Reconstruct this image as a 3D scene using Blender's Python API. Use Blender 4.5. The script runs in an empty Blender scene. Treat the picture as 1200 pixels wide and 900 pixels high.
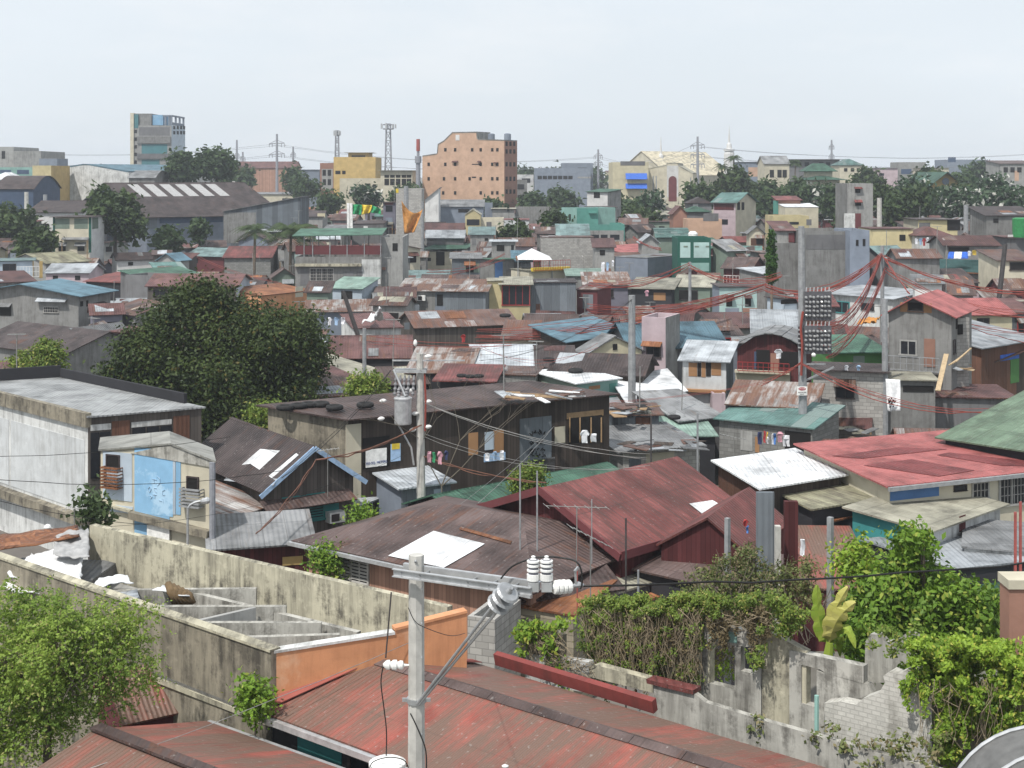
SKY_DUST, SKY_STR, SUN_STR, EXPOSURE = 3.0, .125, 4.2, 0.0
CLOUD0, CLOUD1, CLOUDC = .86, .97, (6.95, 7.5, 8.0, 1)
HAZE, HAZEC = .00033, (.85, .91, 1.0, 1)
import bpy, math, random
import numpy as np
from mathutils import Vector
RN = random.Random(11)
F, HY, CX, H = 1650.0, 205.0, 600.0, 17.0      # lens in photo pixels, horizon row, centre column, eye height
SC = bpy.context.scene
COL = SC.collection
Z = Vector((0, 0, 1))
def P(px, py, z):                              # point at height z seen at photo pixel
    y = F * (H - z) / (py - HY)
    return Vector(((px - CX) * y / F, y, z))
def PD(px, py, y):                             # point at distance y
    return Vector(((px - CX) * y / F, y, H - (py - HY) * y / F))
def PX(p):
    return (CX + p.x * F / p.y, HY + (H - p.z) * F / p.y)
def ray_plane(px, py, o, n):
    c = Vector((0, 0, H)); d = Vector(((px - CX) / F, 1, -(py - HY) / F))
    den = d.dot(n)
    return c + d * ((o - c).dot(n) / den)

# ------------------------------------------------------------------ mesh builder
class MB:
    def __init__(s): s.v = []; s.f = []; s.h = []; s.smooth = False
    def poly(s, pts, hint=None):
        i = len(s.v); s.v += [Vector(p) for p in pts]
        s.f.append(tuple(range(i, i + len(pts)))); s.h.append(hint)
    def slab(s, pts, th, hint=None):           # polygon given by its top side, thickness downwards
        pts = [Vector(p) for p in pts]
        n = Vector((0, 0, 0))
        for a, b in zip(pts, pts[1:] + pts[:1]): n += a.cross(b)
        n.normalize()
        if n.z < 0: pts = pts[::-1]; n = -n
        lo = [p - n * th for p in pts]
        s.poly(pts, hint); s.poly(lo[::-1], hint)
        for k in range(len(pts)):
            j = (k + 1) % len(pts)
            s.poly([pts[k], lo[k], lo[j], pts[j]], hint)
    def box(s, c, ax, ay, az):                 # centre and three half axes
        c, ax, ay, az = Vector(c), Vector(ax), Vector(ay), Vector(az)
        q = [c + sx * ax + sy * ay + sz * az for sx in (-1, 1) for sy in (-1, 1) for sz in (-1, 1)]
        for f in ((0, 1, 3, 2), (4, 6, 7, 5), (0, 4, 5, 1), (2, 3, 7, 6), (0, 2, 6, 4), (1, 5, 7, 3)):
            s.poly([q[k] for k in f])
    def abox(s, x0, x1, y0, y1, z0, z1):
        s.box(((x0+x1)/2, (y0+y1)/2, (z0+z1)/2), ((x1-x0)/2, 0, 0), (0, (y1-y0)/2, 0), (0, 0, (z1-z0)/2))
    def bar(s, a, b, w, h=None):               # square bar between two points
        a, b = Vector(a), Vector(b); h = h or w
        d = (b - a); L = d.length
        if L < 1e-6: return
        d /= L
        r = d.cross(Z) if abs(d.z) < .95 else d.cross(Vector((1, 0, 0)))
        r.normalize(); u = r.cross(d)
        s.box((a + b) / 2, d * L / 2, r * w / 2, u * h / 2)
    def tube(s, pts, r, n=6, caps=True):
        pts = [Vector(p) for p in pts]; rings = []
        for k, p in enumerate(pts):
            d = (pts[min(k+1, len(pts)-1)] - pts[max(k-1, 0)]); d.normalize()
            a = d.cross(Z) if abs(d.z) < .95 else d.cross(Vector((1, 0, 0)))
            a.normalize(); b = a.cross(d)
            rr = r[k] if isinstance(r, (list, tuple)) else r
            i = len(s.v)
            for t in range(n):
                an = 2 * math.pi * t / n
                s.v.append(p + (a * math.cos(an) + b * math.sin(an)) * rr)
            rings.append(i)
        for i, j in zip(rings, rings[1:]):
            for t in range(n):
                u = (t + 1) % n
                s.f.append((i + t, i + u, j + u, j + t)); s.h.append(None)
        if caps:
            s.f.append(tuple(rings[0] + t for t in range(n))[::-1]); s.h.append(None)
            s.f.append(tuple(rings[-1] + t for t in range(n))); s.h.append(None)
    def lathe(s, o, axis, prof, n=14):         # profile of (distance along axis, radius)
        o, axis = Vector(o), Vector(axis).normalized()
        s.tube_prof(o, axis, prof, n)
    def tube_prof(s, o, d, prof, n):
        a = d.cross(Z) if abs(d.z) < .95 else d.cross(Vector((1, 0, 0)))
        a.normalize(); b = a.cross(d); rings = []
        for t, r in prof:
            i = len(s.v)
            for k in range(n):
                an = 2 * math.pi * k / n
                s.v.append(o + d * t + (a * math.cos(an) + b * math.sin(an)) * max(r, 1e-4))
            rings.append(i)
        for i, j in zip(rings, rings[1:]):
            for k in range(n):
                u = (k + 1) % n
                s.f.append((i + k, i + u, j + u, j + k)); s.h.append(None)
        s.f.append(tuple(rings[0] + k for k in range(n))[::-1]); s.h.append(None)
        s.f.append(tuple(rings[-1] + k for k in range(n))); s.h.append(None)
    def torus(s, c, ax, R1, r, n=16, m=8):
        c, ax = Vector(c), Vector(ax).normalized()
        a = ax.cross(Vector((0, 1, .01))); a.normalize(); b = ax.cross(a); i0 = len(s.v)
        for k in range(n):
            t = 2*math.pi*k/n; rd = a*math.cos(t) + b*math.sin(t)
            for q in range(m):
                w = 2*math.pi*q/m
                s.v.append(c + rd*(R1 + r*math.cos(w)) + ax*r*math.sin(w))
        for k in range(n):
            for q in range(m):
                k2, q2 = (k+1) % n, (q+1) % m
                s.f.append((i0+k*m+q, i0+k2*m+q, i0+k2*m+q2, i0+k*m+q2)); s.h.append(None)
    def mesh(s, name, mat, off):
        me = bpy.data.meshes.new(name)
        me.from_pydata([tuple(p - off) for p in s.v], [], s.f)
        uv = me.uv_layers.new(name='UVMap')
        dat = np.zeros(len(me.loops) * 2, 'f'); k = 0
        for f, hint in zip(s.f, s.h):
            p = [s.v[i] for i in f]
            n = Vector((0, 0, 0))
            for a, b in zip(p, p[1:] + p[:1]): n += (a - p[0]).cross(b - p[0])
            if n.length < 1e-12: n = Vector((0, 0, 1))
            n.normalize()
            if hint is not None: u = Vector(hint) - n * n.dot(Vector(hint)); u.normalize()
            elif abs(n.z) > .999: u = Vector((1, 0, 0))
            else: u = Z.cross(n).normalized()
            w = n.cross(u)
            for q in p:
                dat[k] = q.dot(u); dat[k+1] = q.dot(w); k += 2
        uv.data.foreach_set('uv', dat)
        if s.smooth: me.polygons.foreach_set('use_smooth', [True] * len(me.polygons))
        me.materials.append(mat)
        me.update()
        return me

def rootloc(o):
    while o.parent: o = o.parent
    return o.location
TAKEN = {}
def tagit(o, label, cat, group=None, kind=None):
    if label: o['label'] = label
    if cat: o['category'] = cat
    if group: o['group'] = group
    if kind: o['kind'] = kind
def thing(name, label, cat, loc, group=None):
    o = bpy.data.objects.new(name, None); COL.objects.link(o)
    o.location = loc; o.empty_display_size = .2
    tagit(o, label, cat, group); return o
def part(name, mb, mat, parent, label=None):
    if not mb.f: return None
    o = bpy.data.objects.new(name, mb.mesh(name, mat, rootloc(parent)))
    COL.objects.link(o); o.parent = parent
    if label: o['label'] = label
    return o
def solo(name, label, cat, mb, mat, group=None, kind=None, loc=None):
    if loc is None:
        xs = [p.x for p in mb.v]; ys = [p.y for p in mb.v]; zs = [p.z for p in mb.v]
        loc = Vector(((min(xs)+max(xs))/2, (min(ys)+max(ys))/2, min(zs)))
    o = bpy.data.objects.new(name, mb.mesh(name, mat, loc)); COL.objects.link(o)
    o.location = loc; tagit(o, label, cat, group, kind); return o

# ------------------------------------------------------------------ materials
class NT:
    def __init__(s, name):
        s.m = bpy.data.materials.new(name); s.m.use_nodes = True
        s.t = s.m.node_tree; s.b = s.t.nodes['Principled BSDF']; s.n = s.t.nodes; s.l = s.t.links
    def new(s, typ, **kw):
        n = s.n.new(typ)
        for k, v in kw.items(): setattr(n, k, v)
        return n
    def put(s, val, sock):
        if isinstance(val, bpy.types.NodeSocket): s.l.new(val, sock)
        elif val is not None: sock.default_value = val
    def math(s, op, a, b=None, c=None):
        n = s.new('ShaderNodeMath', operation=op)
        s.put(a, n.inputs[0]); s.put(b, n.inputs[1]); s.put(c, n.inputs[2]); return n.outputs[0]
    def vmath(s, op, a, b=None):
        n = s.new('ShaderNodeVectorMath', operation=op)
        s.put(a, n.inputs[0]); s.put(b, n.inputs[1]); return n.outputs[0]
    def mix(s, f, a, b, mode='MIX'):
        n = s.new('ShaderNodeMix', data_type='RGBA', blend_type=mode)
        s.put(f, n.inputs[0]); s.put(a, n.inputs[6]); s.put(b, n.inputs[7]); return n.outputs[2]
    def noise(s, vec, scale, detail=3, rough=.6):
        n = s.new('ShaderNodeTexNoise'); s.put(vec, n.inputs['Vector'])
        n.inputs['Scale'].default_value = scale; n.inputs['Detail'].default_value = detail
        n.inputs['Roughness'].default_value = rough; return n.outputs[0]
    def ramp(s, v, a, b):
        n = s.new('ShaderNodeMapRange'); n.clamp = True
        s.put(v, n.inputs[0]); n.inputs[1].default_value = a; n.inputs[2].default_value = b
        return n.outputs[0]
    def scale(s, vec, xyz): return s.vmath('MULTIPLY', vec, xyz)
    def uv(s):
        u = s.new('ShaderNodeUVMap').outputs[0]
        oi = s.new('ShaderNodeObjectInfo')
        c = s.new('ShaderNodeCombineXYZ'); r = s.math('MULTIPLY', oi.outputs['Random'], 97.0)
        s.put(r, c.inputs[0]); s.put(s.math('MULTIPLY', r, .37), c.inputs[1]); s.put(r, c.inputs[2])
        return s.vmath('ADD', u, c.outputs[0]), oi.outputs['Random']
    def bump(s, h, strength, dist=.02):
        n = s.new('ShaderNodeBump'); s.put(h, n.inputs['Height'])
        n.inputs['Strength'].default_value = strength; n.inputs['Distance'].default_value = dist
        s.l.new(n.outputs[0], s.b.inputs['Normal'])
def c4(c): return (c[0], c[1], c[2], 1)

def roof_material(name, col, rust=.3, sheet=.35, rustcol=(.12, .055, .035), alt=None, altp=0., corr=.2, rough=.6, pale=.0, jitter=.25, joint=.35):
    t = NT(name); uv, rnd = t.uv()
    snap = t.vmath('FLOOR', t.scale(uv, (1/.9, 1/2.6, 1)))
    wn = t.new('ShaderNodeTexWhiteNoise'); wn.noise_dimensions = '2D'; t.l.new(snap, wn.inputs['Vector'])
    sv = wn.outputs['Value']
    base = t.mix(t.math('MULTIPLY', sv, sheet), c4(col), c4([min(1, c*2.0+.03) for c in col]))
    dk = t.mix(t.ramp(t.noise(uv, .7, 4), .42, .7), base, c4([c*.45 for c in col]))
    base = dk
    if alt:
        wn2 = t.new('ShaderNodeTexWhiteNoise'); wn2.noise_dimensions = '2D'
        t.l.new(t.vmath('ADD', snap, (31.7, 11.3, 0)), wn2.inputs['Vector'])
        base = t.mix(t.math('LESS_THAN', wn2.outputs['Value'], altp), base, c4(alt))
    st = t.noise(t.scale(uv, (2.6, .35, 1)), 1.0, 5, .7)
    big = t.noise(uv, .33, 2)
    m = t.math('ADD', t.math('MULTIPLY', st, .7), t.math('MULTIPLY', big, .3))
    base = t.mix(t.ramp(m, .66 - rust*.36, .78 - rust*.3), base, c4(rustcol))
    sp = t.ramp(t.noise(uv, 9, 2), .66, .72)
    base = t.mix(t.math('MULTIPLY', sp, .35 + pale), base, (.42, .4, .38, 1))
    if jitter:
        h = t.new('ShaderNodeHueSaturation'); t.l.new(base, h.inputs['Color'])
        t.put(t.math('MULTIPLY_ADD', rnd, 2*jitter, 1 - jitter), h.inputs['Value']); base = h.outputs[0]
    # sheet joints: a thin darker line along and across the slope
    fx = t.math('FRACT', t.new_sep(uv, 0, 1/.9)); fy = t.math('FRACT', t.new_sep(uv, 1, 1/2.6))
    ln = t.math('MAXIMUM', t.math('LESS_THAN', fx, .035), t.math('LESS_THAN', fy, .02))
    base = t.mix(t.math('MULTIPLY', ln, joint), base, (.03, .025, .022, 1))
    t.l.new(base, t.b.inputs['Base Color'])
    t.b.inputs['Roughness'].default_value = rough
    t.b.inputs['Specular IOR Level'].default_value = .25
    w = t.math('SINE', t.math('MULTIPLY', t.new_sep(uv, 0, 1), 2*math.pi/corr))
    t.bump(t.math('ADD', w, t.math('MULTIPLY', t.noise(uv, 3, 2), .8)), .55, .025)
    return t.m
def _sep(t, vec, i, k):
    s = t.new('ShaderNodeSeparateXYZ'); t.l.new(vec, s.inputs[0]); return t.math('MULTIPLY', s.outputs[i], k)
NT.new_sep = lambda s, v, i, k: _sep(s, v, i, k)

def wall_material(name, col, stain=.5, kind='plain', staincol=(.05, .045, .04), rough=.85, jitter=.12, peel=None, peelamt=0., streak=0., bw=.42, bmix=.75):
    t = NT(name); uv, rnd = t.uv()
    base = t.mix(t.ramp(t.noise(uv, .8, 4), .3, .75), c4([min(1, c*1.08) for c in col]), c4([c*.78 for c in col]))
    hgt = t.noise(uv, 5, 3)
    if kind == 'block':
        br = t.new('ShaderNodeTexBrick'); t.l.new(uv, br.inputs['Vector'])
        br.inputs['Scale'].default_value = 1; br.inputs['Brick Width'].default_value = bw; br.inputs['Row Height'].default_value = bw/2
        br.inputs['Mortar Size'].default_value = .014; br.inputs['Bias'].default_value = 0
        br.inputs['Color1'].default_value = c4([c*1.12 for c in col]); br.inputs['Color2'].default_value = c4([c*.74 for c in col])
        br.inputs['Mortar'].default_value = c4([c*.5 for c in col])
        base = t.mix(bmix, base, br.outputs[0]); hgt = t.math('SUBTRACT', hgt, br.outputs['Fac'])
    elif kind in ('plank', 'tin', 'hplank'):
        w = {'plank': .17, 'tin': .8, 'hplank': .2}[kind]; ax = 1 if kind == 'hplank' else 0
        x = t.new_sep(uv, ax, 1/w); fr = t.math('FRACT', x)
        wn = t.new('ShaderNodeTexWhiteNoise'); wn.noise_dimensions = '1D'; t.put(t.math('FLOOR', x), wn.inputs['W'])
        base = t.mix(t.math('MULTIPLY', wn.outputs['Value'], .75), base, c4([c*.4 for c in col]))
        ln = t.math('LESS_THAN', fr, .1 if kind != 'tin' else .03)
        base = t.mix(t.math('MULTIPLY', ln, .7), base, c4([c*.25 for c in col]))
        hgt = t.math('SINE', t.math('MULTIPLY', t.new_sep(uv, 0, 1), 2*math.pi/.2)) if kind == 'tin' else t.math('MULTIPLY', ln, -1.)
    if peel:
        base = t.mix(t.math('MULTIPLY', t.ramp(t.noise(uv, .55, 5, .65), .62 - peelamt*.25, .68 - peelamt*.2), 1.), base, c4(peel))
    st = t.noise(t.scale(uv, (3.2, .3, 1)), 1.0, 5, .7)
    bg = t.noise(uv, .5, 3)
    m = t.math('ADD', t.math('MULTIPLY', st, .62), t.math('MULTIPLY', bg, .38))
    base = t.mix(t.math('MULTIPLY', t.ramp(m, .62 - stain*.22, .86 - stain*.22), .55 + stain*.4), base, c4(staincol))
    if streak:
        s2 = t.math('ADD', t.math('MULTIPLY', t.noise(t.scale(uv, (3.4, .35, 1)), 1.0, 6, .72), .45), t.math('MULTIPLY', t.noise(uv, 1.1, 6, .75), .55))
        base = t.mix(t.math('MULTIPLY', t.ramp(s2, .49, .60), streak), base, c4(staincol))
        base = t.mix(t.math('MULTIPLY', t.ramp(t.noise(uv, 3.5, 4, .7), .55, .7), streak*.45), base, c4([min(.7, c*1.35) for c in col]))
    h = t.new('ShaderNodeHueSaturation'); t.l.new(base, h.inputs['Color'])
    t.put(t.math('MULTIPLY_ADD', rnd, 2*jitter, 1 - jitter), h.inputs['Value'])
    t.l.new(h.outputs[0], t.b.inputs['Base Color'])
    t.b.inputs['Roughness'].default_value = rough; t.b.inputs['Specular IOR Level'].default_value = .2
    t.bump(hgt, .35, .02)
    return t.m
def plain_material(name, col, rough=.6, metal=0., var=.15, nscale=4., emit=None):
    t = NT(name)
    g = t.new('ShaderNodeNewGeometry').outputs['Position']
    n = t.noise(g, nscale, 3)
    base = t.mix(t.ramp(n, .3, .7), c4([min(1, c*(1+var)) for c in col]), c4([c*(1-var*1.6) for c in col]))
    t.l.new(base, t.b.inputs['Base Color'])
    t.b.inputs['Roughness'].default_value = rough; t.b.inputs['Metallic'].default_value = metal
    t.b.inputs['Specular IOR Level'].default_value = .3
    return t.m
def leaf_material(name, dark, light, yellow=None, yamt=.0, trans=.25, nscale=.5):
    t = NT(name)
    geo = t.new('ShaderNodeNewGeometry'); r = geo.outputs['Random Per Island']
    n = t.ramp(t.noise(geo.outputs['Position'], nscale, 2), .35, .65)
    f = t.math('ADD', t.math('MULTIPLY', r, .5), t.math('MULTIPLY', n, .5))
    base = t.mix(f, c4(dark), c4(light))
    if yellow:
        wn = t.new('ShaderNodeTexWhiteNoise'); wn.noise_dimensions = '1D'; t.put(t.math('MULTIPLY', r, 991.), wn.inputs['W'])
        base = t.mix(t.math('LESS_THAN', wn.outputs['Value'], yamt), base, c4(yellow))
    t.l.new(base, t.b.inputs['Base Color'])
    t.b.inputs['Roughness'].default_value = .55; t.b.inputs['Specular IOR Level'].default_value = .25
    tr = t.new('ShaderNodeBsdfTranslucent'); t.l.new(base, tr.inputs['Color'])
    mx = t.new('ShaderNodeMixShader'); mx.inputs[0].default_value = trans
    t.l.new(t.b.outputs[0], mx.inputs[1]); t.l.new(tr.outputs[0], mx.inputs[2])
    t.l.new(mx.outputs[0], t.n['Material Output'].inputs['Surface'])
    return t.m

GAL = (.34, .365, .39)
ROOFS = {
 'rust':  dict(col=(.085, .058, .052), rust=.6, sheet=.5, alt=(.26, .25, .25), altp=.07),
 'brown': dict(col=(.085, .06, .056), rust=.35, sheet=.35),
 'dbrown':dict(col=(.05, .038, .037), rust=.25, sheet=.25),
 'mar':   dict(col=(.098, .046, .043), rust=.4, sheet=.35),
 'red':   dict(col=(.185, .058, .053), rust=.58, sheet=.25, rustcol=(.09, .04, .035), jitter=.1),
 'redd':  dict(col=(.31, .088, .068), rust=.8, sheet=.16, joint=.12, rustcol=(.165, .105, .082), corr=.12, jitter=.0),
 'pink':  dict(col=(.33, .105, .10), rust=.0, sheet=.2, alt=(.17, .035, .035), altp=.0, jitter=.0),
 'gal':   dict(col=GAL, rust=.14, sheet=.25, rustcol=(.2, .12, .08)),
 'galr':  dict(col=(.29, .285, .28), rust=.72, sheet=.3, rustcol=(.14, .075, .05), alt=(.1, .06, .05), altp=.2),
 'dred': dict(col=(.18, .045, .045), rust=.1, sheet=.15, jitter=0), 'lgry':  dict(col=(.29, .30, .305), rust=.2, sheet=.15, rustcol=(.2, .2, .19), jitter=0), 'crm': dict(col=(.56, .5, .37), rust=.0, sheet=.1, jitter=0), 'gry':   dict(col=(.17, .175, .18), rust=.25, sheet=.35, rustcol=(.11, .085, .07)),
 'wht':   dict(col=(.74, .76, .78), rust=.05, sheet=.1, rustcol=(.4, .36, .32), jitter=.05),
 'blu':   dict(col=(.095, .175, .225), rust=.25, sheet=.2, rustcol=(.05, .12, .16)),
 'grn':   dict(col=(.05, .115, .08), rust=.12, sheet=.2, rustcol=(.05, .07, .045)),
 'green': dict(col=(.12, .175, .12), rust=.5, sheet=.25, rustcol=(.085, .11, .075), jitter=.05),
 'teal':  dict(col=(.085, .16, .148), rust=.18, sheet=.3, rustcol=(.10, .13, .12), alt=(.15, .2, .19), altp=.2),
 'tgry':  dict(col=(.13, .19, .19), rust=.2, sheet=.3),
 'olive': dict(col=(.26, .25, .17), rust=.5, sheet=.35, rustcol=(.09, .075, .06), corr=.2),
 'tan':   dict(col=(.26, .25, .2), rust=.3, sheet=.3, rustcol=(.19, .17, .14)),
 'mint':  dict(col=(.20, .29, .25), rust=.15, sheet=.2),
 'orust': dict(col=(.24, .10, .045), rust=.5, sheet=.4, rustcol=(.13, .055, .035)),
 'conc':  dict(col=(.27, .27, .25), rust=.4, sheet=.1, rustcol=(.13, .125, .11), corr=30.),
}
WALLS = {  # grey and pastel tones lowered to stand in for cloud shade over the settlement
 'conc': dict(col=(.22, .22, .215), stain=.6, streak=.3), 'lconc': dict(col=(.32, .32, .31), stain=.5, streak=.25), 'dconc': dict(col=(.16, .16, .165), stain=.5),
 'cblk': dict(col=(.25, .25, .24), stain=.35, kind='block'), 'lblk': dict(col=(.37, .36, .34), stain=.3, kind='block'),
 'white': dict(col=(.62, .62, .61), stain=.28), 'dwhite': dict(col=(.62, .63, .62), stain=.6, streak=.35), 'cream': dict(col=(.56, .51, .36), stain=.3),
 'pcream': dict(col=(.56, .52, .41), stain=.22), 'yel': dict(col=(.50, .36, .15), stain=.2), 'pyel': dict(col=(.53, .46, .27), stain=.25),
 'pink': dict(col=(.48, .39, .42), stain=.3), 'sky': dict(col=(.23, .42, .61), stain=.22, peel=(.36, .53, .68), peelamt=.25, staincol=(.4, .5, .58)),
 'lblue': dict(col=(.43, .50, .57), stain=.3), 'mint': dict(col=(.40, .55, .53), stain=.15), 'turq': dict(col=(.10, .28, .24), stain=.25),
 'lturq': dict(col=(.25, .42, .38), stain=.25), 'grn': dict(col=(.075, .19, .06), stain=.2), 'sage': dict(col=(.18, .23, .19), stain=.35),
 'dgrn': dict(col=(.02, .10, .075), stain=.15), 'tealw': dict(col=(.05, .24, .24), stain=.3), 'wood': dict(col=(.085, .068, .058), stain=.4, kind='plank'),
 'gwood': dict(col=(.12, .105, .095), stain=.4, kind='plank'), 'ply': dict(col=(.36, .20, .10), stain=.25), 'tin': dict(col=(.20, .225, .25), stain=.3, kind='tin'),
 'dtin': dict(col=(.14, .16, .18), stain=.4, kind='tin'), 'htin': dict(col=(.36, .32, .24), stain=.35, kind='hplank'), 'blue': dict(col=(.09, .19, .40), stain=.2),
 'mar': dict(col=(.115, .034, .036), stain=.2, kind='plank'), 'marp': dict(col=(.135, .042, .046), stain=.2), 'peach': dict(col=(.50, .29, .21), stain=.15, kind='plank', jitter=.05),
 'orange': dict(col=(.60, .29, .15), stain=.5, staincol=(.30, .13, .07), jitter=.0, streak=.3, peel=(.66, .40, .25), peelamt=.3), 'porange': dict(col=(.50, .335, .24), stain=.16, staincol=(.38, .2, .14), jitter=0.),
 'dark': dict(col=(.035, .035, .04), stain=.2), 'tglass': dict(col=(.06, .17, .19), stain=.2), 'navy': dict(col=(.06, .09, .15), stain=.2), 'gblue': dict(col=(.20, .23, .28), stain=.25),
 'dirty': dict(col=(.50, .47, .36), stain=.8, staincol=(.06, .055, .048), jitter=0., streak=.85), 'dirtier': dict(col=(.30, .27, .21), stain=.85, staincol=(.05, .046, .04), jitter=0., streak=.8),
 'ruin': dict(col=(.46, .45, .41), stain=.8, staincol=(.085, .08, .07), jitter=0., streak=.75), 'ruinblk': dict(col=(.52, .51, .47), stain=.5, kind='block', staincol=(.16, .15, .13), jitter=0., streak=.6, bw=.2, bmix=.4), 'salmon': dict(col=(.33, .105, .085), stain=.4, jitter=0.), 'redp': dict(col=(.22, .055, .05), stain=.6, streak=.35, staincol=(.09, .04, .035)),
 'brick': dict(col=(.29, .16, .12), stain=.3), 'purple': dict(col=(.19, .185, .23), stain=.25), 'rustw': dict(col=(.16, .08, .055), stain=.4, kind='tin'),
 'whitew': dict(col=(.52, .54, .55), stain=.5, streak=.3, staincol=(.25, .25, .24)), 'bluep': dict(col=(.05, .14, .5), stain=.1),
}
PLAINS = {
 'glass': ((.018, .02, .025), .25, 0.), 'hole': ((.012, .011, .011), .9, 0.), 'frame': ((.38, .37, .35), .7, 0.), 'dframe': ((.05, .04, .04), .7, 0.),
 'steel': ((.42, .43, .44), .45, .6), 'galv': ((.52, .53, .54), .4, .5), 'iron': ((.08, .075, .075), .6, .4), 'porc': ((.80, .80, .78), .25, 0.), 'dporc': ((.25, .25, .26), .3, 0.),
 'cable': ((.018, .018, .018), .5, 0.), 'redcable': ((.27, .06, .045), .6, 0.), 'browncable': ((.16, .075, .05), .6, 0.), 'wire': ((.30, .30, .29), .5, .4),
 'ins_core': ((.2, .2, .23), .4, 0.), 'tyre': ((.02, .02, .021), .8, 0.), 'pole': ((.47, .46, .43), .85, 0.), 'gpole': ((.30, .31, .32), .7, .2), 'wpaint': ((.78, .78, .76), .6, 0.), 'redpaint': ((.30, .03, .03), .5, 0.),
 'bark': ((.13, .105, .08), .9, 0.), 'twig': ((.19, .165, .13), .9, 0.), 'dryvine': ((.27, .22, .15), .9, 0.), 'wood': ((.30, .20, .11), .8, 0.), 'ltimber': ((.42, .32, .20), .8, 0.),
 'cloth_white': ((.75, .76, .80), .8, 0.), 'cloth_blue': ((.08, .2, .5), .8, 0.), 'cloth_pink': ((.55, .3, .36), .8, 0.), 'cloth_red': ((.4, .05, .05), .8, 0.),
 'cloth_navy': ((.04, .05, .12), .8, 0.), 'cloth_lblue': ((.35, .5, .7), .8, 0.), 'cloth_yellow': ((.6, .42, .06), .8, 0.), 'cloth_green': ((.05, .3, .14), .8, 0.), 'cloth_brown': ((.16, .11, .06), .9, 0.),
 'tarp_orange': ((.50, .23, .06), .7, 0.), 'tarp_yellow': ((.65, .48, .05), .7, 0.), 'tarp_green': ((.02, .27, .10), .7, 0.), 'tarp_white': ((.72, .73, .74), .7, 0.), 'tarp_blue': ((.03, .12, .5), .6, 0.), 'tarp_grey': ((.36, .36, .36), .7, 0.), 'tarp_dgreen': ((.03, .075, .075), .8, 0.),
 'awning': ((.13, .13, .127), .6, 0.), 'tankg': ((.03, .22, .07), .5, 0.), 'ink_blue': ((.03, .06, .25), .8, 0.), 'ink_black': ((.02, .02, .02), .8, 0.), 'ink_red': ((.4, .03, .05), .8, 0.), 'ink_pale': ((.38, .53, .67), .8, 0.),
 'mast_red': ((.34, .09, .08), .6, 0.), 'mast_grey': ((.27, .28, .31), .6, 0.), 'meter': ((.27, .275, .28), .15, 0.), 'meterbase': ((.10, .10, .11), .6, 0.), 'rope': ((.5, .48, .42), .8, 0.),
}
LEAFS = {
 'mango': dict(dark=(.014, .030, .008), light=(.068, .098, .022), yellow=(.10, .085, .02), yamt=.04, trans=.15),
 'deep': dict(dark=(.02, .04, .014), light=(.075, .115, .035)),
 'far': dict(dark=(.024, .048, .02), light=(.075, .12, .045)),
 'bright': dict(dark=(.055, .12, .012), light=(.18, .30, .035), yellow=(.28, .34, .06), yamt=.08),
 'vine': dict(dark=(.08, .16, .015), light=(.29, .42, .045), yellow=(.42, .44, .08), yamt=.1),
 'feather': dict(dark=(.10, .18, .03), light=(.34, .46, .085), yellow=(.38, .38, .14), yamt=.1, trans=.35),
 'scrub': dict(dark=(.07, .10, .03), light=(.19, .22, .07), yellow=(.22, .19, .1), yamt=.3),
 'creeper': dict(dark=(.07, .12, .02), light=(.21, .29, .05), yellow=(.30, .30, .08), yamt=.12),
 'dryleaf': dict(dark=(.12, .095, .05), light=(.26, .21, .12)),
 'flower': dict(dark=(.02, .045, .02), light=(.06, .105, .05), yellow=(.55, .55, .5), yamt=.12),
 'palm': dict(dark=(.03, .055, .02), light=(.09, .13, .05)),
 'banana': dict(dark=(.18, .30, .03), light=(.38, .46, .08)), 'bananadry': dict(dark=(.40, .40, .08), light=(.6, .55, .2)),
 'cypress': dict(dark=(.025, .07, .012), light=(.07, .15, .03)),
}
_M = {}
def M(k):
    if k in _M: return _M[k]
    p, _, n = k.partition('.')
    if p == 'r': m = roof_material('roof_' + n, **ROOFS[n])
    elif p == 'w': m = wall_material('wall_' + n, **WALLS[n])
    elif p == 'l': m = leaf_material('leaf_' + n, **LEAFS[n])
    else: m = plain_material(k, *PLAINS[k])
    _M[k] = m; return m
FOOT = []       # (polygon xy, label) of everything authored
SEE = []        # (distance, x0, y0, x1, y1) picture boxes that filler houses may not hide
HOUSES = []
def up_normal(e): return Vector((-e.y, e.x, 0))
class House: pass
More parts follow.
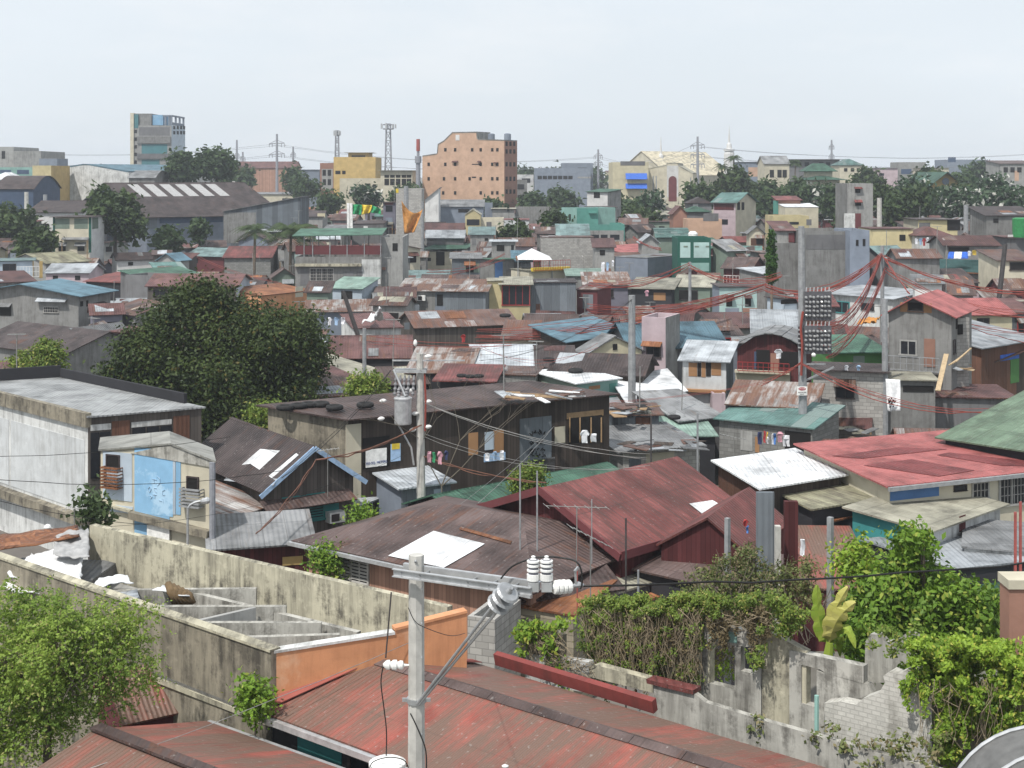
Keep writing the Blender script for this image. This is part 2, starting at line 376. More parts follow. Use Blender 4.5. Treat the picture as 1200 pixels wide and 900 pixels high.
def house(label, S, z, D, roof='shed', rise=.8, rm='rust', wm='conc', wins='', name='house', cat='house', ov=.3, sw=None, base=0., grp=None,
          yd=None, th=.07, ridge=None, see=.42, rw=None, ovs=None, vis=None, vb=None):
    a, b, c, d = S
    if yd:
        yl, yr = yd if isinstance(yd, tuple) else (yd, yd)
        L = PD(a, b, yl); Rr = PD(c, d, yr); Rr.z = L.z; z = L.z
    else:
        L, Rr = P(a, b, z), P(c, d, z)
    e = Rr - L; e.z = 0; W = e.length; e.normalize()
    if isinstance(D, tuple):
        B = P(D[0], D[1], z) - L; B.z = 0; Dp = B.length; dv = B.normalized()
    else:
        dv = Vector((-e.y, e.x, 0)); Dp = D
        if dv.y < 0: dv = -dv
    O = Vector((L.x, L.y, 0))
    q = House(); q.O, q.e, q.d, q.W, q.D, q.z = O, e, dv, W, Dp, z
    ovs = ov if ovs is None else ovs
    def pt(u, v, h): return O + e*u + dv*v + Z*h
    def hh(u, v):
        if roof == 'shed': return z + rise*v/Dp
        if roof == 'side': return z + rise*u/W
        if roof == 'gable': return z + rise*(1 - abs(v - Dp/2)/(Dp/2))
        if roof == 'gablef': return z + rise*(1 - abs(u - W*q.rp)/(W*q.rp if u < W*q.rp else W*(1-q.rp)))
        return z
    q.rp = ridge or .5
    q.pt, q.h = pt, hh; q.n = Vector((e.y, -e.x, 0)); q.n = q.n if q.n.dot(dv) < 0 else -q.n
    t = thing(name, label, cat, Vector((O + e*W/2 + dv*Dp/2)) + Z*base, grp); q.t = t
    rb = MB(); x0, x1, y0, y1 = -ovs, W + ovs, -ov, Dp + ov
    LIFT = th + .01
    jt = .06 if (L.y > 58 and L.y < 260 and rm not in ('conc', 'wht', 'pink', 'blu', 'green')) else 0
    def panel(cs): rb.slab([pt(u + RN.uniform(-jt, jt), v + RN.uniform(-jt, jt)*1.5, hgt + LIFT + RN.uniform(0, jt)) for u, v, hgt in cs], th)
    if roof in ('shed', 'side', 'flat'):
        panel([(u, v, hh(u, v)) for u, v in ((x0, y0), (x1, y0), (x1, y1), (x0, y1))])
    elif roof == 'gable':
        m = Dp/2; lo = z - rise*ov/m
        panel([(x0, y0, lo), (x1, y0, lo), (x1, m, z+rise), (x0, m, z+rise)])
        panel([(x0, m, z+rise), (x1, m, z+rise), (x1, y1, lo), (x0, y1, lo)])
    elif roof == 'gablef':
        m = W*q.rp; l1 = z - rise*ovs/m; l2 = z - rise*ovs/(W-m)
        panel([(x0, y0, l1), (m, y0, z+rise), (m, y1, z+rise), (x0, y1, l1)])
        panel([(m, y0, z+rise), (x1, y0, l2), (x1, y1, l2), (m, y1, z+rise)])
    elif roof == 'hip':
        if W >= Dp:
            k = Dp/2*.8
            A, B = (k, Dp/2, z+rise), (W-k, Dp/2, z+rise)
        else:
            k = W/2*.8
            A, B = (W/2, k, z+rise), (W/2, Dp-k, z+rise)
        c0, c1, c2, c3 = (x0, y0, z), (x1, y0, z), (x1, y1, z), (x0, y1, z)
        if W >= Dp: ps = [[c0, c1, B, A], [c1, c2, B], [c2, c3, A, B], [c3, c0, A]]
        else: ps = [[c0, c1, A], [c1, c2, B, A], [c2, c3, B], [c3, c0, A, B]]
        for p_ in ps: panel(p_)
    elif roof in ('vault', 'vaultd'):
        n = 9
        for k in range(n):
            t0, t1 = k/n, (k+1)/n; h0, h1 = z + rise*math.sin(math.pi*t0), z + rise*math.sin(math.pi*t1)
            if roof == 'vault':
                u0, u1 = x0 + (x1-x0)*t0, x0 + (x1-x0)*t1
                panel([(u0, y0, h0), (u1, y0, h1), (u1, y1, h1), (u0, y1, h0)])
            else:
                v0, v1 = y0 + (y1-y0)*t0, y0 + (y1-y0)*t1
                panel([(x0, v0, h0), (x1, v0, h0), (x1, v1, h1), (x0, v1, h1)])
    elif roof == 'para':
        pw = .16
        rb.slab([pt(u, v, z-.45) for u, v in ((0.02, .02), (W-.02, .02), (W-.02, Dp-.02), (.02, Dp-.02))], .12)
    # walls
    wb = MB(); sb = MB()
    def wall(mb, uvh): mb.poly([pt(*x) for x in uvh])
    def prof(side):
        if side == 'f': v = 0; pts = [(0, v), (W, v)]
        elif side == 'r': pts = [(W, 0), (W, Dp)]
        elif side == 'b': pts = [(W, Dp), (0, Dp)]
        else: pts = [(0, Dp), (0, 0)]
        (u0, v0), (u1, v1) = pts
        top = [(u1, v1, hh(u1, v1))]
        if roof == 'gablef' and side in 'fb': top.append((W*q.rp, v0, z+rise))
        if roof == 'gable' and side in 'rl': top.append((u0, Dp/2, z+rise))
        if roof == 'vault' and side in 'fb':
            for k in range(1, 9):
                tt = k/9; uu = u1 + (u0-u1)*tt; top.append((uu, v0, z + rise*math.sin(math.pi*tt)*.985))
        if roof == 'vaultd' and side in 'rl':
            for k in range(1, 9):
                tt = k/9; vv = v1 + (v0-v1)*tt; top.append((u0, vv, z + rise*math.sin(math.pi*tt)*.985))
        top.append((u0, v0, hh(u0, v0)))
        return [(u0, v0, base), (u1, v1, base)] + top
    side = [MB(), MB(), MB()]
    for s_ in 'frbl': wall({'r': side[0], 'l': side[1], 'b': side[2]}.get(s_, wb) if sw else wb, prof(s_))
    if roof == 'para':
        iw = .14
        ins = [(iw, iw), (W-iw, iw), (W-iw, Dp-iw), (iw, Dp-iw)]; out = [(0, 0), (W, 0), (W, Dp), (0, Dp)]
        for k in range(4):
            j = (k+1) % 4
            wb.poly([pt(*out[k], z), pt(*out[j], z), pt(*ins[j], z), pt(*ins[k], z)])
            wb.poly([pt(*ins[k], z), pt(*ins[j], z), pt(*ins[j], z-.44), pt(*ins[k], z-.44)])
    q.roof = part('roof', rb, M('r.' + rm), t)
    q.wall = part('wall', wb, M('w.' + wm), t)
    if sw: part('side_wall', side[0], M('w.' + sw), t); part('side_wall', side[1], M('w.' + sw), t); part('wall', side[2], M('w.' + wm), t)
    for w in (wins.split(';') if wins else []): opening(q, w.strip())
    FOOT.append([(p.x, p.y) for p in (pt(0, 0, 0), pt(W, 0, 0), pt(W, Dp, 0), pt(0, Dp, 0))])
    if see and not vis:
        pr = [PX(pt(u, v, hh(u, v) + (rise if roof in ('hip', 'vault', 'vaultd') and False else 0))) for u in (0, W) for v in (0, Dp)]
        if roof in ('gable', 'gablef', 'hip'): pr.append(PX(pt(W/2, Dp/2, z+rise)))
        pr.append(PX(pt(W/2, 0, base + (z-base)*(1-see))))
        vis = (min(p[0] for p in pr), min(p[1] for p in pr), max(p[0] for p in pr), max(p[1] for p in pr))
    if vis and yd: vis = (vis[0], vis[1], vis[2], vb or min(vis[3], vis[1] + max(18, .5*(vis[2]-vis[0]))))
    if vis: mx_ = (vis[2]-vis[0])*.16; SEE.append((O.y, vis[0] + mx_, vis[1] + 1.5, vis[2] - mx_, vis[3]))
    q.label = label; q.px = PX(pt(W/2, Dp/2, z)); HOUSES.append(q)
    return q
def face_frame(q, face):
    if face == 'f': return Vector(q.O), q.e, -q.d
    if face == 'r': return q.O + q.e*q.W, q.d, q.e
    if face == 'l': return Vector(q.O), q.d, -q.e
def opening(q, w):
    """'f:kind[:material],x0,y0,x1,y1' - an opening on a wall, its corners read off in photo pixels"""
    head, x0, y0, x1, y1 = w.split(','); x0, y0, x1, y1 = map(float, (x0, y0, x1, y1))
    hs = head.split(':'); face = hs[0]; kind = hs[1] if len(hs) > 1 else 'd'; mat = hs[2] if len(hs) > 2 else None
    o, e, n = face_frame(q, face)
    pn = Vector((e.y, -e.x, 0))
    if pn.dot(n) < 0: pn = -pn
    xm, ym = (x0+x1)/2, (y0+y1)/2
    A = ray_plane(x0, ym, o, pn); B = ray_plane(x1, ym, o, pn); T = ray_plane(xm, y0, o, pn); Bo = ray_plane(xm, y1, o, pn)
    u0, u1 = sorted(((A-o).dot(e), (B-o).dot(e))); z0, z1 = Bo.z, T.z
    big = max(x1-x0, y1-y0) > 13
    pane_fill(q.t, o, e, pn, u0, u1, z0, z1, kind, mat, big)
def pane_fill(root, o, e, n, u0, u1, z0, z1, kind='d', mat=None, big=True):
    w, h = u1-u0, z1-z0
    def at(u, zz, out=0.): return Vector((o.x, o.y, 0)) + e*u + Z*zz + n*out
    def blk(mb, ua, ub, za, zb, o0, o1):
        mb.box(at((ua+ub)/2, (za+zb)/2, (o0+o1)/2), e*(ub-ua)/2, Z*(zb-za)/2, n*(o1-o0)/2)
    if mat and mat not in PLAINS and '.' not in mat: mat = 'w.' + mat
    if kind == 'l':
        b = MB(); blk(b, u0, u1, z0, z1, 0, .042); part('window', b, M(mat or 'glass'), root); return
    if kind == 'P':                                     # painted or sheeted panel on the wall
        b = MB(); blk(b, u0, u1, z0, z1, 0, .025); part('wall_panel', b, M(mat), root); return
    if kind == 'n':                                     # awning, sloping out
        b = MB(); out = max(.5, min(1.1, h*1.3))
        b.slab([at(u0, z1), at(u1, z1), at(u1, z0, out), at(u0, z0, out)], .05)
        part('awning', b, M(mat or 'r.rust'), root); return
    if kind == 's':                                     # flat ledge
        b = MB(); blk(b, u0, u1, z0, z1, 0, .45); part('ledge', b, M(mat or 'w.conc'), root); return
    if kind == 'o':
        b = MB(); blk(b, u0, u1, z0, z1, 0, .04); part('door', b, M(mat or 'w.wood'), root); return
    if kind == 'A':                                     # air conditioner box with a louvred face
        b = MB(); blk(b, u0, u1, z0, z1, 0, .45); p_ = part('air_conditioner', b, M('wpaint'), root)
        g = MB(); blk(g, u0+w*.1, u0+w*.62, z0+h*.14, z1-h*.14, .45, .462)
        part('grille', g, M('dframe'), p_); return
    if kind == 'c':                                     # slatted box cage
        b = MB(); n_ = max(4, int(h/.12))
        for k in range(n_ + 1):
            zz = z0 + h*k/n_; b.bar(at(u0, zz, .32), at(u1, zz, .32), .05, .07); b.bar(at(u0, zz, 0), at(u0, zz, .32), .04); b.bar(at(u1, zz, 0), at(u1, zz, .32), .04)
        b.slab([at(u0, z0, 0), at(u1, z0, 0), at(u1, z0, .32), at(u0, z0, .32)], .03); part('window_cage', b, M(mat or 'iron'), root); return
    if kind == 'b':                                     # railing standing off the wall
        b = MB(); nb = max(3, int(w/.35))
        for k in range(nb+1):
            u = u0 + w*k/nb; b.bar(at(u, z0, .6), at(u, z1, .6), .035)
        b.bar(at(u0, z1, .6), at(u1, z1, .6), .05); b.bar(at(u0, z0, .6), at(u1, z0, .6), .05); b.bar(at(u0, (z0+z1)/2, .6), at(u1, (z0+z1)/2, .6), .03)
        part('railing', b, M(mat or 'iron'), root); return
    fm = M(mat) if (mat and kind != 'd') else M('frame' if kind in 'gjw' else 'dframe')
    if mat and kind == 'd': fm = M(mat)
    fw = min(.09, w*.12, h*.12)
    if not big:
        f = MB(); blk(f, u0, u1, z0, z1, 0, .045); wn = part('window', f, M('hole' if kind != 'l' else mat), root)
        return
    f = MB()
    blk(f, u0-fw, u1+fw, z1, z1+fw, 0, .06); blk(f, u0-fw*1.6, u1+fw*1.6, z0-fw, z0, 0, .1)
    blk(f, u0-fw, u0, z0, z1, 0, .06); blk(f, u1, u1+fw, z0, z1, 0, .06)
    if kind in 'dgjw' and w > .7:
        for k in range(1, max(2, round(w/.7))):
            u = u0 + w*k/max(2, round(w/.7)); blk(f, u-fw*.3, u+fw*.3, z0, z1, .011, .05)
    if kind == 'g':
        nb = max(3, int(w/.16))
        for k in range(1, nb):
            u = u0 + w*k/nb; blk(f, u-.012, u+.012, z0, z1, .011, .075)
        nr = max(2, int(h/.3))
        for k in range(1, nr):
            zz = z0 + h*k/nr; blk(f, u0, u1, zz-.012, zz+.012, .011, .07)
    wn = part('window', f, fm, root)
    p_ = MB(); blk(p_, u0, u1, z0, z1, 0, .034)
    part('pane', p_, M('hole' if kind == 'h' else 'glass'), wn)
    if kind in 'jt':
        s = MB(); ns = max(4, int(h/.11))
        for k in range(ns):
            zz = z0 + h*(k+.5)/ns
            s.box(at((u0+u1)/2, zz, .035), e*(w/2), (Z*.045 - n*.025), n*.006 + Z*.006)
        part('slat', s, M(mat or 'frame'), wn)
def cable(name, label, p0, p1, sag, r, mat, group=None, cat='cable', n=14, mids=None):
    mb = MB(); pts = []
    for k in range(n+1):
        t = k/n; p = Vector(p0).lerp(Vector(p1), t); p.z -= sag*4*t*(1-t); p += Vector((RN.gauss(0, 1), RN.gauss(0, 1), RN.gauss(0, 1)))*(r*.9 if 0 < k < n else 0); pts.append(p)
    mb.tube(pts, r, 5); mb.smooth = True
    return solo(name, label, cat, mb, M(mat), group)
def post(name, label, px, ptop, yd, r, mat, cat='pole', group=None, n=8, r1=None, base=0., lean=0.):
    top = PD(px, ptop, yd); mb = MB()
    mb.tube([Vector((top.x + lean, top.y, base)), top], [r1 or r*1.25, r], n)
    return solo(name, label, cat, mb, M(mat), group)
# ------------------------------------------------------------------ plants
def leaves_mesh(name, pts, size, mat, off, rng, fold=.25, upbias=.6, long=1.7, nrm=None):
    n = len(pts); pts = np.asarray(pts, 'f')
    d = rng.normal(size=(n, 3)); d[:, 2] += upbias
    if nrm is not None: d += nrm*1.1
    d /= np.linalg.norm(d, axis=1)[:, None]
    a = rng.normal(size=(n, 3)); a -= d*(a*d).sum(1)[:, None]; a /= np.linalg.norm(a, axis=1)[:, None]
    b = np.cross(d, a)
    s = (size*rng.uniform(.6, 1.35, n))[:, None]
    v = np.empty((n, 4, 3), 'f')
    v[:, 0] = pts - a*s*.5*long; v[:, 2] = pts + a*s*.5*long
    v[:, 1] = pts + b*s*.42 + d*s*fold*.5; v[:, 3] = pts - b*s*.42 + d*s*fold*.5
    v -= np.array(off, 'f')
    me = bpy.data.meshes.new(name)
    me.vertices.add(n*4); me.vertices.foreach_set('co', v.reshape(-1))
    me.loops.add(n*4); me.loops.foreach_set('vertex_index', np.arange(n*4, dtype='i'))
    me.polygons.add(n); me.polygons.foreach_set('loop_start', np.arange(0, n*4, 4, dtype='i'))
    me.polygons.foreach_set('loop_total', np.full(n, 4, 'i'))
    me.update(calc_edges=True); me.validate(); me.materials.append(mat)
    return me
def leaf_part(name, pts, size, mat, parent, rng, **kw):
    off = rootloc(parent)
    o = bpy.data.objects.new(name, leaves_mesh(name, pts, size, M('l.' + mat), off, rng, **kw))
    COL.objects.link(o); o.parent = parent; return o
def tree(label, x0, y0, x1, y1, yd, mat, nl, size, lobes=9, name='tree', clump=7, cr=2.2, seed=1, depth=.8, group=None, trunk=.35, shape=None, zmin=None, cat='tree', see=True, up=.6, sub=2, spray=0., lsc=.88):
    rng = np.random.default_rng(seed)
    A = PD(x0, y1, yd); B = PD(x1, y0, yd)
    c = np.array([(A.x+B.x)/2, yd, (A.z+B.z)/2]); hx, hz = (B.x-A.x)/2, (B.z-A.z)/2; hy = hx*depth
    t = thing(name, label, cat, Vector((c[0], yd, 0)), group)
    L = []
    if shape:                                       # lobes given as (fx, fy from bottom, fr) in the picture box
        for fx, fz, fr in shape:
            for q in range(2):
                L.append((c + np.array([(fx*2-1)*hx, rng.uniform(-.55, .55)*hy, (fz*2-1)*hz]), fr*hx*2*lsc*rng.uniform(.8, 1.05)))
    else:
        for k in range(lobes):
            th = rng.uniform(0, 6.283); rr = math.sqrt(rng.uniform(0, 1))*.62; zz = rng.uniform(-.55, .62)
            sh = math.sqrt(max(.1, 1 - zz*zz*.8))
            L.append((c + np.array([math.cos(th)*rr*hx*sh, math.sin(th)*rr*hy*sh, zz*hz]), rng.uniform(.34, .5)*min(hx, hz*1.2)))
    for p_, r_ in list(L):
        for q in range(sub):
            dd = rng.normal(size=3); dd[2] += .35; dd /= np.linalg.norm(dd); L.append((p_ + dd*r_*.85, r_*rng.uniform(.28, .5)))
    w = np.array([r**2 for _, r in L]); w /= w.sum()
    nc = max(1, nl // clump); idx = rng.choice(len(L), nc, p=w)
    C = np.array([L[i][0] for i in idx]); Rr = np.array([L[i][1] for i in idx])
    d = rng.normal(size=(nc, 3)); d[:, 2] += .25; d /= np.linalg.norm(d, axis=1)[:, None]
    cp = C + d*(Rr*rng.uniform(.55, 1.08, nc)**.7)[:, None]*np.array([1, 1, .9])
    if spray:
        sd = d*.7 + rng.normal(size=(nc, 3))*.75; sd[:, 2] += .12; sd /= np.linalg.norm(sd, axis=1)[:, None]
        tt = np.tile(np.linspace(0, 1, clump), nc); LL = np.repeat(rng.uniform(.6, 1.3, nc)*spray, clump)
        pts = np.repeat(cp, clump, 0) + np.repeat(sd, clump, 0)*(tt*LL)[:, None] + rng.normal(size=(nc*clump, 3))*size*.55; pts[:, 2] -= tt*tt*LL*.22
    else: pts = np.repeat(cp, clump, 0) + rng.normal(size=(nc*clump, 3))*size*cr*.5
    nn = np.repeat(d, clump, 0)
    pts[:, 2] = np.maximum(pts[:, 2], .15 if zmin is None else zmin)
    leaf_part('crown', pts, size, mat, t, rng, nrm=nn, upbias=up)
    tb = MB(); base = Vector((c[0], yd, 0)); mid = Vector((c[0] + hx*.05, yd, max(.6, c[2] - hz*.35)))
    tb.tube([base, base.lerp(mid, .5) + Vector((hx*.03, 0, 0)), mid], [trunk, trunk*.8, trunk*.65], 8)
    for k in range(min(len(L), 9)):
        p = Vector(L[k][0]); tb.tube([mid, mid.lerp(p, .5) + Vector((0, 0, hz*.08)), p], [trunk*.45, trunk*.28, trunk*.1], 5)
    tb.smooth = True
    part('trunk', tb, M('bark'), t)
    if see: SEE.append((yd, x0 + 4, y0 + 4, x1 - 4, y1 - 4))
    FOOT.append([(c[0]-.8, yd-.8), (c[0]+.8, yd-.8), (c[0]+.8, yd+.8), (c[0]-.8, yd+.8)])
    return t
def palm(label, px, ptop, yd, spread, group=None, seed=3, base=0., nf=24):
    rng = random.Random(seed); top = PD(px, ptop, yd); Rf = spread*yd/F/2
    top.z -= Rf*.35
    t = thing('palm_tree', label, 'palm tree', Vector((top.x, top.y, base)), group)
    tb = MB(); tb.tube([Vector((top.x - .3, top.y, base)), Vector((top.x - .1, top.y, (base+top.z)/2)), top], [.24, .19, .15], 7); tb.smooth = True
    part('trunk', tb, M('bark'), t)
    fb = MB()
    for k in range(nf):
        a = 2*math.pi*k/nf + rng.uniform(-.2, .2); el = rng.uniform(-.35, 1.35); Lr = Rf*rng.uniform(.85, 1.15)
        hd = Vector((math.cos(a), math.sin(a), 0)); sd = Vector((-hd.y, hd.x, 0)); prev = None
        for j in range(9):
            s = j/8; p = top + hd*(Lr*s*math.cos(el*.75)) + Z*(Lr*(math.sin(el)*s*.95 - s*s*(.45 + .35*el)))
            if prev is not None:
                wv = Lr*.25*(math.sin(math.pi*min(1, s*.9+.1))**.6)
                for sg in (-1, 1):
                    for hlf in (0., .5):
                        q0 = prev.lerp(p, hlf); q1 = prev.lerp(p, hlf + .36)
                        tip = q0.lerp(q1, .5) + sd*sg*wv + hd*wv*.5 - Z*wv*.45
                        fb.poly([q0, q1, tip])
                fb.bar(prev, p, .03)
            prev = p
    part('fronds', fb, M('l.palm'), t)
    return t
h = house
def facade(label, S, yd, D, prof, wm, wins='', sw=None, rm='conc', name='building', cat='building', base=0., grp=None):
    a, b, c, d = S; yl, yr = yd if isinstance(yd, tuple) else (yd, yd)
    L, Rr = PD(a, b, yl), PD(c, d, yr); L.z = Rr.z = 0
    e = (Rr - L); W = e.length; e.normalize(); dv = Vector((-e.y, e.x, 0)); pn = -dv
    q = House(); q.O, q.e, q.d, q.W, q.D = L, e, dv, W, D
    pr = []
    for px, py in prof:
        p = ray_plane(px, py, L, pn); pr.append(((p - L).dot(e), p.z))
    t = thing(name, label, cat, L + e*W/2 + dv*D/2 + Z*base, grp); q.t = t
    wb, sb, rb = MB(), MB(), MB()
    def pt(u, v, z): return L + e*u + dv*v + Z*z
    fr = [(0, base), (W, base)] + pr[::-1]
    wb.poly([pt(u, 0, z) for u, z in fr]); wb.poly([pt(u, D, z) for u, z in fr][::-1])
    tgt = sb if sw else wb
    tgt.poly([pt(W, 0, base), pt(W, D, base), pt(W, D, pr[-1][1]), pt(W, 0, pr[-1][1])])
    tgt.poly([pt(0, D, base), pt(0, 0, base), pt(0, 0, pr[0][1]), pt(0, D, pr[0][1])])
    for (u0, z0), (u1, z1) in zip(pr, pr[1:]):
        if abs(u1-u0) < .05: wb.poly([pt(u0, 0, z0), pt(u1, 0, z1), pt(u1, D, z1), pt(u0, D, z0)])
        else: rb.slab([pt(u0, -.05, z0+.25), pt(u1, -.05, z1+.25), pt(u1, D+.05, z1+.25), pt(u0, D+.05, z0+.25)], .24)
    part('roof', rb, M('r.' + rm), t); q.wall = part('wall', wb, M('w.' + wm), t)
    if sw: part('side_wall', sb, M('w.' + sw), t)
    for w in (wins.split(';') if wins else []): opening(q, w.strip())
    FOOT.append([(p.x, p.y) for p in (pt(0, 0, 0), pt(W, 0, 0), pt(W, D, 0), pt(0, D, 0))])
    xs = [p[0] for p in prof]; ys = [p[1] for p in prof]
    SEE.append((L.y, min(xs), min(ys), max(xs), min(ys) + 25)); q.label = label; q.px = ((a+c)/2, min(ys)); HOUSES.append(q); q.z = max(z for _, z in pr); q.pt = pt
    return q
def grid(xs, ys, w, hh, face='f', kind='d'): return ';'.join(f'{face}:{kind},{x},{y},{x+w},{y+hh}' for y in ys for x in xs)

# ---- skyline, left to right
q = h('tall unfinished concrete tower with teal glass bands and blue roof frames, highest on the skyline', (157, 147, 201, 147), 0, 17.5, 'para', .1, 'conc', 'lconc',
  'f:P:tglass,166,169,196,180;f:P:tglass,166,187,187,198;f:P:lconc,188,189,196,197;' + grid([157.5], [152, 161, 170, 179, 188], 3, 4) + ';f:s,161,160,200,168;f:s:w.dconc,161,180,200,186;f:P:dconc,163,149,199,159;' +
  grid([203, 207, 211, 214.5], [147.5, 153.5], 2.4, 4, 'r'), name='tower_block', cat='tower', yd=420, sw='lblue', ov=0)
b = MB(); y0 = 420
def fz(py): return H - (py - HY)*y0/F
def fx(px): return (px - CX)*y0/F
b.abox(fx(153), fx(157), 419.6, 432, 0, fz(132.5)); part('stair_shaft', b, M('w.pcream'), q.t)
b = MB(); b.abox(fx(157), fx(177), 420.5, 432, fz(147), fz(133)); part('penthouse', b, M('w.conc'), q.t)
b = MB(); b.abox(fx(156.5), fx(162), 419.9, 421, fz(150), fz(134)); part('glass_strip', b, M('w.tglass'), q.t)
b = MB(); b.abox(fx(177.5), fx(190), 421, 432, fz(146.5), fz(134.5)); part('blue_panel', b, M('w.sky'), q.t)
b = MB(); xr = fx(201)
for x in (fx(192), fx(196.5), xr - .5): b.abox(x, x + .5, 420.6, 421.2, fz(146.5), fz(136))
for y in (426, 431, 436): b.abox(xr - .5, xr, y, y + .6, fz(146.5), fz(136.4))
b.abox(fx(190), xr, 420.6, 421.2, fz(136.4), fz(134.6)); b.abox(xr - .5, xr, 421.2, 437, fz(136.4), fz(134.6)); b.abox(xr - .4, xr - .1, 421.2, 437, fz(146.5), fz(143))
part('roof_frame', b, M('w.gblue'), q.t)

facade('white warehouse with black streaks down its windowless gable wall', (61, 200, 151, 200), (300, 292), 30, [(61, 199), (97, 193.5), (104, 193.5), (151, 202)], 'dwhite', rm='blu')
h('grey curved roof shed against the streaked white warehouse', (151, 209, 181, 209), 0, 12, 'vaultd', 1.6, 'gry', 'conc', yd=290)
h('tan windowless block beside the streaked white warehouse', (38, 194, 60, 194), 0, 12, 'para', 0, 'conc', 'pyel', yd=285, name='building', cat='building', sw='yel')
h('grey blue water tank house on top of skyline behind the tan block', (46, 186, 67, 186), 0, 8, 'flat', 0, 'gry', 'gblue', yd=330, name='building', cat='building', ov=0)
h('pale teal three storey building at the far left of the skyline', (-22, 196, 48, 190), 0, 20, 'para', 0, 'conc', 'lturq', 'f:l:w.navy,0,199,13,203;f:l:w.navy,20,199,34,204;f:P:lblue,-10,206,34,211', yd=340, name='building', cat='building')
h('pale grey green upper block with rooftop plants at the far left', (-20, 172, 16, 172), 0, 20, 'para', 0, 'conc', 'lconc', 'f,2,177,6,186', yd=375, name='building', cat='building')
h('low pale block with a white tank next to the far left block', (16, 177, 48, 177), 0, 20, 'para', 0, 'conc', 'lconc', yd=372, name='building', cat='building')
h('white hip roofed porch below the pale teal building', (-12, 211, 16, 209), 0, 8, 'hip', 1.6, 'wht', 'lturq', yd=300)
h('dark blue barrel roofed shed left of the tan block', (-5, 222, 39, 222), 0, 16, 'vaultd', 2.6, 'dbrown', 'navy', yd=270)
h('long low dark roof with white wall and one black window at left', (33, 249, 98, 249), 0, 14, 'gable', 1.7, 'dbrown', 'white', 'f:d,44,262,57,270', yd=225)
q = h('cream house with dark green corner posts and green shaded upper windows', (63, 255, 105, 254), 0, 7, 'flat', 0, 'dbrown', 'pcream',
  'f:P:sage,63.5,256,81.5,268;f:P:sage,87,256,103,268;f:P:dgrn,62,254,64.5,300;f:P:dgrn,104,254,107,296;f:d,69,288,77,294;f:n:r.gry,66,284,79,288;f:d,91,288,99,294;f:n:r.gry,88,284,101,288;r:P:sage,108,255,115,268', yd=195, sw='white', ov=.5)
q = h('huge dark roofed warehouse with six pale skylight strips', (172, 253, 328, 250), 0, (85, 250), 'gable', 5.3, 'dbrown', 'gblue', 'f:l:w.navy,187,254,261,261;f:P:tin,172,254,184,268', yd=(230, 244), ov=.8, name='warehouse', cat='warehouse', vis=(100, 212, 262, 285))
b = MB()
for k in range(6):
    u0 = q.W*(.12 + k*.118); u1 = u0 + q.W*.075
    def rz(v): return q.z + 5.3*(1 - abs(v - q.D/2)/(q.D/2)) + .11
    b = MB(); b.slab([q.pt(u0, q.D*.28, rz(q.D*.28)), q.pt(u1, q.D*.28, rz(q.D*.28)), q.pt(u1, q.D*.47, rz(q.D*.47)), q.pt(u0 - q.W*.0, q.D*.47, rz(q.D*.47))], .03)
    part('skylight', b, M('tarp_grey'), q.t)
h('brown roofed wing joined to the right end of the dark warehouse', (262, 245, 312, 236), 0, 26, 'gable', 4.5, 'brown', 'dconc', yd=(262, 275), name='warehouse', cat='warehouse')
h('grey tin walled shed with a low lean-to roof right of the warehouse', (262, 248, 352, 248), 0, 9, 'side', 2.2, 'gry', 'dtin', 'f:P:conc,262,249,300,285', yd=218, vis=(262, 229, 350, 270), name='shed', cat='shed')
h('white gabled hut with brown roof under the tin walled shed', (353, 254, 378, 252), 0, 7, 'gable', 1.0, 'dbrown', 'lconc', 'f:P:cream,372,250,381,255', yd=260)
# skyline houses in the middle
h('pink roofed low terrace on the skyline left of the steel pylon', (276, 197, 345, 199), 0, 15, 'gable', 2.2, 'mar', 'peach', yd=470, name='building', cat='building')
h('long dark blue warehouse on the skyline right of the steel pylon', (338, 199, 374, 198), 0, 20, 'flat', 0, 'blu', 'gblue', yd=450, name='building', cat='building')
h('narrow red and white building with two rows of windows joined to the yellow block', (375, 191, 391, 191), 0, 12, 'para', 0, 'conc', 'brick', 'f:P:lconc,377,198,390,222;f:d,378,199,382,206;f:d,384,199,388,206;f:d,378,210,382,217;f:d,384,210,388,217', yd=345, name='building', cat='building')
q = h('bright yellow block with a stepped roof on the skyline', (391, 184, 440, 184), 0, 16, 'para', 0, 'conc', 'yel', 'f,393,200,399,204;f,401,200,405,204', yd=345, name='building', cat='building', sw='yel')
q = h('yellow roof deck building with a flat cream canopy behind the yellow block', (408, 179, 432, 179), 0, 10, 'flat', 0, 'tan', 'yel', 'f:l:w.dark,412,182,428,187', yd=362, name='building', cat='building', ov=1)
h('white low building with potted plants right of the yellow block', (398, 209, 446, 201), 0, 10, 'para', 0, 'conc', 'pcream', 'f,430,215,434,220;f,437,216,441,220', yd=320, name='building', cat='building')
h('cream building with one row of eight large windows under its roof', (446, 200, 483, 202), 0, 12, 'flat', 0, 'tan', 'pcream', grid([450.5, 457.2, 463.9, 470.6, 476.6], [209.5], 5.4, 7.5) + ';' + grid([450.5, 457.2, 463.9, 470.6, 476.6], [205], 5.4, 3.2), yd=305, name='building', cat='building', ov=.6)
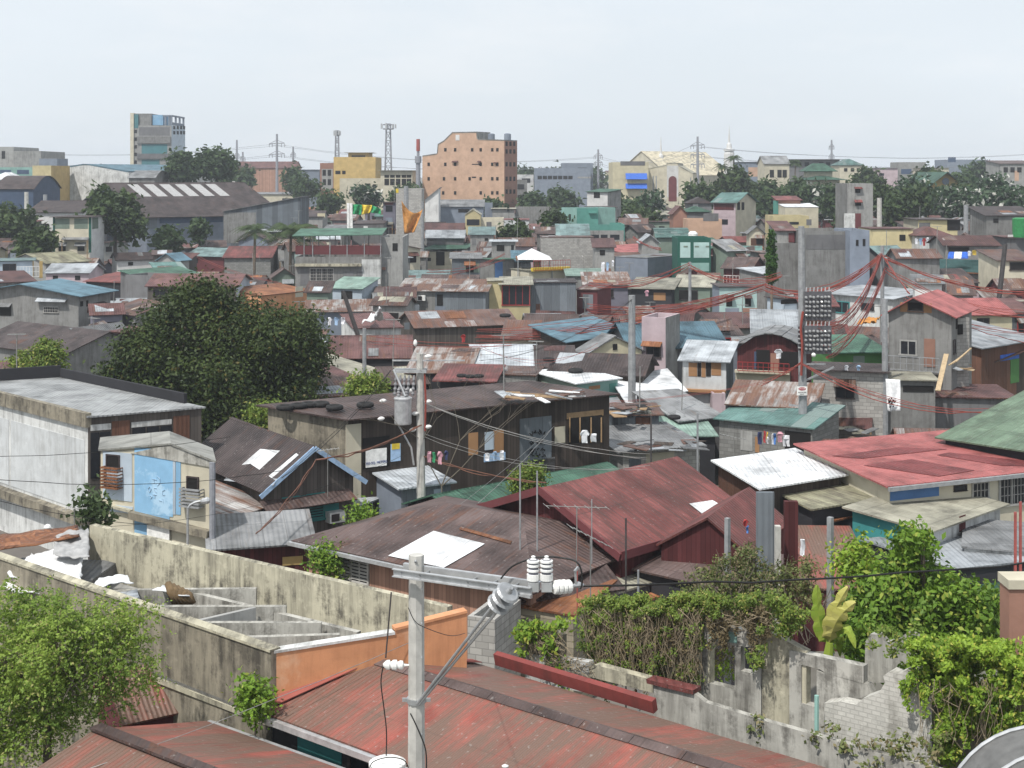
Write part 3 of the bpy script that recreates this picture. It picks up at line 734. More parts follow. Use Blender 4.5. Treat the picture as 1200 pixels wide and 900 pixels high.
q = facade('large peach apartment block with a stepped left end and small dark windows', (495, 180, 591, 164), (318, 309), 6.5,
  [(495, 183.5), (512, 181), (513, 170), (520, 166), (530, 156), (559, 155.5), (560, 164), (591, 165)], 'porange',
  grid([501, 520.5, 532, 562, 575.5, 581.5], [190.5], 2.8, 4) + ';' + grid([501, 519, 532, 549, 562, 575.5, 581.5], [207.5], 2.8, 4) + ';' + grid([518, 532, 562, 575.5, 581.5], [224], 2.8, 4) + ';' + grid([520.5, 532, 552, 562, 575.5, 581.5], [173.5], 2.8, 4) +
  ';f:l:w.white,534,158,538.5,164.5;f:n:r.mar,530,188.3,537,190;f:n:r.mar,560,188.3,564,190;f:n:r.mar,579,190,584,191;f:l,553,192,563,193;f:l,553,207,558,208.5', sw='brick', name='apartment_block', cat='apartment block')
for yy in (166, 175, 190, 207, 222):
    for xx in (592.5, 597, 601.5): opening(q, f'r:d,{xx},{yy},{xx+2.2},{yy+5}')
for u in (1.5, 5.5):
    b = MB(); b.lathe(q.pt(q.W*.70 + u, 3, q.z - 1.6), Z, [(0, .8), (1.3, .8), (1.5, .4)], 10); part('water_tank', b, M('w.gblue'), q.t)
h('blue grey office block with a lower left wing', (627, 197, 692, 197), 0, 20, 'para', 0, 'conc', 'gblue', grid([630, 636, 642, 648, 654, 660, 666], [206], 5, 4) + ';' + 'f:l:w.lconc,677,207,693,209', yd=430, name='office', cat='building')
h('upper grey storey with a dark window on top of the blue grey office', (659, 191, 695, 191), 0, 14, 'para', 0, 'conc', 'gblue', grid([677], [196.5], 11, 3), yd=436, name='building', cat='building')
q = h('cream building with two bright blue awnings facing the slum', (718, 190, 760, 189), 0, 14, 'para', 0, 'conc', 'cream', 'f:n:bluep_,733,203,758,210;f:n:bluep_,733,215,758,221;f:P:dconc,727,189,756,194'.replace('bluep_', 'tarp_blue'), yd=330, name='building', cat='building')
q = facade('cream church front with a tall white centre bay and maroon arched window', (757, 200, 812, 200), (335, 333), 18, [(757, 199), (781, 194), (781.5, 192), (795, 192), (795.5, 195), (812, 204)], 'pcream',
  'f:P:white,781.5,194,795,231;f:l:w.marp,783.5,211,793,236;f:l:w.gblue,765,206,766,226;f:l:w.gblue,768.5,206,769.5,226;f:l:w.gblue,809,208,810,226', name='church', cat='church', rm='tan')
b = MB(); o, e, n = face_frame(q, 'f'); ctr = ray_plane(788.3, 211, o, -q.d)
b.lathe(ctr + q.d*.05, -q.d, [(0, .95), (.1, .95)], 16); part('arch_top', b, M('w.marp'), q.t)
q = h('pale church hall with a big cream gabled roof and two white spires', (784, 205, 858, 203), 0, 22, 'gable', 7.2, 'crm', 'pcream', yd=(420, 440), name='church', cat='church')
for sx, st, sb_ in ((774.5, 160, 193), (854.5, 147, 180)):
    p = PD(sx, sb_, 430); k = 430/F; b = MB()
    b.lathe((p.x, p.y, 0), Z, [(0, 1.6), (p.z, 1.6), (p.z + 3*k, 1.3), (p.z + 3.2*k, 1.7), (p.z + 5*k, 1.7), (p.z + 5.5*k, .9), (p.z + 11*k, .7), (p.z + 13*k, .35), (H - (st-HY)*k, .05)], 8)
    part('spire', b, M('w.white'), q.t)
h('grey building with an orange end behind the tall palms', (868, 190, 902, 190), 0, 12, 'flat', 0, 'gry', 'gblue', 'f:P:porange,877,196,888,207', yd=400, name='building', cat='building')
h('white rowhouse with dark windows on the right skyline', (896, 192, 925, 193), 0, 10, 'gable', 2.0, 'gry', 'pcream', grid([902, 911, 917], [199], 5, 9), yd=350, name='building', cat='building')
h('unfinished concrete frame building with a deck roof on the right skyline', (919, 187, 984, 187), 0, 12, 'flat', 0, 'dbrown', 'dconc', grid([925, 934, 943, 960, 968], [190], 5, 5), yd=390, name='building', cat='building', ov=1.2)
h('teal roofed villa with white wall right of the green pagoda', (984, 194, 1012, 194), 0, 10, 'hip', 1.6, 'teal', 'pcream', grid([989, 997, 1004], [197], 4, 4), yd=345, name='building', cat='building')
q = h('green tiled pagoda temple with two stacked eaves among the trees', (944, 211, 984, 210), 0, 9, 'hip', 1.0, 'grn', 'pcream', yd=300, name='temple', cat='temple', ov=1.4)
b = MB(); c0 = q.pt(q.W/2, q.D/2, q.z)
def hiproof(b, c, w, d, z0, z1, k=.35):
    A = [c + Vector((sx*w, sy*d, z0)) for sx, sy in ((-1, -1), (1, -1), (1, 1), (-1, 1))]
    r0, r1 = c + Vector((-w*k, 0, z1)), c + Vector((w*k, 0, z1))
    for f in ([A[0], A[1], r1, r0], [A[1], A[2], r1], [A[2], A[3], r0, r1], [A[3], A[0], r0]): b.slab(f, .1)
hiproof(b, c0, 3.6, 3.2, 1.9, 3.6); part('upper_roof', b, M('r.grn'), q.t)
b = MB(); b.abox(c0.x-2.6, c0.x+2.6, c0.y-2.2, c0.y+2.2, c0.z+.4, c0.z+2.0); part('upper_wall', b, M('w.pcream'), q.t)
q = h('yellow temple with a green gabled roof half hidden by flowering trees', (1086, 219, 1130, 217), 0, 18, 'gablef', 2.9, 'grn', 'yel', yd=280, name='temple', cat='temple', ov=1.5)
b = MB(); c0 = q.pt(q.W/2, -.1, q.z + 1.1); b.lathe(c0, -q.d, [(0, .7), (.1, .7)], 12); part('medallion', b, M('w.gblue'), q.t)
h('dark slate blue block on the far right skyline', (1110, 187, 1158, 187), 0, 14, 'para', 0, 'conc', 'gblue', 'f:P:navy,1111,184,1120,190', yd=470, name='building', cat='building')
h('half built brown house with open upper rooms at the right edge of the skyline', (1172, 192, 1215, 190), 0, 10, 'shed', .8, 'brown', 'lconc', grid([1176, 1184, 1192], [196], 5, 6) + ';f:P:porange,1189,200,1194,212', yd=330, name='building', cat='building')
h('white villa with a roof garden on the right skyline', (1054, 190, 1085, 190), 0, 10, 'para', 0, 'conc', 'lconc', 'f:l:w.navy,1056,198,1068,204', yd=410, name='building', cat='building')
h('pale terrace block between the villa and the slate blue block', (1082, 197, 1112, 197), 0, 10, 'flat', 0, 'tan', 'pcream', 'f:l,1088,203,1096,209', yd=390, name='building', cat='building')
h('pale pink terrace block above the flowering trees', (1018, 197, 1052, 199), 0, 10, 'flat', 0, 'gry', 'pink', 'f:l,1030,203,1036,206', yd=400, name='building', cat='building')

# ---- masts, pylons
def mast(label, px, pt_, pb, yd, w, col='mast_grey', head=0, lat=True, name='telecom_mast'):
    top = PD(px, pt_, yd); k = yd/F; wb = w*k/2; t = thing(name, label, 'mast', Vector((top.x, yd, 0)))
    b = MB(); zt = top.z - (4*k if head else 2*k)
    cs = [(-1, -1), (1, -1), (1, 1), (-1, 1)]; n = 14
    lv = [(zt*j/n, wb*(1.25 - .75*j/n)) for j in range(n+1)]
    for sx, sy in cs:
        b.bar((top.x + sx*lv[0][1], yd + sy*lv[0][1], 0), (top.x + sx*lv[-1][1], yd + sy*lv[-1][1], zt), .28)
    for (z0, r0), (z1, r1) in zip(lv, lv[1:]):
        for q in range(4):
            a, c = cs[q], cs[(q+1) % 4]
            b.bar((top.x+a[0]*r0, yd+a[1]*r0, z0), (top.x+c[0]*r1, yd+c[1]*r1, z1), .14)
            b.bar((top.x+a[0]*r1, yd+a[1]*r1, z1), (top.x+c[0]*r1, yd+c[1]*r1, z1), .14)
    part('lattice', b, M(col), t)
    if head:
        g = MB(); hw = head*k/2
        for zz in (zt - 6*k, zt - 1*k): g.torus((top.x, yd, zz), (0, 0, 1), hw*.7, .15, 10, 4)
        part('platform', g, M(col), t)
        for a in range(7):
            an = a*.9; x, y = top.x + hw*math.cos(an), yd + hw*math.sin(an)
            g = MB(); g.box((x, y, zt - 3*k), (.2, 0, 0), (0, .15, 0), (0, 0, 2.4*k + (a % 3)*.6*k)); part('antenna', g, M('galv'), t)
    return t
mast('thin lattice telecom mast with panel antennas behind the yellow block', 395, 149, 192, 380, 6, 'mast_grey', 7)
mast('wide headed lattice telecom tower left of the peach apartment block', 455, 141, 192, 360, 9, 'mast_grey', 17)
b = MB(); p = PD(490, 163, 300); k = 300/F
b.lathe((p.x, 300, 0), Z, [(0, .55), (p.z - 28*k, .5), (p.z - 28*k, .72), (p.z - 20*k, .72), (p.z - 20*k, .32), (p.z - 14*k, .3)], 10)
c = thing('chimney', 'slim dark chimney stack with a red top beside the peach apartment block', 'chimney', Vector((p.x, 300, 0)))
part('shaft', b, M('mast_grey'), c); b = MB(); b.lathe((p.x, 300, p.z - 14*k), Z, [(0, .42), (14*k, .4)], 10); part('shaft_top', b, M('mast_red'), c)
def pylon(label, px, pt_, yd, arms, w=10, grp='steel power poles along the skyline'):
    top = PD(px, pt_, yd); k = yd/F; t = thing('power_pylon', label, 'pylon', Vector((top.x, yd, 0)), grp)
    b = MB(); b.tube([(top.x, yd, 0), top], [.55, .3], 8); part('shaft', b, M('mast_grey'), t)
    for py in arms:
        z = H - (py - HY)*k; b = MB(); b.bar((top.x - w*k, yd, z), (top.x + w*k, yd, z + .2), .26)
        b.bar((top.x - w*k, yd, z), (top.x, yd, z + 1.1), .14); b.bar((top.x + w*k, yd, z + .2), (top.x, yd, z + 1.1), .14)
        for s in (-1, -.6, .6, 1): b.bar((top.x + s*w*k, yd, z - 1.0), (top.x + s*w*k, yd, z), .16)
        part('crossarm', b, M('mast_grey'), t)
    return t
pyl = [('tallest steel power pole left of the red and white narrow building', 324.5, 157, 420, (168.5, 181), 9), ('plain steel power pole just right of the tallest one at left', 343.5, 172, 480, (181,), 3),
 ('steel power pole above the blue grey office block', 701, 175, 450, (183, 191), 5), ('steel power pole with three crossarms in front of the big church roof', 817.5, 160, 400, (170.5, 181.5, 193), 8),
 ('steel power pole above the unfinished concrete frame building', 974.5, 164, 480, (172, 183), 3), ('steel power pole rising behind the round tree at left', 277.5, 164, 470, (182, 190), 3), ('shorter steel power pole beside the one behind the round tree', 284.5, 178, 500, (186, 192), 3)]
pp = []
for lb, px, pt_, yd, arms, w in pyl: pylon(lb, px, pt_, yd, arms, w); pp.append((px, yd, arms))
G = 'power lines along the skyline'
def skyw(a, b, y0, y1, yd0, yd1, n): cable('power_line', n, PD(a, y0, yd0), PD(b, y1, yd1), 3.0, .045, 'mast_grey', G, 'power line', 18)
for i, (dx, dy) in enumerate(((-8, 0), (8, .5))):
    side = 'front' if i == 0 else 'rear'
    skyw(-60, 324+dx, 172+dy, 169.5+dy, 500, 420, f'upper {side} power line running left from the tallest steel pole')
    skyw(-60, 324+dx, 184+dy, 182+dy, 500, 420, f'lower {side} power line running left from the tallest steel pole')
    skyw(324+dx, 701+dx*.6, 169.5+dy, 184+dy, 420, 450, f'upper {side} power line passing behind the peach apartment block')
    skyw(324+dx, 701+dx*.6, 182+dy, 192+dy, 420, 450, f'lower {side} power line passing behind the peach apartment block')
    skyw(701+dx*.6, 817+dx, 184+dy, 171.5+dy, 450, 400, f'upper {side} power line between the office and church poles')
    skyw(701+dx*.6, 817+dx, 192+dy, 182.5+dy, 450, 400, f'lower {side} power line between the office and church poles')
    skyw(817+dx, 1260, 171.5+dy, 176+dy, 400, 500, f'upper {side} power line running right from the church pole')
    skyw(817+dx, 1260, 182.5+dy, 187+dy, 400, 500, f'lower {side} power line running right from the church pole')

# ---- trees of the skyline and the far band
T = tree
T('round dark tree crown behind the dark warehouse roof, left part', 194, 182, 236, 214, 300, 'far', 2600, .75, seed=2, group='trees behind the warehouse')
T('taller round dark tree crown behind the dark warehouse roof, right part', 228, 176, 277, 214, 305, 'far', 3200, .75, seed=3, group='trees behind the warehouse')
T('mid green tree in front of the warehouse gable', 98, 229, 168, 285, 205, 'deep', 4200, .6, seed=4)
T('dark tree between the low dark roof and the picture edge', -14, 245, 38, 285, 215, 'deep', 2600, .6, seed=5)
T('low dark shrubby tree left of the cream house', 16, 273, 64, 303, 190, 'deep', 2200, .55, seed=6)
T('slim green tree against the grey warehouse wall', 226, 256, 240, 284, 212, 'far', 900, .5, seed=7, trunk=.15)
for i, (a, b_, c_, d_, yd, m) in enumerate(((190, 272, 206, 292, 205, 'far'), (328, 204, 365, 236, 400, 'far'), (370, 228, 402, 254, 300, 'far'), (345, 212, 376, 232, 340, 'far'), (410, 222, 452, 244, 285, 'flower'), (455, 222, 492, 240, 290, 'far'))):
    T(['small tree beside the long tin wall of the warehouse', 'trees below the long dark blue warehouse', 'tree behind the white gabled hut', 'tree left of the narrow red and white building', 'white flowering tree below the white low building', 'tree below the cream building with large windows'][i], a, b_, c_, d_, yd, m, 1100, .7, seed=20+i)
palm('leaning coconut palm left of the red roofed block hall', 299, 258, 178, 60, seed=4)
palm('bigger coconut palm in front of the tin walled shed', 341, 256, 165, 88, seed=5)
palm('tall coconut palm on the skyline left of its twin', 846, 190, 300, 24, seed=6)
palm('tallest coconut palm on the skyline', 860, 180, 305, 27, seed=7)
palm('coconut palm above the white rowhouse', 932, 186, 330, 22, seed=8)
dt = [(793, 212, 858, 252, 285, 'deep', 'dark spreading tree right of the maroon arched window'), (838, 198, 890, 246, 300, 'deep', 'tall dark tree under the twin coconut palms'),
 (740, 228, 790, 256, 270, 'flower', 'white flowering tree below the church front'), (700, 232, 748, 258, 262, 'far', 'tree right of the white box house with green roof'), (718, 246, 775, 268, 240, 'deep', 'low dark tree below the white flowering tree'),
 (880, 212, 935, 250, 280, 'deep', 'dark tree below the white rowhouse'), (918, 210, 950, 248, 290, 'deep', 'dark tree left of the green pagoda'), (940, 214, 996, 250, 262, 'flower', 'white flowering tree at the foot of the pagoda'),
 (1000, 198, 1032, 222, 330, 'deep', 'dark round tree on the right skyline'), (1026, 208, 1092, 252, 262, 'flower', 'white flowering tree right of the grey tower house'), (1032, 222, 1090, 262, 225, 'deep', 'big dark tree behind the cream yellow flat'),
 (1076, 200, 1106, 218, 330, 'deep', 'dark tree behind the yellow temple gable'), (1086, 218, 1150, 258, 235, 'flower', 'white flowering tree in front of the yellow temple'), (1140, 206, 1200, 246, 262, 'flower', 'white flowering tree right of the yellow temple'),
 (1146, 222, 1210, 262, 230, 'flower', 'dark flowering tree at the right edge of the slum'), (1110, 205, 1150, 226, 320, 'far', 'green creeper like tree over the temple roof'), (984, 240, 1000, 262, 200, 'far', 'slim green shrub left of the grey tower house'),
 (1130, 190, 1160, 212, 420, 'far', 'tree beneath the slate blue block'), (640, 238, 662, 278, 215, 'deep', 'tree left of the turquoise building'), (588, 262, 616, 286, 200, 'deep', 'dark bush behind the white wall with a red band'), (612, 222, 640, 240, 310, 'far', 'faint tree right of the peach apartment block'),
 (640, 222, 676, 240, 330, 'far', 'flat topped tree left of the white box house'), (560, 236, 590, 246, 300, 'far', 'row of small trees at the foot of the peach block')]
for i, (a, b_, c_, d_, yd, m, lb) in enumerate(dt): T(lb, a, b_ + 5, c_, d_ + 8, yd, m, int(1300 + (c_-a)*28), .0026*yd, seed=50+i, trunk=.3, see=False)
for i in range(13):
    x0 = 882 + i*26 + RN.uniform(-6, 6); T('tree in the continuous dark band of crowns along the right skyline', x0, 224 + RN.uniform(-3, 5), x0 + RN.uniform(38, 56), 252, RN.uniform(244, 275), RN.choice(['deep', 'deep', 'far', 'flower']), 2300, .62, seed=130+i, trunk=.3, see=False, group='band of dark trees along the right skyline')
T('slender bright green cypress in front of the grey concrete building', 897, 271, 911, 332, 118, 'cypress', 5200, .16, cr=1.2, seed=90, name='cypress_tree', shape=[(.5, .08, .4), (.5, .2, .5), (.5, .35, .5), (.5, .5, .48), (.5, .65, .42), (.5, .8, .32), (.5, .92, .2), (.5, 1.0, .1)], trunk=.15, sub=0, lsc=.75)
# ---- band below the skyline, left
h('concrete hall with a red gabled roof and bare block walls beside the coconut palm', (263, 302, 317, 302), 6, 9, 'gable', 1.2, 'red', 'cblk', sw='cblk')
h('white and teal balcony house with a yellow corner at the left edge', (-20, 307, 38, 306), 6.5, 6, 'flat', 0, 'tgry', 'lblue', 'f:d,4,310,18,322;f:P:yel,46,306,50,326;f:b:wpaint,20,312,46,324', sw='yel')
h('grey gabled house with dark olive roof below the cream green house', (54, 309, 104, 306), 5.5, 8, 'gable', 1.1, 'olive', 'lconc', 'f:d,60,312,68,317')
h('small pale shack with a flat dark roof below the warehouse wall', (118, 285, 150, 284), 6, 5, 'flat', 0, 'dbrown', 'lconc', 'f:d,124,289,131,295')
h('white block shack with lean-to roof left of the grey green roof', (150, 282, 186, 280), 6, 5, 'shed', .5, 'gry', 'lconc', 'f:d,156,285,172,289')
h('house with grey green sheet roof left of the red roofed block hall', (218, 300, 262, 301), 5.2, 7, 'gable', 1.0, 'tgry', 'marp', 'f:d,226,303,232,308')
h('small white walled house under a dark gable left of the grey green roof', (137, 305, 182, 304), 5, 6, 'gable', .8, 'dbrown', 'white', 'f:d,150,307,156,311')
h('long pink walled house with a pale tin roof', (54, 320, 104, 320), 5, 6, 'gable', .9, 'gal', 'pink', 'f:d,62,323,68,328;f:d,88,323,94,328')
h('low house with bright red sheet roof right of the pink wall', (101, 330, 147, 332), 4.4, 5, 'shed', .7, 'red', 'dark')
h('bare stained concrete box rising among the roofs left of the big tree', (147, 322, 180, 323), 6, 4, 'para', 0, 'conc', 'dconc')
h('house with dark green awning sheet across its front', (180, 331, 248, 326), 5, 6, 'shed', 1.0, 'grn', 'dconc')
h('long rusty roofed plank house behind the crown of the big tree', (173, 336, 277, 336), 5.6, (195, 328), 'gable', .9, 'mar', 'gwood', 'f:d,180,340,194,346;f:d,252,341,264,347', sw='lblue')
h('maroon red roof left below the white tin roof of the pink house', (-12, 332, 40, 330), 4.6, 6, 'shed', .8, 'mar', 'conc')
h('grey rendered house with a light blue roof and a small awning over its window', (-38, 344, 92, 346.5), 6, 6, 'gablef', .95, 'blu', 'conc', 'f:g,52,360,68,366;f:n:gal_,44,349,79,353;f:d,0,358,13,370;f:n:r.gry,-4,355,14,359;r:d,94,353,97,359;r:d,101,352,103,359;r:d,110,357,120,369;r:n:r.dbrown,109,354,122,357'.replace('gal_', 'r.gal'), ov=.6)
h('dark brown roofed house directly below the grey house with light blue roof', (-30, 402, 74, 416), 3.6, 8, 'gable', 1.3, 'dbrown', 'conc')
h('small maroon plank hut at the left edge of the big tree', (121, 388, 144, 390), 4.4, 3, 'flat', 0, 'mar', 'marp', 'f:d,134,395,141,402')
h('low shack with bright pale blue tin roof left of the big tree', (80, 419, 128, 414), 3.2, 5, 'shed', .4, 'gal', 'conc')
h('grey tin gable shack behind the pale blue tin roof', (72, 398, 98, 400), 4, 5, 'gablef', .9, 'gry', 'tin')
h('rusty patchwork roof between the grey house and the big tree', (126, 366, 158, 370), 4.4, 7, 'gable', .9, 'rust', 'conc')
h('brown roof with pale ridge at the left edge behind the white parapet house', (-40, 456, 62, 452), 5, 6, 'shed', .6, 'mar', 'conc')
# ---- white building with parapet roof, left
q = h('white rendered building with a pale flat roof and dark back parapet at left', (103, 490, 236, 479), 6.4, (-50, 452), 'flat', 0, 'lgry', 'gwood',
  'f:l:glass,106,507,116,560;f:l:glass,117,506,129,560;f:P:rustw,131,493,152,534;f:P:rustw,203,487,222,530;f:l:glass,155,501,170,530;f:l:glass,172,500,186,528;f:l:glass,188,499,201,526;f:P:dwhite,154,493,201,499;f:P:dwhite,106,497,130,504', sw='dwhite', ov=.15, see=.8)
b = MB()
for a, c in ((0, 1), (1, 1)): pass
ph = 1.15
def strip(b, p0, p1, th=.08, hgt=ph):
    d = (p1 - p0); d.z = 0; n = Vector((-d.y, d.x, 0)).normalized()*th
    b.box((p0 + p1)/2 + Z*hgt/2, (p1 - p0)/2, n, Z*hgt/2)
z0 = q.z + .1
strip(b, q.pt(q.W, q.D*.1, z0), q.pt(q.W, q.D, z0), hgt=.45); strip(b, q.pt(0, q.D, z0), q.pt(q.W, q.D, z0), hgt=.6)
part('parapet', b, M('w.dark'), q.t)
b = MB(); strip(b, q.pt(0, -.05, z0 - .5), q.pt(0, q.D, z0 - .5), .14, .62); part('fascia', b, M('w.dirtier'), q.t)
b = MB(); o, e, n = face_frame(q, 'l')
pane_fill(q.t, o, e, -q.e, q.D*.02, q.D*.55, 2.3, 5.4, 'P', 'whitew'); pane_fill(q.t, o, e, -q.e, q.D*.57, q.D*.98, 2.3, 5.4, 'P', 'whitew')
pane_fill(q.t, o, e, -q.e, 0., q.D*.98, 1.75, 2.15, 's', 'w.dirtier')
# ---- blue painted house
q = h('narrow concrete house with a faded sky blue panel, stained grey gable and two window cages', (118, 528, 250, 541), 6, (120, 515), 'gablef', .5, 'conc', 'pcream',
  'f:P:lblue,121,530,155,586;f:P:sky,158,526,203,603;f:P:lblue,203,531,206,603;f:P:sky,206.5,532,212,603;f:P:sky,158,603,199,632;f:P:lblue,121,592,156,600;f:h,126,534,140,547;f:c:r.orust,124,547,144,570;f:h,220.5,560,232,574;f:c:gpole,216,572,239,592',
  ov=.12, ridge=.63, see=.55)
o, e, n = face_frame(q, 'f')
def ledge(q, x0, y0, x1, y1, hh_, out, mat, nm):
    pn = q.n; A = ray_plane(x0, y0, Vector(q.O), pn); B = ray_plane(x1, y1, Vector(q.O), pn); b = MB()
    b.slab([A, B, B + pn*out, A + pn*out], hh_); part(nm, b, M(mat), q.t)
ledge(q, 156, 598, 248, 621, .28, .3, 'w.dirtier', 'canopy'); ledge(q, 121, 588, 156, 597, .1, .2, 'w.dirty', 'canopy')
b = MB(); n_ = q.n*.05
b.slab([q.pt(q.W*.28, 0, q.z + .02) + n_, q.pt(q.W, 0, q.z - .22) + n_, q.pt(q.W, 0, q.z + .02) + n_, q.pt(q.W*.63, 0, q.z + .5) + n_], .04); part('gable_panel', b, M('w.ruin'), q.t)
b = MB(); b.tube([q.pt(q.W*.99, -.15, q.z), q.pt(q.W*.99, -.15, 0)], .12, 8); part('drain_pipe', b, M('mast_grey'), q.t)
def text(body, loc, size, xdir, normal, mat, parent, name='lettering', shear=0.):
    cu = bpy.data.curves.new(name, 'FONT'); cu.body = body; cu.size = size; cu.align_x = 'CENTER'; cu.align_y = 'CENTER'; cu.extrude = .004
    tmp = bpy.data.objects.new('tmp', cu); COL.objects.link(tmp)
    dg = bpy.context.evaluated_depsgraph_get(); dg.update()
    me = bpy.data.meshes.new_from_object(tmp.evaluated_get(dg)); bpy.data.objects.remove(tmp)
    x = Vector(xdir).normalized(); n = Vector(normal).normalized(); y = n.cross(x)
    off = rootloc(parent)
    for v in me.vertices:
        c = v.co; p = Vector(loc) + x*c.x + y*c.y + n*(c.z + .006) - off; v.co = p
    me.materials.clear(); me.materials.append(M(mat))
    o = bpy.data.objects.new(name, me); COL.objects.link(o); o.parent = parent; return o
pn = q.n
def wtext(body, px, py, size, mat, q, out=.03): text(body, ray_plane(px, py, Vector(q.O), pn) + pn*out, size, q.e, pn, mat, q.t)
b = MB()
for x0_, y0_, x1_, y1_ in ((179, 561, 184, 562), (181, 562, 181, 566), (185, 558, 188, 561), (188, 561, 188, 566), (188, 566, 185, 569), (174, 573, 176, 570), (176, 570, 178, 573), (178, 573, 176, 577), (176, 577, 174, 573), (181, 571, 184, 572), (181, 571, 182, 575), (182, 575, 184, 577), (176, 580, 179, 582), (179, 582, 177, 584), (180, 579, 184, 580), (182, 580, 182, 584), (191, 575, 194, 574), (191, 575, 191, 580), (191, 580, 194, 580), (187, 586, 190, 587), (191, 584, 192, 589)):
    b.bar(ray_plane(x0_, y0_, Vector(q.O), pn) + pn*.027, ray_plane(x1_, y1_, Vector(q.O), pn) + pn*.027, .045, .012)
part('faded_lettering', b, M('ink_pale'), q.t)
# white panel sign below it
A = ray_plane(175, 623, Vector(q.O), pn) + pn*.12; B = ray_plane(201, 623, Vector(q.O), pn) + pn*.12
b = MB(); b.box((A+B)/2, (B-A)/2, pn*.03, Z*.32); sg = solo('sign_board', 'white sign board with a red brown top edge hung low on the sky blue wall', 'sign', b, M('wpaint'), loc=(A+B)/2 - Z*.32)
b = MB(); b.box((A+B)/2 + Z*.34, (B-A)/2, pn*.035, Z*.03); part('top_edge', b, M('w.mar'), sg)
# ---- brown roofed teal gable house
q = h('dark brown roofed timber house with light teal gable trim and teal louvred windows', (312, 571, 414, 557), 3.9, 8, 'gablef', 1.45, 'dbrown', 'gwood', 'f:t:tealw,332,584,348,610;f:t:tealw,349,582,360,609;f:t:tealw,361,580,378,608;f:P:tealw,379,578,397,606;f:A,381,598,399,610', ov=.35, see=.55)
b = MB()
for s in (0, 1):
    u0 = -.45 if s == 0 else q.W + .45; zz = q.z - 1.45*.45/(q.W/2)
    b.bar(q.pt(u0, -.4, zz + .02), q.pt(q.W/2, -.4, q.z + 1.47), .05, .2)
part('barge_board', b, M('cloth_lblue'), q.t)
b = MB(); b.slab([q.pt(-.3, 0, 3.35), q.pt(q.W*.95, 0, 3.35), q.pt(q.W*.95, -.8, 3.05), q.pt(-.3, -.8, 3.05)], .05); part('window_hood', b, M('r.brown'), q.t)
def patch(q, poly, mat, nm='roof_patch', plane=None, lift=.02, th=.012):
    if plane is None: plane = [q.pt(0, 0, q.h(0, 0)), q.pt(q.W, 0, q.h(q.W, 0)), q.pt(0, q.D*.5, q.h(0, q.D*.5))]
    n = (plane[1]-plane[0]).cross(plane[2]-plane[0]).normalized()
    if n.z < 0: n = -n
    o = plane[0] + n*(.085 + lift); b = MB(); b.slab([ray_plane(x, y, o, n) for x, y in poly], th); return part(nm, b, M(mat), q.t)
def lplane(q, side):
    m = q.W*q.rp
    return [q.pt(0, 0, q.h(0, 0)), q.pt(m, 0, q.h(m, 0)), q.pt(0, q.D, q.h(0, q.D))] if side == 'l' else [q.pt(q.W, 0, q.h(q.W, 0)), q.pt(m, 0, q.h(m, 0)), q.pt(q.W, q.D, q.h(q.W, q.D))]
lp = lplane(q, 'l')
patch(q, [(305, 526), (328, 528), (298, 556), (270, 556)], 'r.wht', plane=lp); patch(q, [(347, 531), (350, 533), (305, 572), (300, 570)], 'r.wht', plane=lp); patch(q, [(268, 556), (325, 561), (320, 569), (262, 563)], 'r.gal', plane=lp)
h('low lean-to with brown and cream striped roof left of the teal gable house', (250, 612, 312, 592), 3.0, 5, 'shed', 1.0, 'galr', 'dark')
q = h('dark open shack with a patched grey tin roof behind the long stained wall', (252, 641, 360, 634), 2.9, 2.1, 'shed', .5, 'gry', 'mar', 'f:P:yel,331,652,355,662', ov=.35, sw='pyel')
# ---- grey shack
q = h('grey tin shack with a pale rust flecked roof before the long timber building', (470, 573, 528, 566), 3.2, (421, 549), 'shed', .25, 'gal', 'tin', 'f:P:lblue,508,573,517,588;f:P:turq,473,598,490,612', sw='gblue', ov=.2, see=.55)
h('small lean-to hut with green roof patch beside the grey tin shack', (420, 592, 437, 586), 2.2, 2, 'shed', .3, 'gal', 'lblue', 'f:d,429,589,435,596')
# ---- long dark timber building
q = h('long dark weathered timber building with a low brown roof and stained concrete end', (408, 493, 714, 463), 5.9, (314, 484), 'shed', .25, 'brown', 'wood',
  'f:P:pcream,405,497,423,592;f:P:ply,549,507,560,533;f:P:ply,578,504,590,530;f:P:lblue,568,506,579,527;f:P:cloth_lblue,567,531,592,540;f:P:tin,609,489,646,540;f:l:hole,666,488,705,518;f:P:wood,664,482,707,489;f:l:hole,425,512,456,548;f:P:gwood,600,540,650,560;f:P:pcream,650,500,662,519;f:P:dconc,609,538,650,556', sw='dirtier', ov=.35, see=.5)
pn = q.n
A = ray_plane(440, 536, Vector(q.O), pn) + pn*.08
b = MB(); b.box(A, q.e*.52, pn*.02, Z*.40); sg = solo('sign_board', 'white lot size sign with blue lettering on the dark timber wall', 'sign', b, M('whitew_') if False else M('wpaint'), loc=A - Z*.4)
text('303-SQ. METERS', A + pn*.022 - Z*.22, .155, q.e, pn, 'ink_blue', sg); sg.scale = (1, 1, 1)
A = ray_plane(463, 530, Vector(q.O), pn) + pn*.05; b = MB(); b.box(A, q.e*.25, pn*.015, Z*.4)
sg = solo('poster', 'faded blue and yellow poster next to the lot size sign', 'poster', b, M('cloth_lblue'), loc=A - Z*.4); b = MB(); b.box(A + Z*.28 + pn*.02, q.e*.2, pn*.012, Z*.13); part('yellow_flap', b, M('tarp_yellow'), sg)
for body, px, py, sz in (('NO ENTRY', 627, 506, .26), ('NO PARKING', 627, 518, .24), ('BAWAL', 627, 527, .26)): pass
b = MB()
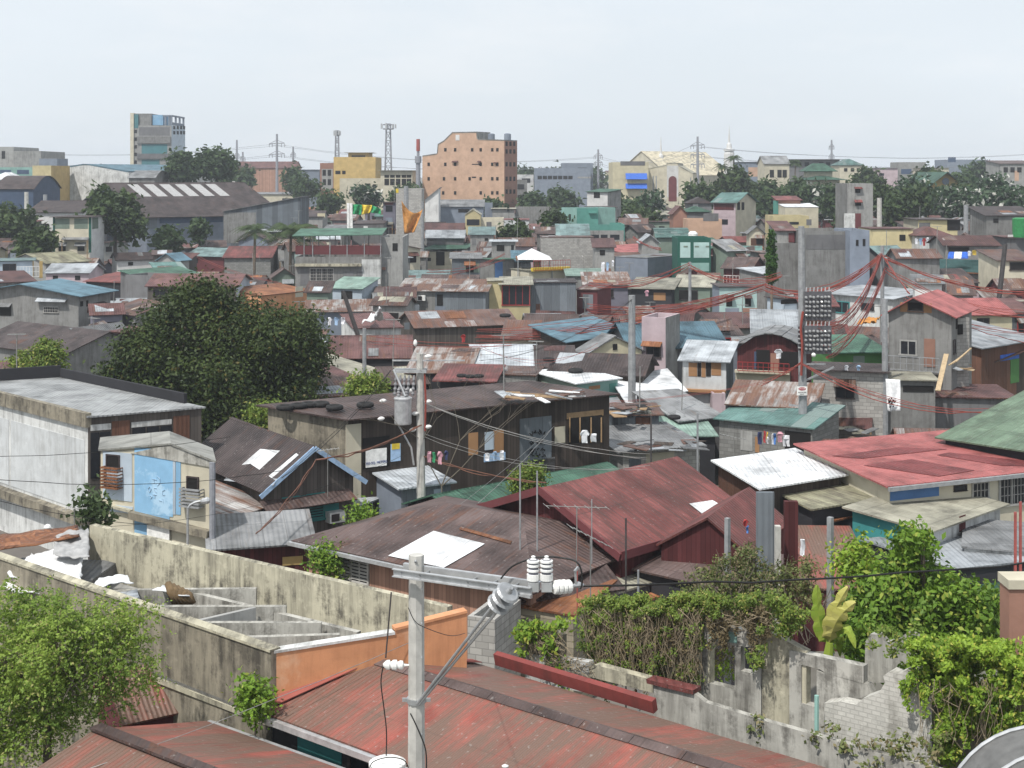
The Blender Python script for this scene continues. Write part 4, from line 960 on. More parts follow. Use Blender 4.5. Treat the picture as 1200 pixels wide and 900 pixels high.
for (x0_, x1_) in ((667, 668), (679, 680), (692, 693), (704, 705.5)):
    a_, c_ = ray_plane(x0_, 489, Vector(q.O), pn), ray_plane(x0_, 518, Vector(q.O), pn); b = MB(); b.bar(a_ + pn*.05, c_ + pn*.05, .07); part('post', b, M('wood'), q.t)
rng_ = random.Random(5); b = MB()                     # brushed black scrawl on the grey shutter
for row in (507, 519, 527, 533):
    x = 620
    while x < 638:
        A = ray_plane(x, row + rng_.uniform(-2, 2), Vector(q.O), pn) + pn*.05; C = ray_plane(x + rng_.uniform(-2, 3), row + rng_.uniform(-4, 4), Vector(q.O), pn) + pn*.05
        b.bar(A, C, .035); x += 1.6
part('scrawl', b, M('ink_black'), q.t)
# ---- peach house with white patched roof
q = h('peach boarded house with a rusty brown hip roof and a bright white roof patch', (362, 635, 622, 691), 3.6, 8, 'hip', 1.05, 'brown', 'peach', 'f:j,400,648,411,682;f:j,413,652,431,688;f:j,402,650,404,652', ov=.45, see=.55)
pl = [q.pt(0, -.45, q.z), q.pt(q.W, -.45, q.z), q.pt(q.W/2, q.D/2, q.z + 1.05)]
patch(q, [(455, 651), (508, 622), (568, 637), (555, 645), (520, 665)], 'r.wht', plane=pl, lift=.035)
patch(q, [(540, 617), (600, 634), (598, 637), (538, 620)], 'r.orust', plane=pl, lift=.035)
b = MB(); b.bar(q.pt(-.5, -.52, q.z - .02), q.pt(q.W + .4, -.52, q.z - .02), .13, .13); part('gutter', b, M('galv'), q.t)
h('brown speckled gable roof behind the white line insulators', (604, 703, 722, 689), 3.2, 5.5, 'gable', .8, 'brown', 'htin', ov=.25)
h('brown ridge roof between the peach house and the big red roof', (600, 655, 704, 648), 3.4, 4, 'gable', .7, 'brown', 'mar', ov=.25)
h('tan fibre cement roof shack below the brown speckled gable', (688, 706, 779, 679), 2.9, 4, 'shed', .5, 'tan', 'dtin', ov=.1)
h('weathered yellowish tin wall shack behind the vine covered ruin', (590, 708, 672, 722), 3.0, 3, 'shed', .3, 'orust', 'htin', ov=.1)
h('small rusty lean-to roofs behind the vine wall', (672, 722, 770, 700), 2.5, 3, 'shed', .4, 'orust', 'htin', ov=.15)
h('small concrete block stub beside the orange parapet', (548, 722, 580, 726), 3.4, 2.2, 'para', 0, 'conc', 'lblk', ov=0)
# ---- big red roof
q = h('large maroon walled house with a long faded red roof and a white roof sheet', (727, 646, 873, 603), 4.0, (566, 597), 'gable', 1.5, 'red', 'mar', ov=.35, see=.8)
pl = [q.pt(0, 0, q.z), q.pt(q.W, 0, q.z), q.pt(0, q.D/2, q.z + 1.5)]
patch(q, [(808, 590), (835, 586), (862, 602), (832, 609)], 'r.wht', plane=pl)
b = MB(); b.bar(q.pt(-.45, -.4, q.z - .05), q.pt(-.45, q.D/2, q.z + 1.5), .06, .28); b.bar(q.pt(-.45, q.D + .4, q.z - .05), q.pt(-.45, q.D/2, q.z + 1.5), .06, .28); b.bar(q.pt(-.4, -.42, q.z + .0), q.pt(q.W + .3, -.42, q.z + .0), .06, .3); part('barge_board', b, M('w.marp'), q.t)
q2 = h('red gabled porch wing joined to the front of the large red roof', (775, 637, 877, 649), 4.1, 5, 'gablef', 1.05, 'red', 'mar', ov=.15, ridge=.55)
h('brown lean-to roof under the red gabled porch', (750, 668, 866, 694), 3.3, 3, 'shed', .45, 'brown', 'dark', ov=.2)
h('long dark green ridge roof directly behind the large red roof', (546, 611, 745, 570), 2.7, 4, 'gable', .7, 'grn', 'dark', ov=.2)
# ---- right front group
q = h('cream house with a wide patched pink red roof and grilled windows', (1042, 569, 1290, 543), 4.4, (942, 532), 'shed', .35, 'pink', 'pcream', 'f:P:blue,1043,566,1100,584;f:d,1118,569,1132,575;f:g,1140,566,1157,583;f:g,1172,559,1199,590', ov=.35, see=.55)
pl = [q.pt(0, 0, q.h(0, 0)), q.pt(q.W, 0, q.h(0, 0)), q.pt(0, q.D, q.h(0, q.D))]
patch(q, [(975, 534), (1055, 524), (1110, 526), (1010, 537)], 'r.dred', plane=pl); patch(q, [(1012, 545), (1068, 538), (1142, 551), (1100, 558)], 'r.dred', plane=pl); patch(q, [(1098, 533), (1112, 530), (1200, 540), (1200, 546), (1172, 545)], 'r.dred', plane=pl)
b = MB(); b.bar(q.pt(-.3, -.42, q.z - .05), q.pt(q.W, -.42, q.z - .05), .14, .16); part('gutter', b, M('gpole'), q.t)
h('dark timber house with a bright white sheet roof left of the pink red roof', (893, 572, 985, 557), 4.2, (842, 546), 'shed', .15, 'wht', 'wood', sw='rustw', ov=.3, see=.55)
h('house with a lichen streaked greenish roof below the white sheet roof', (952, 597, 1042, 582), 3.6, (893, 573), 'shed', .2, 'olive', 'dark', ov=.2)
h('rust streaked lower roof strip below the lichen streaked roof', (974, 611, 1050, 591), 3.0, (950, 598), 'shed', .15, 'orust', 'dark', ov=.2)
h('teal walled house with a beige fibre cement roof', (1088, 622, 1172, 592), 3.4, (999, 604), 'shed', .25, 'tan', 'dwhite', 'f:P:mar,1124,604,1131,622', sw='tealw', ov=.3, see=.55)
h('shed with bright pale metal roof sloping to the right behind the glossy tree', (1118, 668, 1222, 657), 2.7, (1012, 634), 'flat', 0, 'gal', 'dark', ov=.1)
h('low grey patched flat roof right of the beige roof', (1130, 642, 1230, 650), 2.9, 4.5, 'flat', 0, 'gry', 'dwhite', ov=.1)
h('dark walled shed under the pale metal roof beside the brown pillar', (1120, 690, 1190, 700), 2.0, 3, 'flat', 0, 'grn', 'dconc', ov=.1)
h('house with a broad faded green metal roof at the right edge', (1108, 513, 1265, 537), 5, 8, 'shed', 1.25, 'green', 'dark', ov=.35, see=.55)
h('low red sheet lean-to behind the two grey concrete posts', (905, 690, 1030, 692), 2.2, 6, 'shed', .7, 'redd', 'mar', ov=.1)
# ---- middle right
q = h('hollow block house with a teal ribbed roof and washing under the eave', (843, 491, 952, 503), 3.7, 3.6, 'shed', .6, 'teal', 'cblk', 'f:P:lconc,868,505,882,528;f:P:ply,885,512,890,530;f:l:hole,920,506,950,530', ov=.25, see=.85)
h('low house with rust striped roof behind the teal ribbed roof', (853, 475, 955, 480), 4.2, 4, 'shed', .7, 'galr', 'dark', ov=.2)
q = h('unplastered hollow block house with one small awning window behind the meter pole', (953, 434, 1037, 437), 5.7, 3, 'flat', 0, 'dbrown', 'lblk', 'f:d,981,455,1000,466;f:n:r.galr,976,444,1003,452', ov=.3, see=.55)
h('bright green plank shack with a dark green roof above the block house', (977, 414, 1037, 413), 6.0, 4, 'shed', .5, 'grn', 'grn', 'f:P:sage,1000,417,1013,426', ov=.25)
q = h('grey rendered house with a gable, balcony rail and red roof behind', (1041, 366, 1115, 369.5), 8.6, 6, 'gablef', .95, 'pink', 'conc', 'f:P:ply,1055,355,1092,366;f:h,1065,355,1081,364;f:d:w.lconc,1056,400,1073,415;f:o:brick_,1083,397,1096,430;f:b:gpole,1043,417,1103,433;f:s,1040,433,1104,436;r:d,1120,372,1123,385;r:d,1117,399,1119,414'.replace('brick_', 'w.brick'), ov=.4, ridge=.42, see=.55)
h('unplastered block extension against the right side of the grey gabled house', (1115, 373, 1136, 372), 8.3, 5, 'para', 0, 'conc', 'lblk', 'f:d,1122,380,1128,392', ov=0)
h('low block room with pale slab roof under the grey balcony', (1040, 446, 1096, 447), 5.2, 3, 'flat', 0, 'tan', 'conc', 'f:l:hole,1058,452,1094,459', ov=.25)
h('house with raspberry red roof right of the grey gabled house', (1122, 369, 1186, 368), 6.5, 6, 'gable', .9, 'pink', 'cream', 'f:d,1146,374,1158,388', ov=.3)
h('long maroon edged flat roof shed in the shade under the block extension', (1060, 466, 1190, 468), 4.0, 5, 'flat', 0, 'mar', 'dconc', ov=.2)
h('corrugated white shed with rust doors at the right edge', (1150, 408, 1215, 398), 5.5, 5, 'shed', .8, 'gal', 'rustw', 'f:P:tarp_blue,1172,414,1200,421;f:P:grn,1184,420,1200,448', ov=.4)
h('open timber shack heaped with boards left of the corrugated white shed', (1132, 420, 1165, 424), 4.4, 4, 'shed', .5, 'rust', 'wood', ov=.3)
q = h('small upstairs white house with plywood shutters and a pale tin roof', (800, 422, 851, 424), 4.9, 3.2, 'shed', .75, 'gal', 'whitew', 'f:P:ply,807,425,817,441;f:l:hole,817.5,425,821.5,441;f:P:ply,822,422,827,442;f:l:hole,827.5,425,833,441;f:P:ply,833.5,424,845,440;f:s:w.ply,800,456,851,459', sw='dtin', ov=.3, see=.55)
h('pale pink sign wall below the small upstairs white house', (835, 461, 850, 461), 3.0, 1.2, 'para', 0, 'conc', 'pink', ov=0)
q = h('tall narrow pink rendered tower with a grey right side and one awning window', (752, 371, 780, 372.2), 6.9, 3.4, 'para', 0, 'conc', 'pink', 'f:d,759,406,773,418;f:n:r.orust,753,400,776,405', sw='lconc', ov=0, see=.55)
h('cream gable wall house left of the pink tower', (688, 415, 752, 411), 4.5, 1.6, 'gablef', 1.1, 'gry', 'cream', 'f:d,718,403,723,410', ov=.2)
h('dark gable roof below the cream gable wall', (646, 436, 752, 440), 4.2, 5, 'gable', .9, 'dbrown', 'wood', ov=.3)
h('grey weathered flat roof with dark joints in front of the cream gable wall', (680, 447, 752, 446), 3.8, 6, 'shed', .5, 'tan', 'dconc', ov=.1)
h('dark timber house with a broad light blue roof', (665, 401, 738, 390), 4.7, (624, 388), 'shed', .4, 'blu', 'wood', ov=.4, see=.55)
h('house with steel blue roof and white ridge behind the pink tower', (742, 406, 846, 404), 4.6, 7, 'gable', 1.3, 'blu', 'dconc', ov=.5)
q = h('box house with a clean white flat roof carrying a tyre', (676, 450, 724, 444), 4.2, (627, 436), 'flat', 0, 'wht', 'lturq', 'f:P:ply,690,452,703,456;f:P:turq,714,449,722,466', sw='sage', ov=.25, see=.55)
h('bare hollow block wall house left of the clean white flat roof', (578, 440, 628, 441), 4.2, 4, 'flat', 0, 'rust', 'cblk', ov=.1)
q = h('dark shack with a bright red sheet roof holding old tyres', (516, 446, 575, 447), 4.2, 4, 'shed', .35, 'red', 'dark', 'f:P:marp,561,448,575,461', ov=.45, see=.55)
h('house with a shiny white tin roof below the pink tower', (737, 473, 803, 459), 3.4, (718, 453), 'shed', .4, 'wht', 'wood', ov=.25, see=.55)
h('low pale tin roof below the shiny white tin roof', (742, 486, 800, 478), 2.7, 4, 'shed', .3, 'gal', 'dark', ov=.2)
h('grey roof with one pale blue strip right of the pale tin roofs', (796, 494, 846, 490), 3.2, 5, 'shed', .8, 'gry', 'dconc', ov=.2)
h('low mint green sheet roof between the grey roofs and the teal ribbed roof', (776, 513, 838, 512), 2.7, 4, 'shed', .5, 'mint', 'dark', ov=.2)
q = h('block shack with a roof of loose rusted sheets and a pale sheet on its wall', (730, 530, 820, 523), 3.0, 4, 'shed', .4, 'gry', 'lblk', 'f:P:pcream,757,530,790,548;f:P:tin,737,537,751,556', sw='cblk', ov=.3)
h('patchwork tin shack leaning on the right end of the long dark timber building', (718, 487, 772, 487), 4.0, 3.5, 'flat', 0, 'rust', 'dtin', 'f:P:rustw,745,489,762,502;f:P:tin,724,489,744,500', ov=.25)
# striped middle roofs
h('rust and white striped tin roof in the middle of the slum', (478, 437, 549, 438), 3.8, 9, 'gable', 1.1, 'galr', 'dark', ov=.2)
h('bright pale tin roof right of the rust and white striped roof', (550, 431, 629, 431), 4.0, 8, 'gable', 1.0, 'gal', 'dark', ov=.15)
h('dark brown gable roof right of the bright pale tin roof', (629, 432, 674, 432), 4.0, 8, 'gable', 1.0, 'dbrown', 'dark', ov=.15)
h('wide maroon roof left of the rust and white striped roof', (386, 421, 482, 420), 3.6, 9, 'gable', 1.1, 'mar', 'dark', ov=.2)
h('maroon roof in the gap right of the big tree', (358, 455, 424, 446), 3.4, 6, 'shed', 1.0, 'mar', 'dark', ov=.2)
h('dull tan roof sheet beside the maroon roofs right of the big tree', (424, 444, 456, 438), 3.4, 6, 'shed', 1.0, 'tan', 'dark', ov=.1)
h('rusty roof behind the small bright bush right of the big tree', (366, 466, 440, 462), 3.2, 4, 'shed', .5, 'rust', 'gwood', ov=.2)
h('low brown gable between the tan roof sheet and the transformer pole', (452, 452, 500, 450), 3.2, 5, 'gable', .8, 'brown', 'dark', ov=.2)
# ---- centre rows
q = h('grey plank and tin house with a rust patched roof and an air conditioner', (468, 341, 569, 342), 5.5, 4.5, 'shed', .75, 'galr', 'tin', 'f:P:conc,469,342,510,375;f:A,490,346,499,352;f:d,512,345,519,358;f:P:gblue,510,359,522,376', ov=.3, see=.5)
q = h('cream rendered house with a large dark bay window', (571, 330, 588, 330), 6.3, 4, 'flat', 0, 'tan', 'pyel', ov=.1)
q = h('cream bay of the rendered house with red framed dark panes', (588, 334, 621, 334), 6.0, 4, 'shed', .4, 'tan', 'pyel', 'f:d:redpaint,589,335,620,357', ov=.35, see=.5)
h('grey sheet metal walled building with a dark flat roof', (622, 332, 675, 332), 6.1, 5, 'flat', 0, 'dbrown', 'tin', 'f:P:rustw,628,356,633,366', sw='marp', ov=.12, see=.5)
h('maroon walled lean-to right of the grey sheet metal wall', (676, 340, 700, 341), 5.2, 3.5, 'shed', .4, 'mar', 'marp', 'f:P:tin,683,345,695,362', ov=.15)
h('narrow blue and concrete stair box behind the cream bay', (579, 305, 602, 304), 6.6, 3, 'flat', 0, 'grn', 'conc', 'f:P:blue,580,307,589,326', ov=.3)
h('open roof deck with red rail and yellow ledge behind the grey sheet metal building', (620, 318, 666, 316), 5.6, 4, 'flat', 0, 'tan', 'pcream', 'f:b:redpaint,622,305,665,316;f:s:tarp_yellow,622,313,666,317', ov=.1)
h('pale teal low roof right of the red railed deck', (664, 324, 706, 324), 5.2, 5, 'shed', .5, 'mint', 'conc', ov=.2)
q = h('house with a sagging rust brown roof and dark shaded front above the red cables', (687, 334, 736, 334), 5.0, 5, 'shed', .9, 'galr', 'purple', 'f:h,703,340,718,348', ov=.4)
h('house with ochre and white sheet roof right of the sagging rust roof', (740, 338, 787, 339), 4.9, 5, 'shed', .7, 'tan', 'dark', 'f:P:ply,766,343,780,352', ov=.35)
h('sage green house with a tan rusted roof and a wide dark window', (788, 336, 832, 337), 5.0, 5, 'shed', .8, 'tan', 'sage', 'f:h,797,341,817,351', ov=.3)
q = h('mint green house with two red framed windows', (843, 337, 887, 337), 5.6, 5, 'flat', 0, 'dbrown', 'mint', 'f:d:redpaint,851,349,858,359;f:n:r.mar,850,346,860,349;f:d:redpaint,873,349,880,359;f:n:r.mar,872,346,881,349;f:P:gblue,850,361,866,366;f:P:brick,870,361,887,366', sw='gblue', ov=.15, see=.5)
q = h('grey house with two tiny windows behind the sagging rust roof', (759, 303, 808, 299), 6.6, 5, 'flat', 0, 'gry', 'gblue', 'f,790,300,793,306;f,799,302,802,306;f:d,784,320,793,326', ov=.0, see=.5)
h('dark fronted house with brown roof and hanging washing left of the grey house', (701, 304, 754, 304), 6.0, 5, 'shed', .5, 'rust', 'gblue', 'f:h,702,307,713,321;f:P:gblue,728,306,742,322;f:h,748,306,757,318', ov=.35)
h('long house with a raspberry red roof left of the green shop', (735, 298, 794, 293), 6.2, 5, 'shed', .8, 'pink', 'marp', ov=.1)
q = h('two storey shop front framed in dark green with mint panels', (794, 279, 833, 279), 0, 6, 'para', 0, 'conc', 'dgrn', 'f:P:mint,797,284,809,302;f:P:mint,813,284,831,302;f:P:lturq,798,308,831,318;f:l:w.sage,801,288,806,290;f:l:w.sage,814,288,819,290;f:l:w.sage,827,288,831,290', vb=316, yd=172, ov=0, see=.36)
h('small green barrel roof behind the green shop', (770, 279, 806, 279), 0, 6, 'vaultd', 1.2, 'teal', 'sage', yd=192)
h('white shack with a rounded pale roof left of the green barrel roof', (752, 284, 772, 284), 0, 5, 'gablef', .9, 'gal', 'lconc', yd=185)
h('rusty red awning house right of the bare block wall', (697, 290, 720, 289), 0, 5, 'shed', .8, 'mar', 'lconc', 'f:h,703,293,709,299', yd=178)
h('bare hollow block wall building with no windows', (634, 279, 696, 279), 0, 6, 'flat', 0, 'rust', 'lblk', vb=308, yd=188, ov=.05, see=.36)
h('half height block wall in front of the bare block building', (660, 301, 684, 302), 0, 3, 'para', 0, 'conc', 'lblk', yd=176, ov=0)
q = h('turquoise two tone building above the bare block wall', (676, 244, 701, 245), 0, 7, 'para', 0, 'conc', 'turq', 'f:s:w.turq,690,248,699,250', vb=264, yd=215, ov=0, see=.36)
h('pale turquoise wing with two slit windows', (658, 243, 676, 243.5), 0, 7, 'para', 0, 'conc', 'lturq', 'f,661,251,663,258;f,667,251,669,258', yd=(219, 215), ov=0)
h('lower turquoise storey with grey windows beneath it', (690, 263, 732, 262), 0, 8, 'para', 0, 'conc', 'turq', 'f:P:lconc,690,270,731,283;f:l,691,275,702,281;f:l,704,275,712,281;f:l,715,275,726,281', yd=210, ov=0)
h('grey green sloping roof between the block wall and the turquoise wing', (654, 278, 690, 278), 0, 5, 'shed', 1.5, 'tgry', 'conc', yd=196)
h('white box house with a thin green roof', (688, 225, 712, 225), 0, 4, 'shed', .4, 'grn', 'white', 'f,696,225,703,232', yd=(252, 249), sw='lconc', see=.5)
h('low flat grey roofed house under the white box house', (689, 243, 722, 242), 0, 6, 'flat', 0, 'dbrown', 'conc', yd=240)
q = h('tall house with green roof and pink and cream storeys', (836, 237, 862, 237), 0, 8, 'gable', 1.4, 'teal', 'pink', 'f:l:w.mar,837,239,860,246;f:P:pink,838,247,862,254;f:l:glass,843,257,853,263;r:d,864,237,867,246;r:d,869,237,872,246', vb=262, yd=(219.5, 217.5), sw='pcream', see=.6, ov=.4)
h('dark grey house with stepped dark roof left of the pink and cream house', (808, 239, 834, 239), 0, 6, 'hip', 1.0, 'dbrown', 'dconc', 'f:P:white,812,239,818,244', yd=235)
h('green hipped roof below the dark grey stepped house', (802, 249, 832, 249), 0, 5, 'hip', .9, 'grn', 'dconc', yd=228)
h('salmon orange wall house left of the pink and cream house', (806, 257, 846, 259), 0, 6, 'para', 0, 'conc', 'porange', 'f:P:dconc,824,250,842,259', yd=205, ov=0, see=.55)
h('rusty gable hut left of the salmon orange wall', (789, 250, 805, 252), 0, 5, 'gablef', 1.0, 'mar', 'brick', yd=212)
h('yellow cream house with a white block behind', (906, 253, 948, 254), 0, 6, 'para', 0, 'conc', 'pyel', 'f:l:glass,925,260,936,263;f:P:dconc,945,257,951,264', yd=190, ov=0, see=.36)
h('white ribbed block behind the yellow cream house', (920, 243, 959, 242), 0, 6, 'shed', .4, 'wht', 'pcream', yd=200, ov=.05)
h('red canopied green stall left of the white ribbed block', (912, 235, 938, 235), 0, 4, 'shed', .5, 'red', 'brick', 'f:P:turq,906,235,912,251', yd=205)
q = h('slim grey four storey house with two red awnings', (993, 215, 1023, 214), 0, 7, 'para', 0, 'conc', 'lconc', 'f:d,1002,221,1008,226;f:n:r.red,1001,219,1010,221;f:d,1002,237,1009,241;f:n:r.red,1001,234,1010,237;f:P:marp,1002,250,1009,269;f:P:dwhite,989,250,1002,268', vb=268, yd=188, sw='conc', ov=0, see=.5)
q = h('large bare grey concrete building behind the tall meter pole', (944, 271, 996, 269), 0, 9, 'para', 0, 'conc', 'conc', 'f:P:dconc,944,275,992,292', vb=312, yd=145, ov=0, see=.36)
h('pale grey right bay of the bare concrete building', (996, 270, 1019, 269), 0, 7, 'para', 0, 'conc', 'gblue', 'f,1003,281,1006,288;f,1011,280,1014,288', vb=312, yd=143, ov=0)
h('small red roofed hut left of the bare concrete building', (911, 271, 930, 268), 0, 5, 'shed', .8, 'mar', 'lconc', 'f:o:w.marp,924,273,931,284', yd=150)
h('grey concrete house with barred balcony below the small red roofed hut', (909, 285, 944, 284), 0, 6, 'para', 0, 'conc', 'conc', yd=148, ov=0)
h('flat cream yellow house with one window and a thin red roof edge', (1020, 269, 1070, 268.5), 0, 6, 'flat', 0, 'mar', 'pyel', 'f:d:frame,1054,275,1061,282', vb=287, yd=170, ov=.1, see=.36)
q = h('cream house with dark upstairs windows', (1076, 258, 1122, 256), 0, 7, 'flat', 0, 'dbrown', 'pyel', 'f:l:w.dconc,1077,261,1090,271;f:l:hole,1110,257,1125,270', vb=280, yd=185, sw='pcream', ov=.3, see=.5)  # upstairs windows are flat dark panels
h('small hip roofed room with washing under its eave in front of the cream house', (1074, 277, 1112, 278), 0, 5, 'hip', 1.0, 'mar', 'dwhite', yd=168, ov=.4)
h('long dull maroon roof with washing hung below', (1108, 288, 1170, 289), 0, 6, 'gable', .9, 'mar', 'conc', 'f:h,1112,290,1135,296', yd=155, ov=.3)
h('grey block house at the right edge below the flowering trees', (1156, 253, 1215, 251), 0, 7, 'shed', 1.0, 'dbrown', 'conc', 'f:d,1164,256,1170,261', yd=190)
h('pale stall with white fascia beside the green tank', (1180, 279, 1215, 278), 0, 5, 'flat', 0, 'mar', 'dconc', 'f:P:white,1181,275,1200,279', yd=165)
h('timber shack with a dark open front at the right edge', (1170, 306, 1215, 305), 0, 6, 'shed', .7, 'rust', 'pcream', 'f:h,1184,308,1200,316', yd=140)
# around the concrete balcony building
q = h('weathered concrete house with a roof deck under a green canopy', (346, 301, 447, 302), 0, 8, 'para', 0, 'conc', 'conc', 'f:g,364,315,390,332;f:l:w.dconc,402,318,414,324;f:l:w.dconc,418,318,425,323;f:P:dconc,352,313,362,334;f:P:dwhite,424,304,446,333;f:s:w.dirty,346,309,424,312', vb=333, yd=156, ov=0, see=.36)
b = MB()
for u in (0.1, .2, .4, .6, .8, .99):
    for v_, h_ in ((.15, 2.35), (5, 2.7)): b = MB(); b.bar(q.pt(q.W*u, v_, q.z - (.4 if v_ > 1 else 0)), q.pt(q.W*u, v_, q.z + h_), .1); part('post', b, M('gpole'), q.t)
b = MB(); b.slab([q.pt(-.3, -.4, q.z + 2.35), q.pt(q.W + .1, -.4, q.z + 2.5), q.pt(q.W + .1, 6, q.z + 3.0), q.pt(-.3, 6, q.z + 2.9)], .08); part('canopy', b, M('r.grn'), q.t)
b = MB(); b.box(q.pt(q.W*.5, .2, q.z + .75), q.e*q.W*.5, q.d*.03, Z*.5); part('rail_panel', b, M('w.marp'), q.t)
h('tall grey concrete stair block right of the green canopied deck', (447, 278, 472, 279), 0, 8, 'para', 0, 'conc', 'lconc', 'f:d,460,285,466,294;f:l:w.dconc,440,316,448,334;f:s:w.brick,437,313,452,316', vb=330, yd=157, ov=0, see=.36)
h('tall bare block tower with a yellow corner patch behind the orange tarp', (464, 221, 494, 221), 0, 6, 'para', 0, 'conc', 'lblk', 'f:P:tarp_yellow,464,221,467,226', vb=285, yd=195, ov=0, see=.8)
h('lavender shop house left of the bare block tower', (449, 238, 463, 238), 0, 6, 'flat', 0, 'dbrown', 'purple', 'f:l,452,241,460,248;f:P:marp,451,238,461,240;f:l:w.gblue,452,255,460,262', yd=205, see=.36)
h('dark grey slab walled house below the green and yellow tarp', (413, 263, 450, 257), 0, 6, 'shed', .3, 'dbrown', 'dconc', 'f:P:white,426,265,431,275;f:l:w.lconc,443,267,447,270', yd=200, sw='dconc', ov=.05, see=.5)
q = h('cream roof deck house under a thin green canopy on posts', (494, 295, 535, 295), 6, 5, 'flat', 0, 'conc', 'pcream', 'f:g,501,302,505,306;f:l:hole,511,294,521,311;f:P:pcream,521,311,535,321', ov=.05, see=.5)
b = MB(); b.slab([q.pt(-.2, -.5, q.z + .35), q.pt(q.W*1.3, -.5, q.z + .5), q.pt(q.W*1.5, 5, q.z + .9), q.pt(q.W*.5, 5, q.z + 1.1)], .07); part('canopy', b, M('r.grn'), q.t)
b = MB()
for u in (0.02, .5, 1.0, 1.28): b = MB(); b.bar(q.pt(q.W*u, -.3, 0 if u > 1 else q.z), q.pt(q.W*u, -.3, q.z + .42), .09); part('post', b, M('gpole'), q.t)
h('small pale house with green striped tin roof right of the big tree', (384, 338, 424, 339), 5.2, 4.4, 'shed', .8, 'mint', 'lblue', 'f:d:redpaint,400,341,413,353', ov=.2, see=.5)
h('long low tin roof below the green striped roof', (360, 366, 440, 365), 4.0, 5, 'shed', .6, 'galr', 'gblue', ov=.3)
h('white walled hut with a rusty brown roof left of the grey plank house', (415, 386, 470, 384), 4.2, 5, 'shed', .7, 'mar', 'dwhite', 'f:P:tin,474,378,480,386', ov=.2)
h('rust orange tin lean-to behind the right side of the big tree', (306, 347, 366, 341), 4.6, 5, 'shed', .5, 'orust', 'orange', 'f:P:pcream,346,336,355,348'.replace('f:P', 'f:P'), ov=.1)
h('dark long gable roof with a pale ridge below the cream bay', (488, 384, 604, 380), 4.0, 6, 'gable', 1.0, 'rust', 'gwood', ov=.3)
h('yellow gabled house with a wide dark window in the far middle', (545, 252, 563, 252), 0, 7, 'gablef', .9, 'yelr', 'pyel', 'f:l:glass,547,257,562,264', yd=235).t if False else h('yellow gabled house with a wide dark window in the far middle', (545, 252, 563, 252), 0, 7, 'gablef', .9, 'tan', 'pyel', 'f:l:glass,547,257,562,264', yd=235, ov=.1, see=.36)
h('cream house with a terrace wall right of the yellow gabled house', (563, 256, 590, 256), 0, 7, 'para', 0, 'conc', 'pcream', 'f:l:w.dconc,570,260,576,268', yd=236, ov=0, see=.55)
h('grey terrace tower with water tank behind the cream terrace house', (568, 238, 577, 237), 0, 5, 'para', 0, 'conc', 'gblue', yd=262, ov=0)
h('grey upper house with a flat pale roof behind the cream terrace house', (577, 245, 603, 240), 0, 6, 'flat', 0, 'tan', 'lconc', 'f:l,594,243,597,248', yd=258)
h('white wall house with a red band on top', (591, 258, 620, 259), 0, 6, 'flat', 0, 'red', 'whitew', 'f:l:w.brick,594,265,597,270', yd=225, ov=.08, see=.36)
h('bare grey block building in the far middle right of the terraces', (604, 243, 646, 244), 0, 7, 'para', 0, 'conc', 'conc', yd=262, ov=0)
h('grey house with dark green grey roof and two windows', (551, 275, 578, 276), 0, 6, 'gable', .9, 'tgry', 'lconc', 'f:d,568,279,572,282;f:l:w.dconc,553,280,558,287', yd=196, see=.36)
h('square rendered house with an open dark window and thin pale roof', (576, 284, 604, 284), 0, 5, 'flat', 0, 'gal', 'lconc', 'f:h,582,287,591,294;f:l,599,287,602,293', yd=180, see=.36)
h('blue grey low roofed hall at the foot of the peach apartment block', (515, 242, 566, 242), 0, 8, 'gable', 1.2, 'gry', 'gblue', 'f:h,537,245,550,249', yd=270)
h('white gable end house left of the peach apartment block', (498, 234, 514, 233), 0, 7, 'side', 2.0, 'gry', 'white', yd=262)
h('long house with mottled pale tin roof left of the grey windowed houses', (500, 279, 543, 278), 0, 6, 'gable', 1.0, 'gal', 'dconc', yd=205)
h('brown roofed house behind the mottled pale tin roof', (498, 270, 542, 268), 0, 6, 'gable', 1.0, 'mar', 'conc', yd=225)
h('maroon balcony house with an arched grey roof and shaded veranda', (864, 408, 941, 411), 4.6, 5, 'vault', 1.1, 'gry', 'mar', 'f:l:hole,886,410,902,433;f:l:w.navy,884,412,887,432;f:l:hole,914,412,936,430;f:b:redpaint,866,424,926,434;f:s:w.pcream,862,434,926,437;f:P:pcream,862,437,926,447;f:P:brick,903,414,913,434', ov=.5, see=.55)
h('grey ribbed roof behind the arched veranda roof', (884, 391, 940, 392), 5.0, 6, 'shed', 1.1, 'gal', 'brick', ov=.3)
h('long cream house with a pale roof and green window left of the grey gabled house', (966, 344, 1046, 351), 5.2, 5, 'shed', .5, 'gal', 'dwhite', 'f:d:w.tealw,979,354,995,366;f:d,1010,356,1024,363', ov=.4, see=.55)
h('white panel kiosk behind the meter pole', (920, 351, 937, 350), 5.4, 2.5, 'flat', 0, 'dbrown', 'lblue', 'f:l:hole,915,351,934,356', ov=.2)
h('grey roofed house with a long pale eave right of the cypress', (912, 326, 975, 322), 5.4, 6, 'shed', .7, 'gal', 'conc', ov=.3)
h('brown cottage with white lattice fence left of the cypress', (848, 314, 880, 315), 6, 5, 'gable', 1.1, 'brown', 'mar', 'f:b:wpaint,850,323,890,332', ov=.35)
